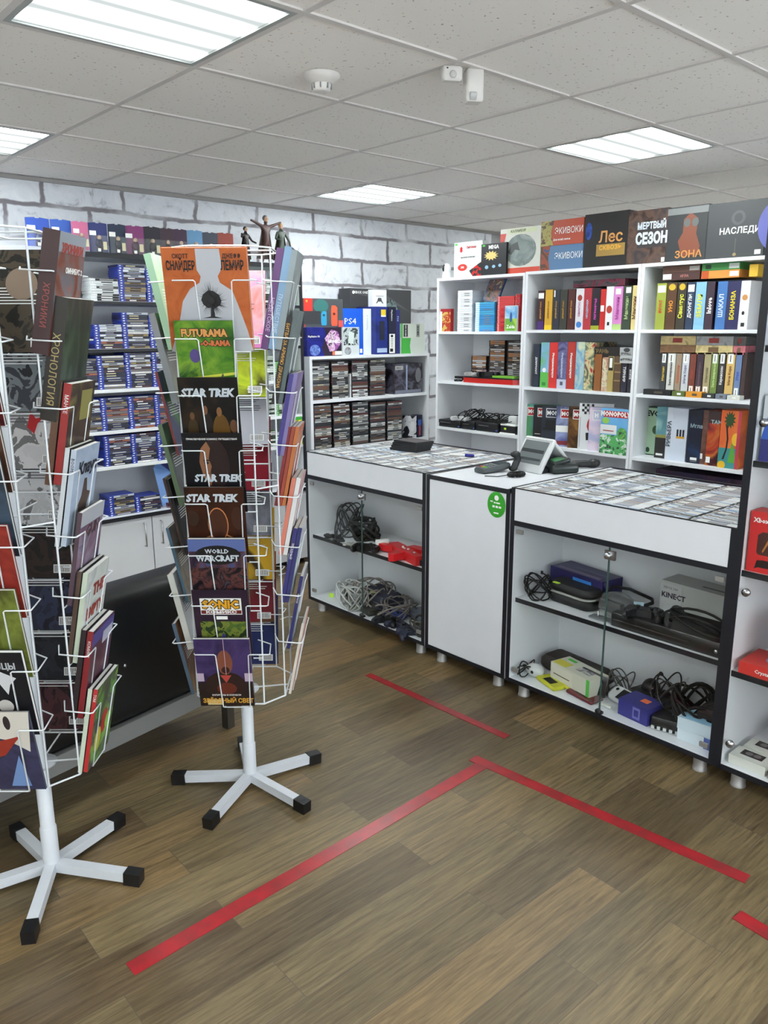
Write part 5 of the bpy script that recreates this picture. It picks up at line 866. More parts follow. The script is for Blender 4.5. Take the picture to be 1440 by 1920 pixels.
mono(7, 1128, 1186, 767, 'light blue junior property game box with a red and white title, front of the row', fl((120, 180, 220), (96, 160, 214), scale=3, seed=114), [('f', 'r', .08, .81, .98, .95, P_((190, 40, 44))), ('f', 'r', 0, 0, 1, .42, fl((206, 220, 206), (90, 170, 100), (60, 80, 70), (230, 230, 220), scale=22, seed=115, hard=True)), ('f', 'r', .0, .44, .6, .64, P_((220, 222, 222))), ('f', 'e', .62, .34, .98, .6, fl((200, 170, 60), (90, 170, 90), (60, 60, 60), scale=24, seed=116)), ('f', 'e', .05, .66, .32, .8, P_((150, 200, 90))), ('f', 'r', .1, .5, .5, .52, P_((160, 60, 60)))], [('f', 'MONOPOLY', .53, .88, .038, TXW, 0, .05, .92)])
# third shelf of the right unit
def face(pl, pr, pt, x, lab, mt, dec=(), tx=(), d=.05, rot=0, nm='board_game_box'):
    return rb(nm, lab, 'board game', pl, pr, pt, Z3, mt, dec, tx, x=x, d=d, rot=rot)
mr_ = 'low in the right unit'
face(1203, 1213, 764, XU+.17, 'narrow grey-green box edge %s' % mr_, P_((120, 136, 124)), tx=[('f', 'ЭВОЛЮЦИЯ', .5, .5, .014, TXW, pi/2)], d=.12)
face(1213, 1240, 763, XU+.15, 'pale green box with a dark leaf mark %s' % mr_, P_((36, 60, 44)), [('f', 'r', .06, .02, .97, .98, P_((170, 200, 168))), ('f', 'e', .5, .44, .95, .62, P_((60, 90, 50))), ('f', 'e', .12, .05, .4, .16, P_((40, 70, 50)))], [('f', 'EVO', .5, .86, .044, TXK, 0, .05)], d=.06)
face(1233, 1253, 763, XU+.085, 'box with a teal mountain picture and dark foot %s' % mr_, fl((130, 180, 180), (100, 150, 160), (170, 206, 196), scale=5, seed=120), [('f', 'r', 0, 0, 1, .4, P_((44, 40, 40))), ('f', 'r', .15, .05, .8, .09, TXW), ('f', 'r', 0, .4, 1, .46, P_((150, 150, 80)))], d=.055)
face(1253, 1264, 764, XU+.06, 'white box edge with dark tall letters %s' % mr_, P_((206, 214, 224)), tx=[('f', 'РИВЬЕРА', .5, .5, .032, P_((60, 70, 90)), pi/2, .03)], d=.16)
face(1264, 1292, 766, XU+.06, 'plain pale blue-white box with a small emblem %s' % mr_, P_((200, 208, 222)), [('f', 'r', .3, .46, .42, .6, TXK), ('f', 'r', .5, .46, .62, .6, TXK), ('f', 'r', .7, .46, .82, .6, TXK), ('f', 'r', .28, .43, .85, .47, GLD)], d=.16)
face(1294, 1319, 769, XU+.05, 'dark navy box with faint letters %s' % mr_, fl((28, 30, 40), (34, 40, 60), (40, 70, 110), scale=5, seed=121), [('f', 'r', .3, .06, .8, .11, TXW), ('f', 'r', .3, .03, .8, .045, GREY)], [('f', 'Мгла', .6, .7, .03, P_((150, 170, 180)))], d=.16)
face(1319, 1330, 769, XU+.055, 'brown box edge with a white code label %s' % mr_, fl((90, 60, 50), (120, 90, 80), scale=14, seed=122), [('f', 'r', .1, .1, .5, .2, TXW)], d=.15)
face(1330, 1353, 771, XU+.045, 'dark red box with an orange landscape %s' % mr_, fl((100, 40, 40), (170, 60, 40), (190, 110, 50), (70, 30, 34), scale=7, seed=123), [('f', 'r', .0, .78, 1, 1, P_((60, 40, 40))), ('f', 'r', .05, .05, .4, .16, TXW)], [('f', 'TAM', .7, .8, .03, P_((170, 190, 190)))], d=.15)
face(1354, 1392, 770, XU+.03, 'colourful box with a palm tree at sunset %s' % mr_, fl((206, 90, 50), (220, 120, 60), (170, 50, 50), scale=3, seed=124), [('f', 'r', 0, 0, 1, .35, P_((60, 140, 140))), ('f', [(0, 0), (1, 0), (.7, .3), (.3, 1)], .5, .1, 1, .5, P_((90, 160, 60))), ('f', 'e', .62, .4, 1, .62, P_((230, 180, 50))), ('f', [(0, 0), (.3, .3), (.35, .6), (.15, 1), (.3, 1), (.5, .6), (.45, .3), (.2, 0)], .2, .15, .7, .75, TXK), ('f', 's', .15, .68, .75, 1, P_((40, 70, 30))), ('f', 'r', .86, .0, 1, 1, P_((190, 60, 80))), ('f', 'e', .0, -.02, .4, .12, P_((226, 180, 40)))], d=.15)
# low unit 1: handheld games, stacks
def hc(name, w, d, h, shell, c1, c2): return [case_mesh(name, w, d, h, P_(shell), P_(c1), P_(c2[i]), bars[i+2] if i % 2 else None, .22) for i in range(len(c2))]
zz = 1.6022; xx = XU+.05
def stackpx(name, ms, n, pl, pr, z, th, lab, cat, grp, x=xx): ya, yb = at(pl, 600, 0, x).y, at(pr, 600, 0, x).y; pile(name, ms, n, x, (ya+yb)/2, z, RZ, th, lab, cat, grp, .002)
stackpx('handheld_game_case', hc('handheld_game_case', .135, .12, .0135, (214, 216, 218), (222, 222, 222), [(216, 218, 220), (206, 208, 210), (220, 220, 222)]), 20, 855, 888, zz, .0138, 'slim white game case in the white stack of the corner unit', 'game case', 'white slim cases')
stackpx('handheld_game_case', hc('handheld_game_case', .17, .12, .0135, (60, 150, 200), (200, 226, 236), [(60, 150, 206), (44, 130, 190), (70, 160, 200)]), 14, 888, 930, zz, .0138, 'slim cyan game case in the blue stack of the corner unit', 'game case', 'cyan slim cases')
stackpx('handheld_game_case', hc('handheld_game_case', .145, .10, .0105, (190, 40, 46), (206, 60, 60), [(196, 44, 50), (176, 36, 42), (206, 70, 70)]), 21, 931, 965, zz, .0108, 'slim red game case in the wide red stack of the corner unit', 'game case', 'red slim cases, wide stack')
stackpx('handheld_game_case', hc('handheld_game_case', .04, .10, .0105, (190, 40, 46), (206, 60, 60), [(196, 44, 50), (176, 36, 42)]), 22, 966, 974, zz, .0108, 'slim red game case in the narrow red stack beside the unit divider', 'game case', 'red slim cases, narrow stack')
y_ = at(835, 600, 0, XU+.02).y
carton('handheld_game_case', 'small red and gold game box standing at the left of the top shelf, corner unit', 'game box', .105, .03, .155, (XU+.02, y_, zz), RZ, P_((150, 30, 34)), [('f', 'r', 0, 0, .2, .88, TXW), ('f', 'r', .2, .0, .98, .86, fl((170, 60, 40), (200, 170, 90), (50, 40, 30), scale=24, seed=130, hard=True))])
o = carton('video_game_box', 'blue game box leaning back on top of the cyan stack', 'game box', .13, .014, .19, (XU+.10, at(918, 560, 0, XU+.1).y, zz+.198), RZ, P_((50, 80, 120)), [('f', 'r', .04, .03, .96, .86, fl((60, 70, 60), (150, 110, 90), (50, 80, 110), (200, 180, 140), scale=20, seed=131))], rot=(R(-14), R(14), RZ))
carton('video_game_box', 'small bright game case with a green meadow in front of the red stack', 'game box', .105, .012, .165, (XU+.028, at(958, 600, 0, XU+.028).y, zz), RZ, P_((190, 196, 200)), [('f', 'r', .03, .5, .97, .97, fl((90, 150, 206), (130, 180, 216), (190, 210, 220), scale=8, seed=132)), ('f', 'r', .03, .03, .97, .5, fl((130, 190, 60), (100, 160, 60), (170, 200, 90), scale=9, seed=133)), ('f', 'e', .4, .35, .6, .75, P_((50, 90, 150)))], [('f', 'Zelda', .5, .18, .03, TXW, 0, .03)])
# second shelf: brownish cases behind a red guitar controller
xx2 = XU+.16; zz = 1.2552
BR = [case_mesh('tan_game_case', .14, .13, .0135, P_((50, 44, 42)), P_((40, 36, 36)), P_(c), bars[i], .08) for i, c in enumerate([(150, 110, 80), (190, 130, 80), (170, 170, 170), (60, 50, 46), (206, 206, 206), (90, 80, 70)])]
for pl, n, nm in ((884, 13, 'left'), (917, 21, 'middle'), (951, 21, 'right')):
    ya = at(pl, 650, 0, xx2).y; pile('tan_game_case', BR, n, xx2, ya-.072, zz, RZ, .0136, 'brown-spined game case in the %s stack behind the red guitar controller' % nm, 'game case', 'brown-spined cases, %s stack' % nm, .002)
t = thing('guitar_controller', 'red and black toy guitar controller lying on the shelf of the corner unit', 'game controller', (XU+.075, 3.565, 1.2555), RZ)
b = MB(); b.T = Matrix.Identity(4); body = [(-.27, -.02), (-.24, -.055), (-.1, -.065), (.08, -.06), (.20, -.055), (.235, -.02), (.23, .03), (.1, .06), (-.1, .06), (-.22, .04)]
b.prism(body, 0, .032, M((190, 34, 30), .3)); b.prism([(x*.985, y*.96) for x, y in body], .032, .04, BLACK); b.obj('body', t)
b = MB(); b.box((-.36, -.018, .02), (-.24, .012, .036), BLACK); b.obj('neck', t)
carton('game_box', 'lime green game case lying on the guitar controller', 'game box', .19, .05, .014, (XU+.035, 3.46, 1.2962), RZ, P_((120, 180, 60)))
def gamepad(name, label, loc, rz, col=BLACK, accent=DARK, s=1.0, tilt=0, cat='game controller', group=None, z90=0):
    t = thing(name, label, cat, loc, rz, group, rot=(R(tilt), 0, rz)); b = MB(); b.T = Matrix.Diagonal((s, s, s, 1))
    P = [(-.035, .03), (.035, .03), (.06, .035), (.074, .02), (.078, -.02), (.07, -.06), (.056, -.066), (.045, -.035), (.03, -.018), (-.03, -.018), (-.045, -.035), (-.056, -.066), (-.07, -.06), (-.078, -.02), (-.074, .02), (-.06, .035)]
    for z0, z1, k in ((.0, .008, .93), (.008, .024, 1), (.024, .031, .92)): b.prism([(x*k, y*k) for x, y in P], z0, z1, col)
    b.ball((-.062, -.045, .016), (.014, .024, .017), col, 10, 6); b.ball((.062, -.045, .016), (.014, .024, .017), col, 10, 6); b.obj('shell', t)
    for x in (-.026, .026): q = MB(); q.T = b.T; q.lathe([(.007, .028), (.006, .038), (.010, .040), (.010, .043), (.0001, .044)], accent, 12, (x, -.006, 0)); q.obj('thumbstick', t)
    q = MB(); q.T = b.T
    for k in range(4): q.ball((.05+.011*cos(k*pi/2), .014+.011*sin(k*pi/2), .032), (.0042, .0042, .003), accent, 8, 4)
    q.box((-.062, .011, .03), (-.038, .017, .034), accent); q.box((-.053, .002, .03), (-.047, .026, .034), accent); q.obj('buttons', t); return t
def cable(name, label, cat, c, rx, ry, rz_, n, r=.0028, mat=RUB, seed=0, group=None, turns=3.0, parent=None):
    """a coiled or tangled lead lying in an ellipsoid around c"""
    rnd = random.Random(seed); pts = []; ph = [rnd.uniform(0, 6.28) for _ in range(6)]; N = int(26*turns)
    for i in range(N):
        t_ = i/N*turns*2*pi; k = 1+.22*sin(t_*.37+ph[0])
        pts.append((rx*k*cos(t_+.3*sin(t_*.31+ph[1]))*.95, ry*k*sin(t_+.4*sin(t_*.23+ph[2])), max(r, rz_*(.5+.5*sin(t_*1.37+ph[3])))))
    b = MB(); b.tube(pts, r, mat, 6); e = pts[-1]; b.box((e[0]-.007, e[1]-.005, max(0, e[2]-.004)), (e[0]+.014, e[1]+.005, e[2]+.006), mat)
    o = b.obj(name, parent, c, rnd.uniform(0, 3)); return tag(o, label, cat, group)
gamepad('game_controller', 'black and silver game controller lying on the red guitar controller', (XU+.08, 3.62, 1.30), RZ+.4, BLACK, P_((160, 130, 150)))
gamepad('game_controller', 'pale grey game controller at the left end of the red guitar controller', (XU+.09, 3.76, 1.296), RZ-.3, P_((170, 168, 166)), BLACK, .85)
cable('cable', 'black lead hanging by the left end of the guitar controller', 'cable', (XU+.06, 3.89, 1.2555), .035, .03, .012, 20, .003, seed=3, turns=2)
# third shelf: consoles
zz = .9255
def console(label, pl, pr, h, x=XU+.02, d=.24, mat=BLACK, z=zz, trim=DARK):
    ya, yb = at(pl, 790, 0, x).y, at(pr, 790, 0, x).y; t = thing('game_console', label, 'game console', (x, (ya+yb)/2, z), RZ)
    w_ = ya-yb; b = MB(); b.rbox((-w_/2, 0, 0), (w_/2, d, h*.45), mat, .006); b.rbox((-w_/2, -.004, h*.5), (w_/2, d, h), mat, .006); b.obj('shell', t)
    b = MB(); b.box((-w_/2+.003, .003, h*.44), (w_/2-.003, d-.003, h*.51), trim); b.obj('groove', t)
    b = MB(); b.box((-w_*.35, -.0048, h*.62), (w_*.1, -.0038, h*.68), GREY); b.box((w_*.4, -.001, h*.15), (w_*.46, 0, h*.3), M((60, 90, 200), .3)); b.obj('disc_slot', t); return t
console('slim black game console, left one on the lower shelf of the corner unit', 820, 863, .052)
console('black game console, middle one on the lower shelf of the corner unit', 865, 890, .058)
console('wide black game console, right one on the lower shelf of the corner unit', 892, 934, .064)
t = carton('headset_case', 'white and black boxy headset case with a yellow tag', 'headset', .125, .12, .055, (XU+.03, at(952, 800, 0, XU+.03).y, zz), RZ, P_((28, 28, 32)), [('f', 'r', .25, .5, .4, .75, LIME)]); 
b = MB(); b.rbox((-.066, -.004, .055), (.066, .124, .066), TXW, .01); b.rbox((-.066, -.004, -.0), (.066, .0, .008), TXW, .001); b.obj('white_lid', t)
b = MB(); b.rbox((-.028, .03, .066), (.05, .07, .12), P_((206, 208, 206)), .012); tag(b.obj('charging_base', t), 'pale grey top piece')
cable('cable', 'tangle of black leads heaped on the left console', 'cable', (XU+.12, 3.80, zz+.053), .10, .05, .075, 30, .0035, seed=5, turns=5)
cable('cable', 'tangle of black leads heaped on the middle console', 'cable', (XU+.12, 3.62, zz+.064), .08, .05, .05, 30, .0035, seed=6, turns=4)
cable('cable', 'black leads running over the right console', 'cable', (XU+.15, 3.44, zz+.07), .13, .05, .05, 30, .003, seed=8, turns=3)
gamepad('game_controller', 'white and black game controller among the leads on the left console', (XU+.05, 3.84, zz+.056), RZ+.2, P_((200, 202, 204)), BLACK, .9)
# below, behind the counter: dark boxes glimpsed
carton('board_game_box', 'dark box with orange letters showing behind the counter, middle unit', 'board game', .35, .2, .12, (XU+.03, 2.72, .5005), RZ, P_((50, 34, 30)), (), [('f', 'МОЗАИКА', .5, .7, .04, P_((190, 120, 60)))])
carton('console_box', 'dark blue box edge showing behind the counter, right unit', 'console box', .5, .25, .33, (XU+.03, 2.05, .5005), RZ, fl((30, 34, 60), (60, 40, 60), (24, 24, 30), scale=6, seed=134))
# ================================================================ figures and blister packs along the top of the wall cabinet (z = 2.033)
PK = [(50, 95, 404, (50, 80, 170)), (97, 136, 408, (60, 96, 180)), (137, 168, 412, (206, 110, 150)), (168, 202, 414, (40, 50, 110)), (205, 237, 417, (30, 44, 70)), (236, 271, 420, (130, 50, 110)), (271, 302, 422, (30, 26, 40)), (303, 328, 425, (60, 36, 50)), (328, 353, 427, (60, 30, 60)), (355, 382, 429, (100, 150, 190)), (383, 411, 433, (60, 66, 80)), (411, 440, 434, (150, 60, 44))]
pn = ['bright blue', 'lighter blue', 'pink', 'navy', 'dark teal', 'magenta', 'black', 'dark plum', 'purple', 'pale blue', 'slate grey', 'rust red']
for k, (pl, pr, pt, col) in enumerate(PK):
    yy = LY+.02 if k > 1 else LY+.06; zb = 2.0335 if k > 2 else 2.0455
    if k < 2: yy = LY+.05
    a_ = at(pl, pt, 1, yy); c_ = at(pr, pt, 1, yy); h_ = a_.z-zb; w_ = c_.x-a_.x
    t = thing('figure_blister_pack', '%s hanging card pack with a toy figure, on top of the wall cabinet' % pn[k], 'toy pack', ((a_.x+c_.x)/2, yy, zb), R(-6) if k > 2 else 0, 'figure packs on the wall cabinet')
    b = MB(); b.prism([(-w_/2, 0), (w_/2, 0), (w_/2, h_*.97), (w_*.1, h_), (w_*.08, h_*.97), (-w_*.08, h_*.97), (-w_*.1, h_), (-w_/2, h_*.97)], 0, .002, P_(col)); o = b.obj('card', t, (0, .035, 0), rot=(pi/2, 0, 0))
    b = MB(); b.box((-w_*.42, 0, .004), (w_*.42, .032, h_*.56), FILM()); b.obj('blister', t)
    b = MB(); b.ball((-.0, .018, h_*.5), (w_*.12, .012, h_*.08), P_((206, 176, 150)), 10, 6); b.ball((0, .018, h_*.3), (w_*.2, .012, h_*.16), P_(tuple(int(v*.5) for v in col)), 10, 6); b.ball((-w_*.1, .018, h_*.12), (w_*.08, .01, h_*.12), P_((40, 40, 44)), 8, 5); b.ball((w_*.1, .018, h_*.12), (w_*.08, .01, h_*.12), P_((40, 40, 44)), 8, 5); b.obj('toy_figure', t)
    b = MB(); b.box((w_*.14, -.001, h_*.1), (w_*.34, 0, h_*.36), P_((216, 206, 170))); b.box((-w_*.15, -.001, .006), (w_*.0, 0, .022), TXW)
    if k < 6: b.box((-w_*.55, -.002, h_*.55), (-w_*.2, -.0012, h_*.7), TXW)
    b.obj('price_tag', t)
def figure(label, loc, rz, s, coat, coat2, arms, cape=False, hair=(90, 60, 40), base=True):
    t = thing('action_figure', label, 'toy figure', loc, rz); me = bpy.data.meshes.new('body'); bm_v = []
    J = {'p': (0, 0, .5), 'c': (0, 0, .72), 'n': (0, 0, .82), 'h': (0, -.01, .90), 'ls': (-.1, 0, .78), 'rs': (.1, 0, .78), 'le': arms[0], 'lh': arms[1], 're': arms[2], 'rh': arms[3], 'lk': (-.1, -.03, .27), 'lf': (-.13, 0, .03), 'rk': (.08, .0, .27), 'rf': (.12, .03, .03)}
    E_ = [('p', 'c'), ('c', 'n'), ('n', 'h'), ('c', 'ls'), ('ls', 'le'), ('le', 'lh'), ('c', 'rs'), ('rs', 're'), ('re', 'rh'), ('p', 'lk'), ('lk', 'lf'), ('p', 'rk'), ('rk', 'rf')]
    rad = {'p': .075, 'c': .085, 'n': .03, 'h': .05, 'ls': .04, 'rs': .04, 'le': .03, 're': .03, 'lh': .022, 'rh': .022, 'lk': .045, 'rk': .045, 'lf': .035, 'rf': .035}
    ks = list(J); me.from_pydata([tuple(v*s for v in J[k]) for k in ks], [(ks.index(a), ks.index(b_)) for a, b_ in E_], [])
    me.materials.append(P_(coat)); o = link('body', me, t)
    import bmesh
    bm = bmesh.new(); bm.from_mesh(me); lay = bm.verts.layers.skin.verify(); bm.verts.ensure_lookup_table()
    for i, k in enumerate(ks): bm.verts[i][lay].radius = (rad[k]*s, rad[k]*s); bm.verts[i][lay].use_root = (k == 'p')
    bm.to_mesh(me); bm.free(); o.modifiers.new('skin', 'SKIN')
    o.modifiers.new('smooth', 'SUBSURF').levels = 1
    b = MB(); b.ball((0, -.012*s, .93*s), (.052*s, .055*s, .065*s), P_((200, 160, 130)), 12, 8); b.ball((0, .01*s, .95*s), (.062*s, .06*s, .066*s), P_(hair), 12, 8)
    for x in (-.02, .02): b.ball((x*s, -.066*s, .935*s), .007*s, BLACK, 6, 4)
    b.obj('head', t)
    b = MB(); N = 12; ang = [pi*.95*k/(N-1)-pi*.0 for k in range(N)]
    vs = [(cos(a_)*.09*s, sin(a_)*.06*s, .74*s) for a_ in ang]+[(cos(a_)*(.2+.03*(k % 2))*s, (sin(a_)*.16+.02)*s, .12*s) for k, a_ in enumerate(ang)]
    b.add(vs, [(k, k+1, N+k+1, N+k) for k in range(N-1)], P_(coat2), True); c = b.obj('coat', t); c.modifiers.new('thick', 'SOLIDIFY').thickness = .006*s
    if base: b = MB(); b.lathe([(.2*s, 0), (.2*s, .02*s), (.0001, .022*s)], BLACK, 20); b.obj('stand', t)
    return t
figure('small dark figure standing with weapons raised, left of the three figures on the cabinet', (at(462, 480, 1, LY+.12).x, LY+.12, 2.0335), R(10), .22, (40, 34, 32), (34, 40, 36), ((-.2, -.05, .7), (-.28, -.15, .8), (.2, -.05, .62), (.28, -.16, .56)), hair=(30, 26, 24))
figure('hooded figure with both arms spread wide, middle of the three figures', (at(500, 480, 1, LY+.12).x, LY+.12, 2.0335), R(5), .30, (70, 40, 36), (150, 140, 136), ((-.26, 0, .84), (-.42, -.02, .88), (.26, 0, .84), (.42, -.02, .9)), hair=(110, 110, 112))
figure('blond figure leaning beside the hooded one, right of the three figures', (at(528, 480, 1, LY+.12).x, LY+.12, 2.0335), R(-8), .26, (60, 70, 60), (90, 80, 66), ((-.2, -.1, .62), (-.1, -.2, .6), (.2, -.05, .6), (.26, -.02, .42)), hair=(190, 150, 90))
# ================================================================ disc cases filed spine-up under the glass counter tops
def up_mesh(shell, ins, c2):
    """case standing on its long edge, spine upward: local X = length, Y = thickness"""
    b = MB(); b.box((-.0945, 0, 0), (.0945, .0142, .1275), shell); b.box((-.089, .0012, .1275), (.089, .0130, .1281), ins)
    b.box((-.03, .0035, .1281), (.04, .0105, .1284), c2); b.box((-.086, .003, .1281), (-.07, .011, .1284), c2)
    me = bpy.data.meshes.new('disc_case'); me.from_pydata([tuple(v) for v in b.v], [], b.f)
    for mt in b.mats: me.materials.append(mt)
    me.polygons.foreach_set('material_index', b.mi); me.update(); return me
UC = [((50, 52, 54), (226, 228, 228), (120, 120, 124)), ((60, 60, 60), (232, 232, 230), (40, 40, 44)), ((44, 46, 48), (226, 230, 232), (90, 90, 100)), ((70, 72, 72), (214, 216, 214), (150, 120, 110)), ((40, 40, 42), (96, 100, 106), (180, 180, 180)), ((170, 176, 178), (226, 230, 232), (110, 110, 120)), ((60, 62, 64), (140, 170, 200), (230, 230, 230)),
      ((50, 50, 52), (222, 220, 214), (120, 60, 50)), ((36, 36, 38), (60, 62, 66), (190, 190, 190)), ((190, 196, 196), (216, 220, 222), (60, 90, 150)), ((56, 58, 60), (228, 226, 222), (150, 150, 150)), ((44, 44, 46), (170, 172, 172), (50, 50, 50))]
UP = [up_mesh(P_(a), P_(b_), P_(c_)) for a, b_, c_ in UC]
def filed(yc, top, depth0, n, individual, stuff, lab, grp, wts=None):
    """one column of filed cases, running from the counter front to the back"""
    rnd = random.Random(int(yc*1000)); x = XF+depth0
    for k in range(n):
        me = rnd.choice(UP); y = yc+rnd.uniform(-.002, .002); th = .0143+rnd.choice((0, 0, 0, .0004))
        if k < individual: tag(link('disc_case', me, None, (x, y, top-.129), RZ), lab, 'disc case', grp)
        else: stuff.append((me, x, y, top-.129))
        x += th
NCASE = 48; st_ = []
onm = ['leftmost', 'second', 'third', 'fourth', 'rightmost']
hC = (2.108-1.135)/2-.02; hA = (3.605-2.635)/2-.02
for c in range(5):
    yc = 2.108-.02-.0965-c*.1925+.003
    filed(yc+.0, .955, .022, 49, 49, st_, 'disc case filed spine-up, %s row of the counter beside the tall case' % onm[c], 'spine-up cases, %s row, near counter' % onm[c])
for c in range(5):
    yc = 3.605-.02-.0945-c*.1895
    filed(yc, .945, .022, 49, 11, st_, 'disc case filed spine-up at the front of the %s row, far counter' % onm[c], 'spine-up cases, front of the %s row, far counter' % onm[c])
b = MB()
for me, x, y, z_ in st_:
    T = Matrix.Translation((x, y, z_)) @ Matrix.Rotation(RZ, 4, 'Z'); b.T = T
    for pg in me.polygons: b.add([me.vertices[i].co for i in pg.vertices], [tuple(range(len(pg.vertices)))], me.materials[pg.material_index])
tag(b.obj('filed_cases'), 'the many further disc cases filed spine-up under the glass of the far counter', 'disc cases', None, 'stuff')
# on the counter tops
TA = .9450; TC = .9550; TB_ = .9455
for k in range(4):
    me = DC[(3, 7, 13, 0)[k]]
    o = carton('dark_disc_case', 'black disc case, %s of the little pile on the far counter' % ['lowest', 'second from the bottom', 'third from the bottom', 'topmost'][k], 'disc case', .19, .135, .0142, (3.03+.002*k, 3.23-.003*k, TA+.0143*k), RZ+R(8-3*k), P_((26, 26, 30)), [('t', 'r', .05, .05, .95, .95, fl((60, 40, 50), (90, 80, 84), (30, 30, 34), scale=9, seed=140+k))] if k == 3 else (), group='black cases piled on the far counter')
t = thing('marker_pen', 'white and blue marker pen lying on the far counter', 'pen', (3.13, 2.885, TA+.008), R(-62)); b = MB(); b.T = Matrix.Rotation(pi/2, 4, 'Y'); b.lathe([(.0001, -.06), (.007, -.058), (.008, .03), (.0001, .03)], TXW, 12); b.obj('barrel', t)
b = MB(); b.T = Matrix.Rotation(pi/2, 4, 'Y'); b.lathe([(.0001, .03), (.0083, .03), (.0083, .075), (.004, .08), (.0001, .08)], M((34, 34, 130), .3), 12); tag(b.obj('cap', t), 'blue cap')
def bp(px, py, z=TB_): q = at(px, py, 2, z); return (q.x, q.y, z)
# card terminal
t = thing('card_terminal', 'dark grey card payment terminal lying on the narrow white counter', 'card terminal', bp(924, 884), RZ-R(12))
b = MB(); b.T = Matrix.Rotation(R(7), 4, 'X'); b.rbox((-.042, -.085, .004), (.042, .085, .034), M((66, 72, 74), .4), .014); b.obj('body', t)
b = MB(); b.T = Matrix.Rotation(R(7), 4, 'X')
for i in range(3):
    for j in range(4): b.box((-.027+.02*i, -.06+.018*j, .034), (-.013+.02*i, -.048+.018*j, .0365), [P_((190, 60, 60)), P_((200, 190, 70)), P_((80, 170, 80))][i] if j == 0 else P_((110, 116, 118)))
b.obj('keypad', t)
b = MB(); b.T = Matrix.Rotation(R(7), 4, 'X'); b.box((-.03, .02, .034), (.03, .065, .0355), M((50, 60, 62), .15)); b.obj('screen', t)
# cash register: white wedge with a dark display, lid at the back
t = thing('cash_register', 'white wedge-shaped cash register with a dark panel on the narrow counter', 'cash register', bp(985, 884), RZ-R(8)); t.scale = (1.3, 1.15, 1.15)
b = MB(); PW = M((206, 208, 208), .35)
b.T = Matrix.Translation((0, 0, 0)) @ Matrix.Rotation(R(-32), 4, 'X'); b.rbox((-.075, -.008, .0), (.075, .014, .16), PW, .008); b.T = Matrix.Translation((0, .22, .0)) @ Matrix.Rotation(R(47), 4, 'X'); b.rbox((-.072, -.01, .02), (.072, .006, .20), PW, .007)
b.T = Matrix.Identity(4); b.prism([(-.07, .02), (.07, .02), (.07, .19), (-.07, .19)], 0, .02, DARK); b.obj('housing', t)
b = MB(); b.T = Matrix.Rotation(R(-32), 4, 'X'); b.box((-.06, -.0115, .035), (.06, -.008, .14), M((110, 116, 118), .3)); b.box((-.056, -.0125, .085), (.056, -.0115, .1), M((60, 64, 66), .2)); b.box((-.056, -.0125, .05), (.056, -.0115, .06), M((70, 74, 76), .2)); b.obj('front_panel', t)
# scanner handset leaning against it, coiled lead
t = thing('barcode_scanner', 'black handheld scanner leaning against the cash register', 'scanner', bp(962, 884), RZ-R(20)); t.scale = (.8, .8, .8)
b = MB(); b.tube([(0, .0, .012), (-.002, .02, .05), (0, .03, .075), (.004, .02, .10)], .021, DARK, 12); b.ball((.004, .01, .105), (.026, .034, .02), BLACK, 12, 8); b.ball((0, 0, .016), (.024, .028, .014), BLACK, 12, 6); b.obj('body', t)
pts = []; c0 = Vector(bp(968, 893)); 
for k in range(220): a_ = k/220*2*pi*.97; rr = .036+.008*cos(k*1.0); pts.append((rr*cos(a_)*1.15, rr*sin(a_)*.8, .010+.008*sin(k*1.0)))
b = MB(); b.tube(pts, .0026, RUB, 5); b.tube([(-.04, .02, .008), (-.09, .04, .004), (-.12, .09, .004)], .0024, RUB, 5); tag(b.obj('coiled_cable', None, c0), 'coiled black lead curled on the counter in front of the cash register', 'cable')
t = thing('card_terminal', 'bulky dark terminal with a green-topped reader behind the cash register', 'card terminal', bp(1042, 886), RZ-R(25))
b = MB(); b.rbox((-.05, -.04, 0), (.05, .10, .045), M((36, 44, 42), .35), .014); b.T = Matrix.Translation((0, 0, .045)) @ Matrix.Rotation(R(12), 4, 'X'); b.rbox((-.042, -.03, -.004), (.042, .06, .018), M((40, 48, 46), .3), .01); b.obj('body', t)
b = MB(); b.T = Matrix.Translation((0, 0, .045)) @ Matrix.Rotation(R(12), 4, 'X'); b.box((-.034, -.02, .018), (.034, .03, .0195), M((70, 130, 84), .3)); tag(b.obj('screen', t), 'green screen')
t = thing('barcode_scanner', 'second black scanner lying beside the green-topped terminal', 'scanner', bp(1088, 878), RZ+R(60)); b = MB(); b.tube([(-.07, 0, .018), (-.02, 0, .022), (.03, .0, .022), (.06, .0, .018)], .018, BLACK, 10); b.ball((.07, 0, .022), (.035, .024, .022), BLACK, 12, 8); b.obj('body', t)
def crumple(rx, ry, rz_, seed, mat):
    b = MB(); rn = random.Random(seed); N, Mm = 14, 8; vs = []
    for j in range(Mm+1):
        for i in range(N): k = rn.uniform(.8, 1.15); vs.append((rx*k*sin(pi*j/Mm)*cos(2*pi*i/N), ry*k*sin(pi*j/Mm)*sin(2*pi*i/N), max(0, rz_*(1+k*cos(pi*j/Mm))*.5)))
    b.add(vs, [(j*N+i, (j+1)*N+i, (j+1)*N+(i+1) % N, j*N+(i+1) % N) for j in range(Mm) for i in range(N)], mat); return b
# ================================================================ things inside the glass counters; shelf tops at .456 and .083
Za, Zb = .4565, .0835
def ip(px, py, z): q = at(px, py, 2, z); return (max(q.x, XF+0.040), q.y, z)
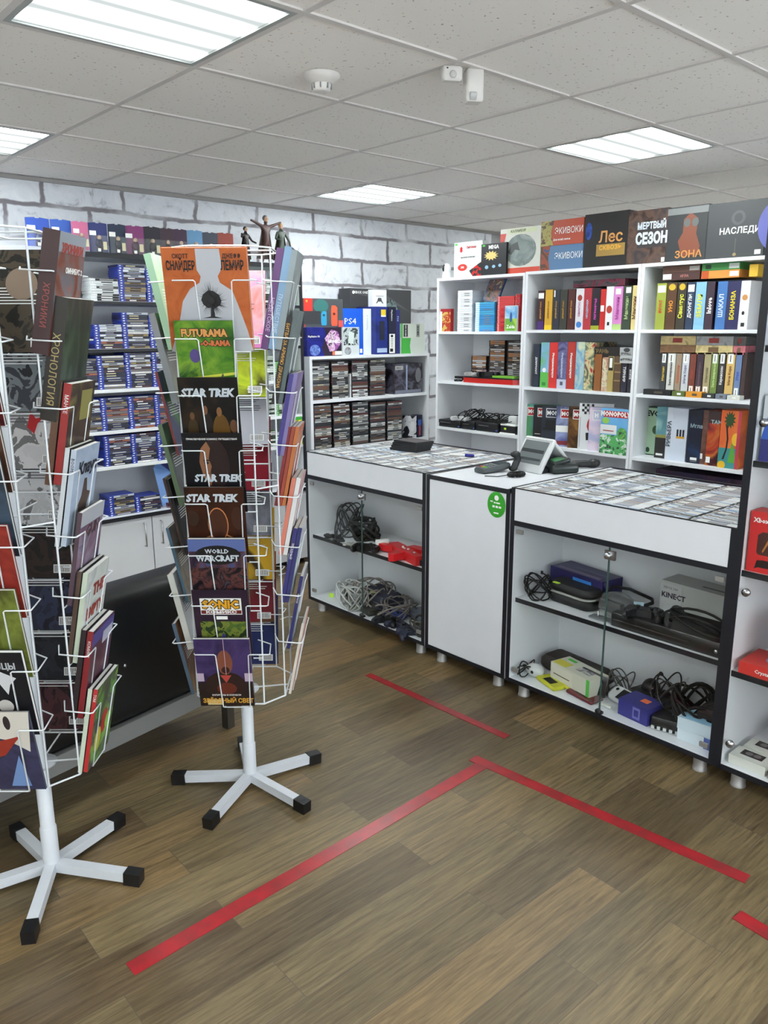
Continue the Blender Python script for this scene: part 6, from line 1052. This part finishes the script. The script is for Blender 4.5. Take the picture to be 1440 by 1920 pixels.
# far counter, shelf
b = MB(); rnd = random.Random(2)
for k in range(26): b.lathe([(.012, .0), (.013, .006), (.010, .011), (.0001, .012)], DARK, 10, (rnd.uniform(-.03, .05), rnd.uniform(-.08, .08), rnd.choice((0, 0, .011))))
o = b.obj('thumbstick_cap', None, ip(622, 1014, Za))
tag(o, 'heap of small dark thumbstick caps at the left end of the far counter shelf', 'thumbstick caps', None, 'stuff')
b = MB()
for k in range(12): b.lathe([(.011, .0), (.012, .006), (.009, .01), (.0001, .011)], P_((170, 170, 166)), 10, (rnd.uniform(-.025, .025), rnd.uniform(-.06, .05), 0))
tag(b.obj('clear_cap', None, ip(650, 1025, Za)), 'scatter of pale clear caps in front of the black leads, far counter shelf', 'thumbstick caps', None, 'stuff')
cable('cable', 'big loops of grey-black lead standing up at the left of the far counter shelf', 'cable', ip(655, 1000, Za), .10, .06, .16, 30, .004, P_((46, 50, 52)), 11, turns=8)
cable('cable', 'thick black lead bundle in the middle of the far counter shelf', 'cable', ip(684, 1010, Za), .08, .07, .11, 30, .0065, RUB, 12, turns=9)
gamepad('game_controller', 'black game controller beside the lead bundle, far counter shelf', ip(678, 1034, Za), RZ+.5)
gamepad('game_controller', 'black game controller behind the red blaster, far counter shelf', ip(700, 1004, Za), RZ-.6, tilt=20)
# red blaster shaped controllers
def blaster(label, loc, rz, s=1.0):
    t = thing('toy_blaster', label, 'toy blaster', loc, rz); RD = M((206, 28, 36), .35)
    b = MB(); b.T = Matrix.Diagonal((s, s, s, 1)); b.prism([(-.14, -.02), (-.06, -.03), (.02, -.03), (.06, -.02), (.17, -.018), (.17, .022), (.05, .03), (-.06, .035), (-.13, .03)], .0, .05, RD)
    b.prism([(-.01, -.028), (.02, -.10), (.05, -.11), (.065, -.09), (.05, -.022)], .006, .044, RD); b.prism([(-.14, -.02), (-.19, -.045), (-.185, -.07), (-.13, -.06), (-.08, -.03)], .008, .042, RD); b.obj('body', t)
    b = MB(); b.T = Matrix.Diagonal((s, s, s, 1))
    for x in (-.03, .03, .1): b.lathe([(.006, .05), (.006, .053), (.0001, .054)], TXW, 10, (x, .01, 0))
    b.box((-.02, -.002, .05), (.01, .006, .0515), TXW); b.obj('button', t)
    b = MB(); b.T = Matrix.Diagonal((s, s, s, 1)); b.rbox((-.205, -.075, .004), (-.17, .0, .055), TXW, .008); tag(b.obj('white_controller', t), 'white controller clipped in the grip end'); return t
blaster('bright red toy blaster holding a white controller, far counter shelf', (XF+0.095, 2.885, Za), RZ-.3, 1.0)
blaster('second bright red toy blaster behind the first, far counter shelf', (XF+0.176, 2.79, Za), RZ+.1, .9)
carton('game_console', 'flat black console with a green sticker under the red blaster, far counter shelf', 'game console', .16, .2, .03, (XF+0.050, 2.715, Za), RZ, P_((30, 28, 28)), [('t', 'r', .1, .08, .35, .18, GREEN)])
o = carton('grey_box', 'grey flat device behind the red blaster at the right end, far counter shelf', 'device', .16, .12, .05, (XF+0.272, 2.73, Za), RZ, P_((130, 126, 124)), [('t', 'r', .2, .2, .8, .8, P_((100, 98, 96)))])
# far counter, bottom
for k, (px, py, rx, rz_, col, sd, lab) in enumerate([(625, 1128, .05, .10, (150, 152, 150), 21, 'grey-white lead bundle with a yellow tag, left end of the far counter bottom'), (655, 1110, .08, .13, (190, 192, 190), 22, 'clear and grey lead bundle, second from the left at the far counter bottom'),
        (690, 1108, .12, .12, (130, 120, 114), 23, 'large taupe lead bundle at the back of the far counter bottom'), (735, 1130, .10, .09, (120, 112, 108), 24, 'taupe-grey lead coil right of the large one, far counter bottom'), (785, 1160, .06, .07, (70, 66, 60), 25, 'dark lead coil at the right back of the far counter bottom')]):
    p_ = ip(px, py+28, Zb); p_ = (min(p_[0]+.03, XF+.26), p_[1], Zb)
    cable('cable', lab, 'cable', p_, rx, rx*.8, rz_, 30, .0042, P_(col), sd, turns=9)
carton('price_tag', 'yellow-green tag on the left lead bundle, far counter bottom', 'tag', .03, .002, .025, (XF+0.080, 3.49, Zb), RZ+.3, LIME)
t = thing('charging_stand', 'dark flat charging stand with a lime sticker in front at the far counter bottom', 'charging stand', (XF+0.060, 3.24, Zb), RZ-R(14))
b = MB(); b.rbox((-.15, 0, 0), (.15, .06, .03), M((52, 52, 48), .4), .012); b.T = Matrix.Translation((0, .05, .02)) @ Matrix.Rotation(R(-20), 4, 'X'); b.rbox((-.14, 0, 0), (.14, .012, .035), DARK, .005); b.obj('body', t)
b = MB(); b.box((-.03, -.001, .006), (.03, .0, .024), LIME); b.obj('price_sticker', t)
b = MB(); b.rbox((-.15, .0, .0), (-.14, .06, .075), CHROME, .004); b.obj('end_frame', t)
t = thing('carry_case', 'dark navy zipped carry case behind the charging stand, far counter bottom', 'carry case', (XF+0.128, 3.20, Zb), RZ-R(10)); b = MB(); b.rbox((-.13, 0, 0), (.13, .16, .09), M((36, 40, 60), .6), .03); b.obj('body', t)
b = MB(); b.rbox((-.132, -.002, .048), (.132, .162, .054), P_((110, 106, 100)), .03); b.obj('zip', t); b = MB(); b.rbox((-.02, .01, .09), (.02, .03, .092), LIME, .006); b.obj('price_tag', t)
PADS = [(728, 1168, (20, 24, 30), .3, 0, 'black game controller in front at the far counter bottom, leftmost of three'), (748, 1180, (34, 36, 60), -.2, 0, 'dark blue game controller in front at the far counter bottom, middle of three'), (766, 1192, (40, 44, 60), .9, 20, 'blue-black game controller in front at the far counter bottom, rightmost of three'), (742, 1155, (48, 64, 130), .1, 15, 'bright blue game controller behind the black ones, far counter bottom')]
for px, py, col, rr, tl, lab in PADS: gamepad('game_controller', lab, ip(px, py, Zb+.002), RZ+rr, P_(col), DARK, tilt=tl)
t = thing('film_bag', 'crumpled clear bag with grey parts at the right front of the far counter bottom', 'plastic bag', (XF+0.080, 2.74, Zb), RZ)
b = MB(); rnd = random.Random(5)
crumple(.07, .06, .06, 5, FILM()).obj('film', t); b = MB(); b.rbox((-.04, -.02, .004), (.04, .03, .03), P_((90, 96, 100)), .01); b.obj('contents', t)
t = thing('charging_stand', 'flat blue-grey device lying behind the controllers, far counter bottom', 'device', (XF+0.164, 2.86, Zb), RZ-.3); b = MB(); b.rbox((-.12, 0, 0), (.1, .11, .04), P_((84, 90, 108)), .01); b.obj('body', t); b = MB(); b.box((-.1, .01, .0405), (.08, .1, .0415), P_((100, 106, 122))); b.obj('panel', t)
carton('card_box', 'small white card box among the controllers, far counter bottom', 'card box', .05, .01, .06, ip(720, 1150, Zb), RZ, TXW, [('f', 'e', .35, .4, .6, .6, TXK)])
# near counter, shelf
carton('console_box', 'dark blue and purple console box at the back left of the near counter shelf', 'console box', .30, .13, .12, (XF+0.200, 1.90, Za), RZ-R(8), fl((40, 34, 80), (54, 50, 100), scale=4, seed=150), [('f', 'r', .45, .1, .8, .85, P_((50, 120, 200))), ('t', 'r', .1, .1, .9, .25, P_((120, 110, 150))), ('t', 'r', .3, .5, .9, .6, P_((90, 86, 130)))])
t = thing('carry_case', 'black rounded zipped carry case in front of the blue box, near counter shelf', 'carry case', (XF+0.098, 1.875, Za), RZ-R(5)); b = MB(); b.rbox((-.125, 0, 0), (.125, .14, .045), M((24, 24, 26), .6), .05, 6); b.rbox((-.12, .004, .05), (.12, .136, .088), M((24, 24, 26), .6), .05, 6); b.obj('shell', t)
b = MB(); b.rbox((-.123, .002, .043), (.123, .138, .052), P_((150, 148, 144)), .05, 6); b.obj('zip', t)
b = MB(); b.rbox((-.08, .0, .088), (-.045, .02, .0895), LIME, .006); b.obj('price_tag', t)
cable('cable', 'tangled thin black lead in front at the left of the near counter shelf', 'cable', (XF+0.104, 2.02, Za), .06, .055, .10, 30, .0032, RUB, 31, turns=7)
t = thing('virtual_headset', 'black headset wrapped in clear film in the middle of the near counter shelf', 'headset', (XF+0.104, 1.66, Za), RZ-R(10)); b = MB(); b.ball((0, .05, .055), (.085, .05, .05), M((30, 32, 34), .35), 18, 10); b.rbox((-.06, -.01, .03), (.06, .02, .08), BLACK, .01); b.obj('visor', t)
c_ = crumple(.11, .08, .11, 9, FILM()).obj('film', t); c_.location = (.03, .03, 0)
b = MB(); b.tube([(-.08, .06, .06), (-.11, .12, .09), (-.06, .18, .08), (.06, .18, .07), (.11, .12, .08), (.08, .06, .06)], .007, DARK, 6); b.obj('strap', t)
t = thing('metal_bracket', 'flat grey metal stand with two pins at the front of the near counter shelf', 'stand', (XF+0.055, 1.66, Za), RZ); b = MB(); b.rbox((-.075, 0, 0), (.075, .05, .006), P_((120, 124, 128)), .01); b.obj('plate', t)
for x in (-.04, .03): b = MB(); b.lathe([(.004, .006), (.004, .03), (.0001, .031)], CHROME, 8, (x, .025, 0)); b.obj('pin', t)
cable('cable', 'black lead with a lime tag behind the film-wrapped headset, near counter shelf', 'cable', (XF+0.176, 1.53, Za), .08, .06, .05, 30, .0035, RUB, 33, turns=4)
t = thing('headphones', 'black cushioned ear cup with a green strap end beside the white sensor box', 'headphones', (XF+0.212, 1.42, Za), RZ); b = MB(); b.ball((0, .03, .06), (.05, .03, .055), BLACK, 14, 10); b.ball((0, .0, .06), (.04, .015, .045), DARK, 14, 8); b.obj('ear_cup', t); b = MB(); b.box((.0, .01, .10), (.06, .03, .115), GREEN); b.obj('strap_end', t)
o = carton('console_box', 'large grey-white box of a motion sensor at the right of the near counter shelf', 'console box', .34, .12, .185, (XF+0.200, 1.335, Za), RZ-R(4), P_((176, 178, 176)), [('f', [(0, .1), (.98, .0), (1, .75), (.95, 1), (.02, .85)], .28, .28, .98, .46, P_((20, 20, 22))), ('f', 'r', .54, .2, .66, .3, P_((24, 24, 26))), ('f', 'r', .03, .12, .12, .4, fl((150, 110, 110), (90, 60, 70), scale=30, seed=151)), ('t', 'r', .45, .3, .95, .42, P_((90, 90, 92))), ('f', 'r', 0, .0, .27, .95, P_((186, 188, 188)))], [('f', 'KINECT', .17, .69, .03, P_((50, 40, 60)), 0, .03), ('f', 'XBOX 360', .13, .86, .014, P_((120, 120, 126)))]) 
t = thing('game_console', 'wide black console lying along the front of the near counter shelf', 'game console', (XF+0.045, 1.39, Za), RZ); b = MB(); b.rbox((-.23, 0, 0), (.23, .16, .058), M((28, 27, 27), .3), .006); b.obj('shell', t); b = MB(); b.lathe([(.007, 0), (.007, .003), (.0001, .004)], CHROME, 12); b.obj('power_button', t, (.205, 0, .025), rot=(pi/2, 0, 0)); b = MB(); b.box((-.22, -.001, .028), (.1, 0, .031), P_((70, 64, 62))); b.obj('groove', t)
gamepad('game_controller', 'black game controller lying on the wide black console, near counter shelf', (XF+0.092, 1.50, Za+.060), RZ+.3)
cable('cable', 'thick black lead looping over the wide black console, near counter shelf', 'cable', (XF+0.098, 1.29, Za+.060), .12, .05, .06, 30, .005, RUB, 35, turns=2)
carton('card_box', 'pale blue card leaning near the lead, near counter shelf', 'card box', .07, .004, .05, (XF+0.116, 1.56, Za+.06), RZ+.5, P_((170, 200, 214)), rot=(R(-60), 0, RZ+.5))
# near counter, bottom
t = thing('laptop_bag', 'dark soft case lying at the back left of the near counter bottom', 'carry case', (XF+0.164, 1.90, Zb), RZ-R(6)); b = MB(); b.rbox((-.17, 0, 0), (.17, .15, .07), M((52, 46, 44), .7), .04, 5); b.obj('body', t); b = MB(); b.rbox((-.171, -.001, .03), (.171, .151, .036), BLACK, .04, 5); b.obj('zip', t)
carton('game_box', 'white and yellow game accessory box with a green end in the near counter bottom', 'game box', .24, .11, .09, (XF+0.092, 1.83, Zb), RZ-R(12), P_((206, 206, 190)), [('f', 'r', .04, .2, .6, .9, P_((214, 210, 196))), ('f', 'r', .08, .45, .5, .5, P_((70, 60, 40))), ('t', 'r', .02, .05, .35, .5, P_((210, 200, 70))), ('t', 'r', .5, .3, .85, .7, fl((60, 50, 70), (206, 206, 200), scale=24, seed=152)), ('f', 'r', .92, 0, 1, 1, P_((90, 190, 80))), ('t', 'r', .1, .7, .3, .85, GREEN)])
t = thing('handheld_console', 'open dark red folding handheld game console, near counter bottom', 'handheld console', (XF+0.050, 1.755, Zb), RZ-R(10)); HR = M((96, 24, 32), .3)
b = MB(); b.rbox((-.075, 0, 0), (.075, .08, .014), HR, .01); b.obj('base', t); b = MB(); b.T = Matrix.Translation((0, .082, .012)) @ Matrix.Rotation(R(-18), 4, 'X'); b.rbox((-.075, -.01, 0), (.075, .004, .085), M((34, 26, 28), .3), .004); b.obj('lid', t)
b = MB(); b.box((-.035, .02, .014), (.035, .065, .0148), BLACK); b.ball((-.056, .045, .016), .007, P_((180, 180, 180)), 8, 4); b.obj('touch_screen', t)
b = MB(); b.T = Matrix.Translation((0, .082, .012)) @ Matrix.Rotation(R(-18), 4, 'X'); b.box((-.05, -.0108, .018), (.05, -.01, .072), M((22, 22, 26), .15)); b.obj('upper_screen', t)
t = thing('handheld_console', 'open lime yellow folding handheld game console, near counter bottom', 'handheld console', (XF+0.050, 1.93, Zb), RZ-R(20)); HY = M((190, 190, 40), .35)
b = MB(); b.rbox((-.07, 0, 0), (.07, .075, .018), HY, .01); b.obj('base', t); b = MB(); b.T = Matrix.Translation((.02, .06, .016)) @ Matrix.Rotation(R(62), 4, 'X') @ Matrix.Rotation(pi, 4, 'Z'); b.rbox((-.07, -.004, -.07), (.07, .006, .0), HY, .003); b.obj('lid', t)
b = MB(); b.box((-.03, .012, .0185), (.03, .05, .0195), BLACK); b.obj('screen', t)
t = thing('motion_mouse', 'small white rounded device in front at the left end of the near counter bottom', 'device', (XF+0.070, 2.02, Zb), RZ); b = MB(); b.ball((0, .03, .028), (.045, .035, .03), P_((200, 202, 202)), 14, 8); b.obj('shell', t); b = MB(); b.ball((.008, -.003, .03), (.008, .004, .008), BLACK, 8, 4); b.obj('mark', t)
cable('cable', 'thin black lead with a plug at the left end of the near counter bottom', 'cable', (XF+0.080, 2.055, Zb), .025, .05, .06, 20, .003, RUB, 41, turns=3)
cable('cable', 'thin dark lead and white plug behind the yellow-topped box, near counter bottom', 'cable', (XF+0.224, 1.665, Zb), .05, .04, .10, 20, .0028, P_((70, 70, 66)), 42, turns=4)
t = thing('camera', 'two-lobed black camera accessory at the back of the near counter bottom', 'camera', (XF+0.224, 1.50, Zb), RZ); b = MB(); b.ball((-.035, .03, .06), (.04, .04, .045), BLACK, 12, 8); b.ball((.03, .02, .045), (.035, .035, .035), BLACK, 12, 8); b.rbox((-.06, -.0, 0), (.06, .06, .03), BLACK, .01); b.obj('body', t); b = MB(); b.ball((.03, -.012, .047), (.012, .006, .012), GREY, 10, 6); b.obj('lens', t)
t = thing('game_console', 'dark long console bar with green stickers behind the white handheld, near counter bottom', 'game console', (XF+0.152, 1.45, Zb), RZ-R(12)); b = MB(); b.rbox((-.16, 0, 0), (.16, .10, .06), M((30, 28, 28), .4), .01); b.obj('shell', t); b = MB(); b.box((-.02, -.001, .03), (.02, 0, .05), GREEN); b.obj('price_tag', t)
t = thing('handheld_console', 'white handheld game console with a dark screen, near counter bottom', 'handheld console', (XF+0.110, 1.565, Zb), RZ-R(14), rot=(R(24), 0, RZ-R(14))); b = MB(); b.rbox((-.11, 0, 0.01), (.11, .08, .03), P_((200, 204, 206)), .03, 5); b.obj('shell', t); b = MB(); b.box((-.06, .012, .03), (.06, .068, .031), BLACK); b.obj('screen', t); b = MB(); b.ball((-.086, .055, .03), (.008, .008, .004), BLACK, 8, 4); b.ball((.086, .05, .03), (.008, .008, .004), BLACK, 8, 4); b.obj('buttons', t)
t = thing('film_bag', 'clear plastic bag with pale parts beside the red handheld, near counter bottom', 'plastic bag', (XF+0.075, 1.635, Zb), RZ); crumple(.055, .05, .035, 12, FILM()).obj('film', t); b = MB(); b.rbox((-.03, -.012, .003), (.03, .01, .014), P_((206, 208, 200)), .005); b.obj('contents', t)
carton('accessory_box', 'indigo blue box with rounded symbols in front, near counter bottom', 'accessory box', .14, .11, .07, (XF+0.055, 1.50, Zb), RZ-R(6), P_((52, 52, 130)), [('f', 'r', .5, .15, .75, .85, P_((110, 110, 180))), ('f', 'r', .55, .3, .7, .7, P_((52, 52, 130))), ('t', 'r', .5, .4, .75, .7, P_((230, 110, 60)))])
t = thing('drive_enclosure', 'black box with a white label and toothed front edge, near counter bottom', 'device', (XF+0.070, 1.335, Zb), RZ+R(14)); b = MB(); b.rbox((-.085, 0, 0.0), (.085, .15, .05), M((26, 26, 28), .4), .008)
for k in range(7): b.box((-.08+.023*k, -.006, .004), (-.068+.023*k, .0, .016), P_((200, 204, 204)))
b.obj('body', t); b = MB(); b.box((.0, .03, .0505), (.06, .06, .0515), TXW); b.box((-.03, .1, .0505), (.02, .12, .0515), LIME); b.obj('label_sticker', t)
cable('cable', 'large black cable heap at the back right of the near counter bottom', 'cable', (XF+0.200, 1.31, Zb), .12, .075, .13, 30, .0055, RUB, 44, turns=11)
cable('cable', 'black cable loops leaning on the heap, near counter bottom', 'cable', (XF+0.200, 1.43, Zb+.06), .06, .05, .10, 30, .0032, P_((40, 36, 34)), 45, turns=5)
t = thing('speaker', 'dark fabric-covered box at the right back of the near counter bottom', 'speaker', (XF+0.104, 1.215, Zb), RZ); b = MB(); b.rbox((-.05, 0, 0), (.05, .10, .13), M((44, 38, 36), .9), .02); b.obj('body', t); b = MB(); b.rbox((-.043, -.002, .012), (.043, .0, .118), M((34, 30, 30), .95), .0009); b.obj('grille', t)
carton('accessory_box', 'pale blue and white box with black glasses, upper of two at the right front', 'accessory box', .15, .10, .046, (XF+0.055, 1.232, Zb+.047), RZ+R(5), P_((206, 222, 234)), [('t', 'r', .05, .05, .95, .95, P_((150, 196, 226))), ('t', 'e', .3, .3, .5, .6, TXK), ('t', 'e', .6, .3, .85, .6, TXK)])
carton('accessory_box', 'pale blue and white box under the one with glasses, near counter bottom', 'accessory box', .15, .10, .046, (XF+0.055, 1.232, Zb), RZ, P_((214, 226, 236)), [('f', 'r', .7, 0, 1, 1, P_((90, 110, 180)))])
# ================================================================ inside the tall case; shelves at .083 .44 .81 1.19 1.565
XD = XF+.03
def dcase(name, label, cat, yl, w_, z, h_, d_, mt, dec=(), tex=(), rot=0, x=XD): return carton(name, label, cat, w_, d_, h_, (x, yl-w_/2, z+.0005), RZ+rot, mt, dec, tex)
dcase('controller_box', 'white and deep blue controller box on the top shelf of the tall case', 'controller box', 1.10, .36, 1.565, .26, .2, P_((206, 210, 220)), [('f', 'r', 0, 0, 1, .35, P_((44, 44, 130))), ('f', [(0, 0), (1, 0), (0, 1)], 0, .35, .8, .75, P_((70, 100, 190)))], [('f', 'PlayStation', .22, .9, .02, DARK), ('f', 'DUALSHOCK', .22, .82, .016, GREY), ('f', 'PS4', .2, .08, .045, TXW, 0, .0, 1.3)])
dcase('console_box', 'white and blue box with a dark console picture in the middle of the tall case', 'console box', 1.10, .40, 1.19, .215, .2, P_((210, 214, 220)), [('f', 'r', 0, 0, 1, .34, P_((40, 40, 120))), ('f', [(0, 0), (1, 0), (.1, 1)], 0, .34, .5, .78, P_((40, 90, 190))), ('f', 'r', .42, .25, .9, .75, P_((50, 40, 44)))], [('f', 'PlayStation', .25, .90, .018, DARK), ('f', 'BACKBONE', .22, .80, .014, GREY), ('f', 'PS4', .2, .09, .042, TXW, 0, .0, 1.3)])
for k, yl in enumerate((1.105, .975, .845)):
    o = dcase('controller_box', 'red game controller box with a window, %s of the row below the blue boxes' % ['first', 'second', 'third'][k], 'controller box', yl, .125, .81, .21, .08, P_((206, 38, 40)), [('f', [(.1, 0), (.9, 0), (1, .1), (1, .9), (.9, 1), (.25, 1), (0, .85), (0, .1)], .24, .3, .72, .68, P_((70, 30, 26))), ('f', [(.2, 0), (1, .9), (.8, 1), (.1, .1)], .36, .34, .6, .62, P_((190, 120, 60))), ('f', [(0, 0), (.2, .2), (.8, .2), (1, 0), (.9, .9), (.6, 1), (.4, 1), (.1, .9)], .22, .06, .74, .22, P_((40, 20, 20)))], [('f', 'Xbox 360', .45, .86, .022, TXW, 0, .03)])
t = thing('plastic_bag', 'clear plastic bag with a white code label on top of the red boxes', 'plastic bag', (XD+.05, .95, 1.0215), RZ); crumple(.13, .06, .09, 14, FILM()).obj('film', t); b = MB(); b.box((-.06, -.058, .01), (.08, -.056, .045), TXW)
for k in range(14): b.box((-.05+.009*k, -.0585, .015), (-.046+.009*k, -.058, .04), TXK)
b.obj('code_label', t)
dcase('controller_box', 'red and white window box with a lime sticker in the tall case', 'controller box', .985, .22, .485, .17, .09, P_((196, 40, 44)), [('f', 'r', .04, .32, .96, .9, P_((60, 50, 48))), ('f', 'r', 0, 0, 1, .3, TXW), ('f', 'r', .06, .8, .22, .92, GREEN), ('f', 'e', .03, .04, .13, .16, GREY)], [('f', 'WIRELESS', .55, .21, .022, TXK, 0, .04)], x=XD+.03)
dcase('accessory_box', 'low red box with pale script under the red and white window box', 'accessory box', 1.09, .30, .44, .044, .16, P_((206, 50, 44)), [('t', 'e', .2, .2, .8, .8, P_((160, 160, 190)))], [('f', 'Crystal Protector', .4, .5, .018, TXW)], x=XF+.022)
dcase('accessory_box', 'red and white box with a green stripe near the floor of the tall case', 'accessory box', .99, .2, .0835, .11, .12, P_((176, 36, 40)), [('t', 'r', .03, .03, .97, .97, TXW), ('t', 'r', .2, .3, .6, .7, DARK), ('t', 'r', .1, .1, .5, .2, LIME)], x=XF+.2)
for k, (yl, xx_) in enumerate(((1.095, XF+.03), (1.085, XF+.13))):
    dcase('accessory_box', 'flat white box with a dark photo, %s on the floor of the tall case' % ['front one', 'rear one'][k], 'accessory box', yl, .13, .0835, .035, .085, P_((214, 214, 206)), [('t', 'r', .2, .35, .8, .85, P_((50, 40, 44))), ('t', 'e', .3, .45, .5, .75, P_((120, 110, 110))), ('t', 'e', .52, .45, .72, .75, P_((120, 110, 110)))], x=xx_)
dcase('accessory_box', 'flat dark picture pack with silver balls on the floor of the tall case', 'accessory box', .955, .2, .0835, .02, .12, fl((90, 80, 70), (150, 140, 130), (60, 50, 46), scale=16, seed=160), x=XF+.04, rot=R(8))
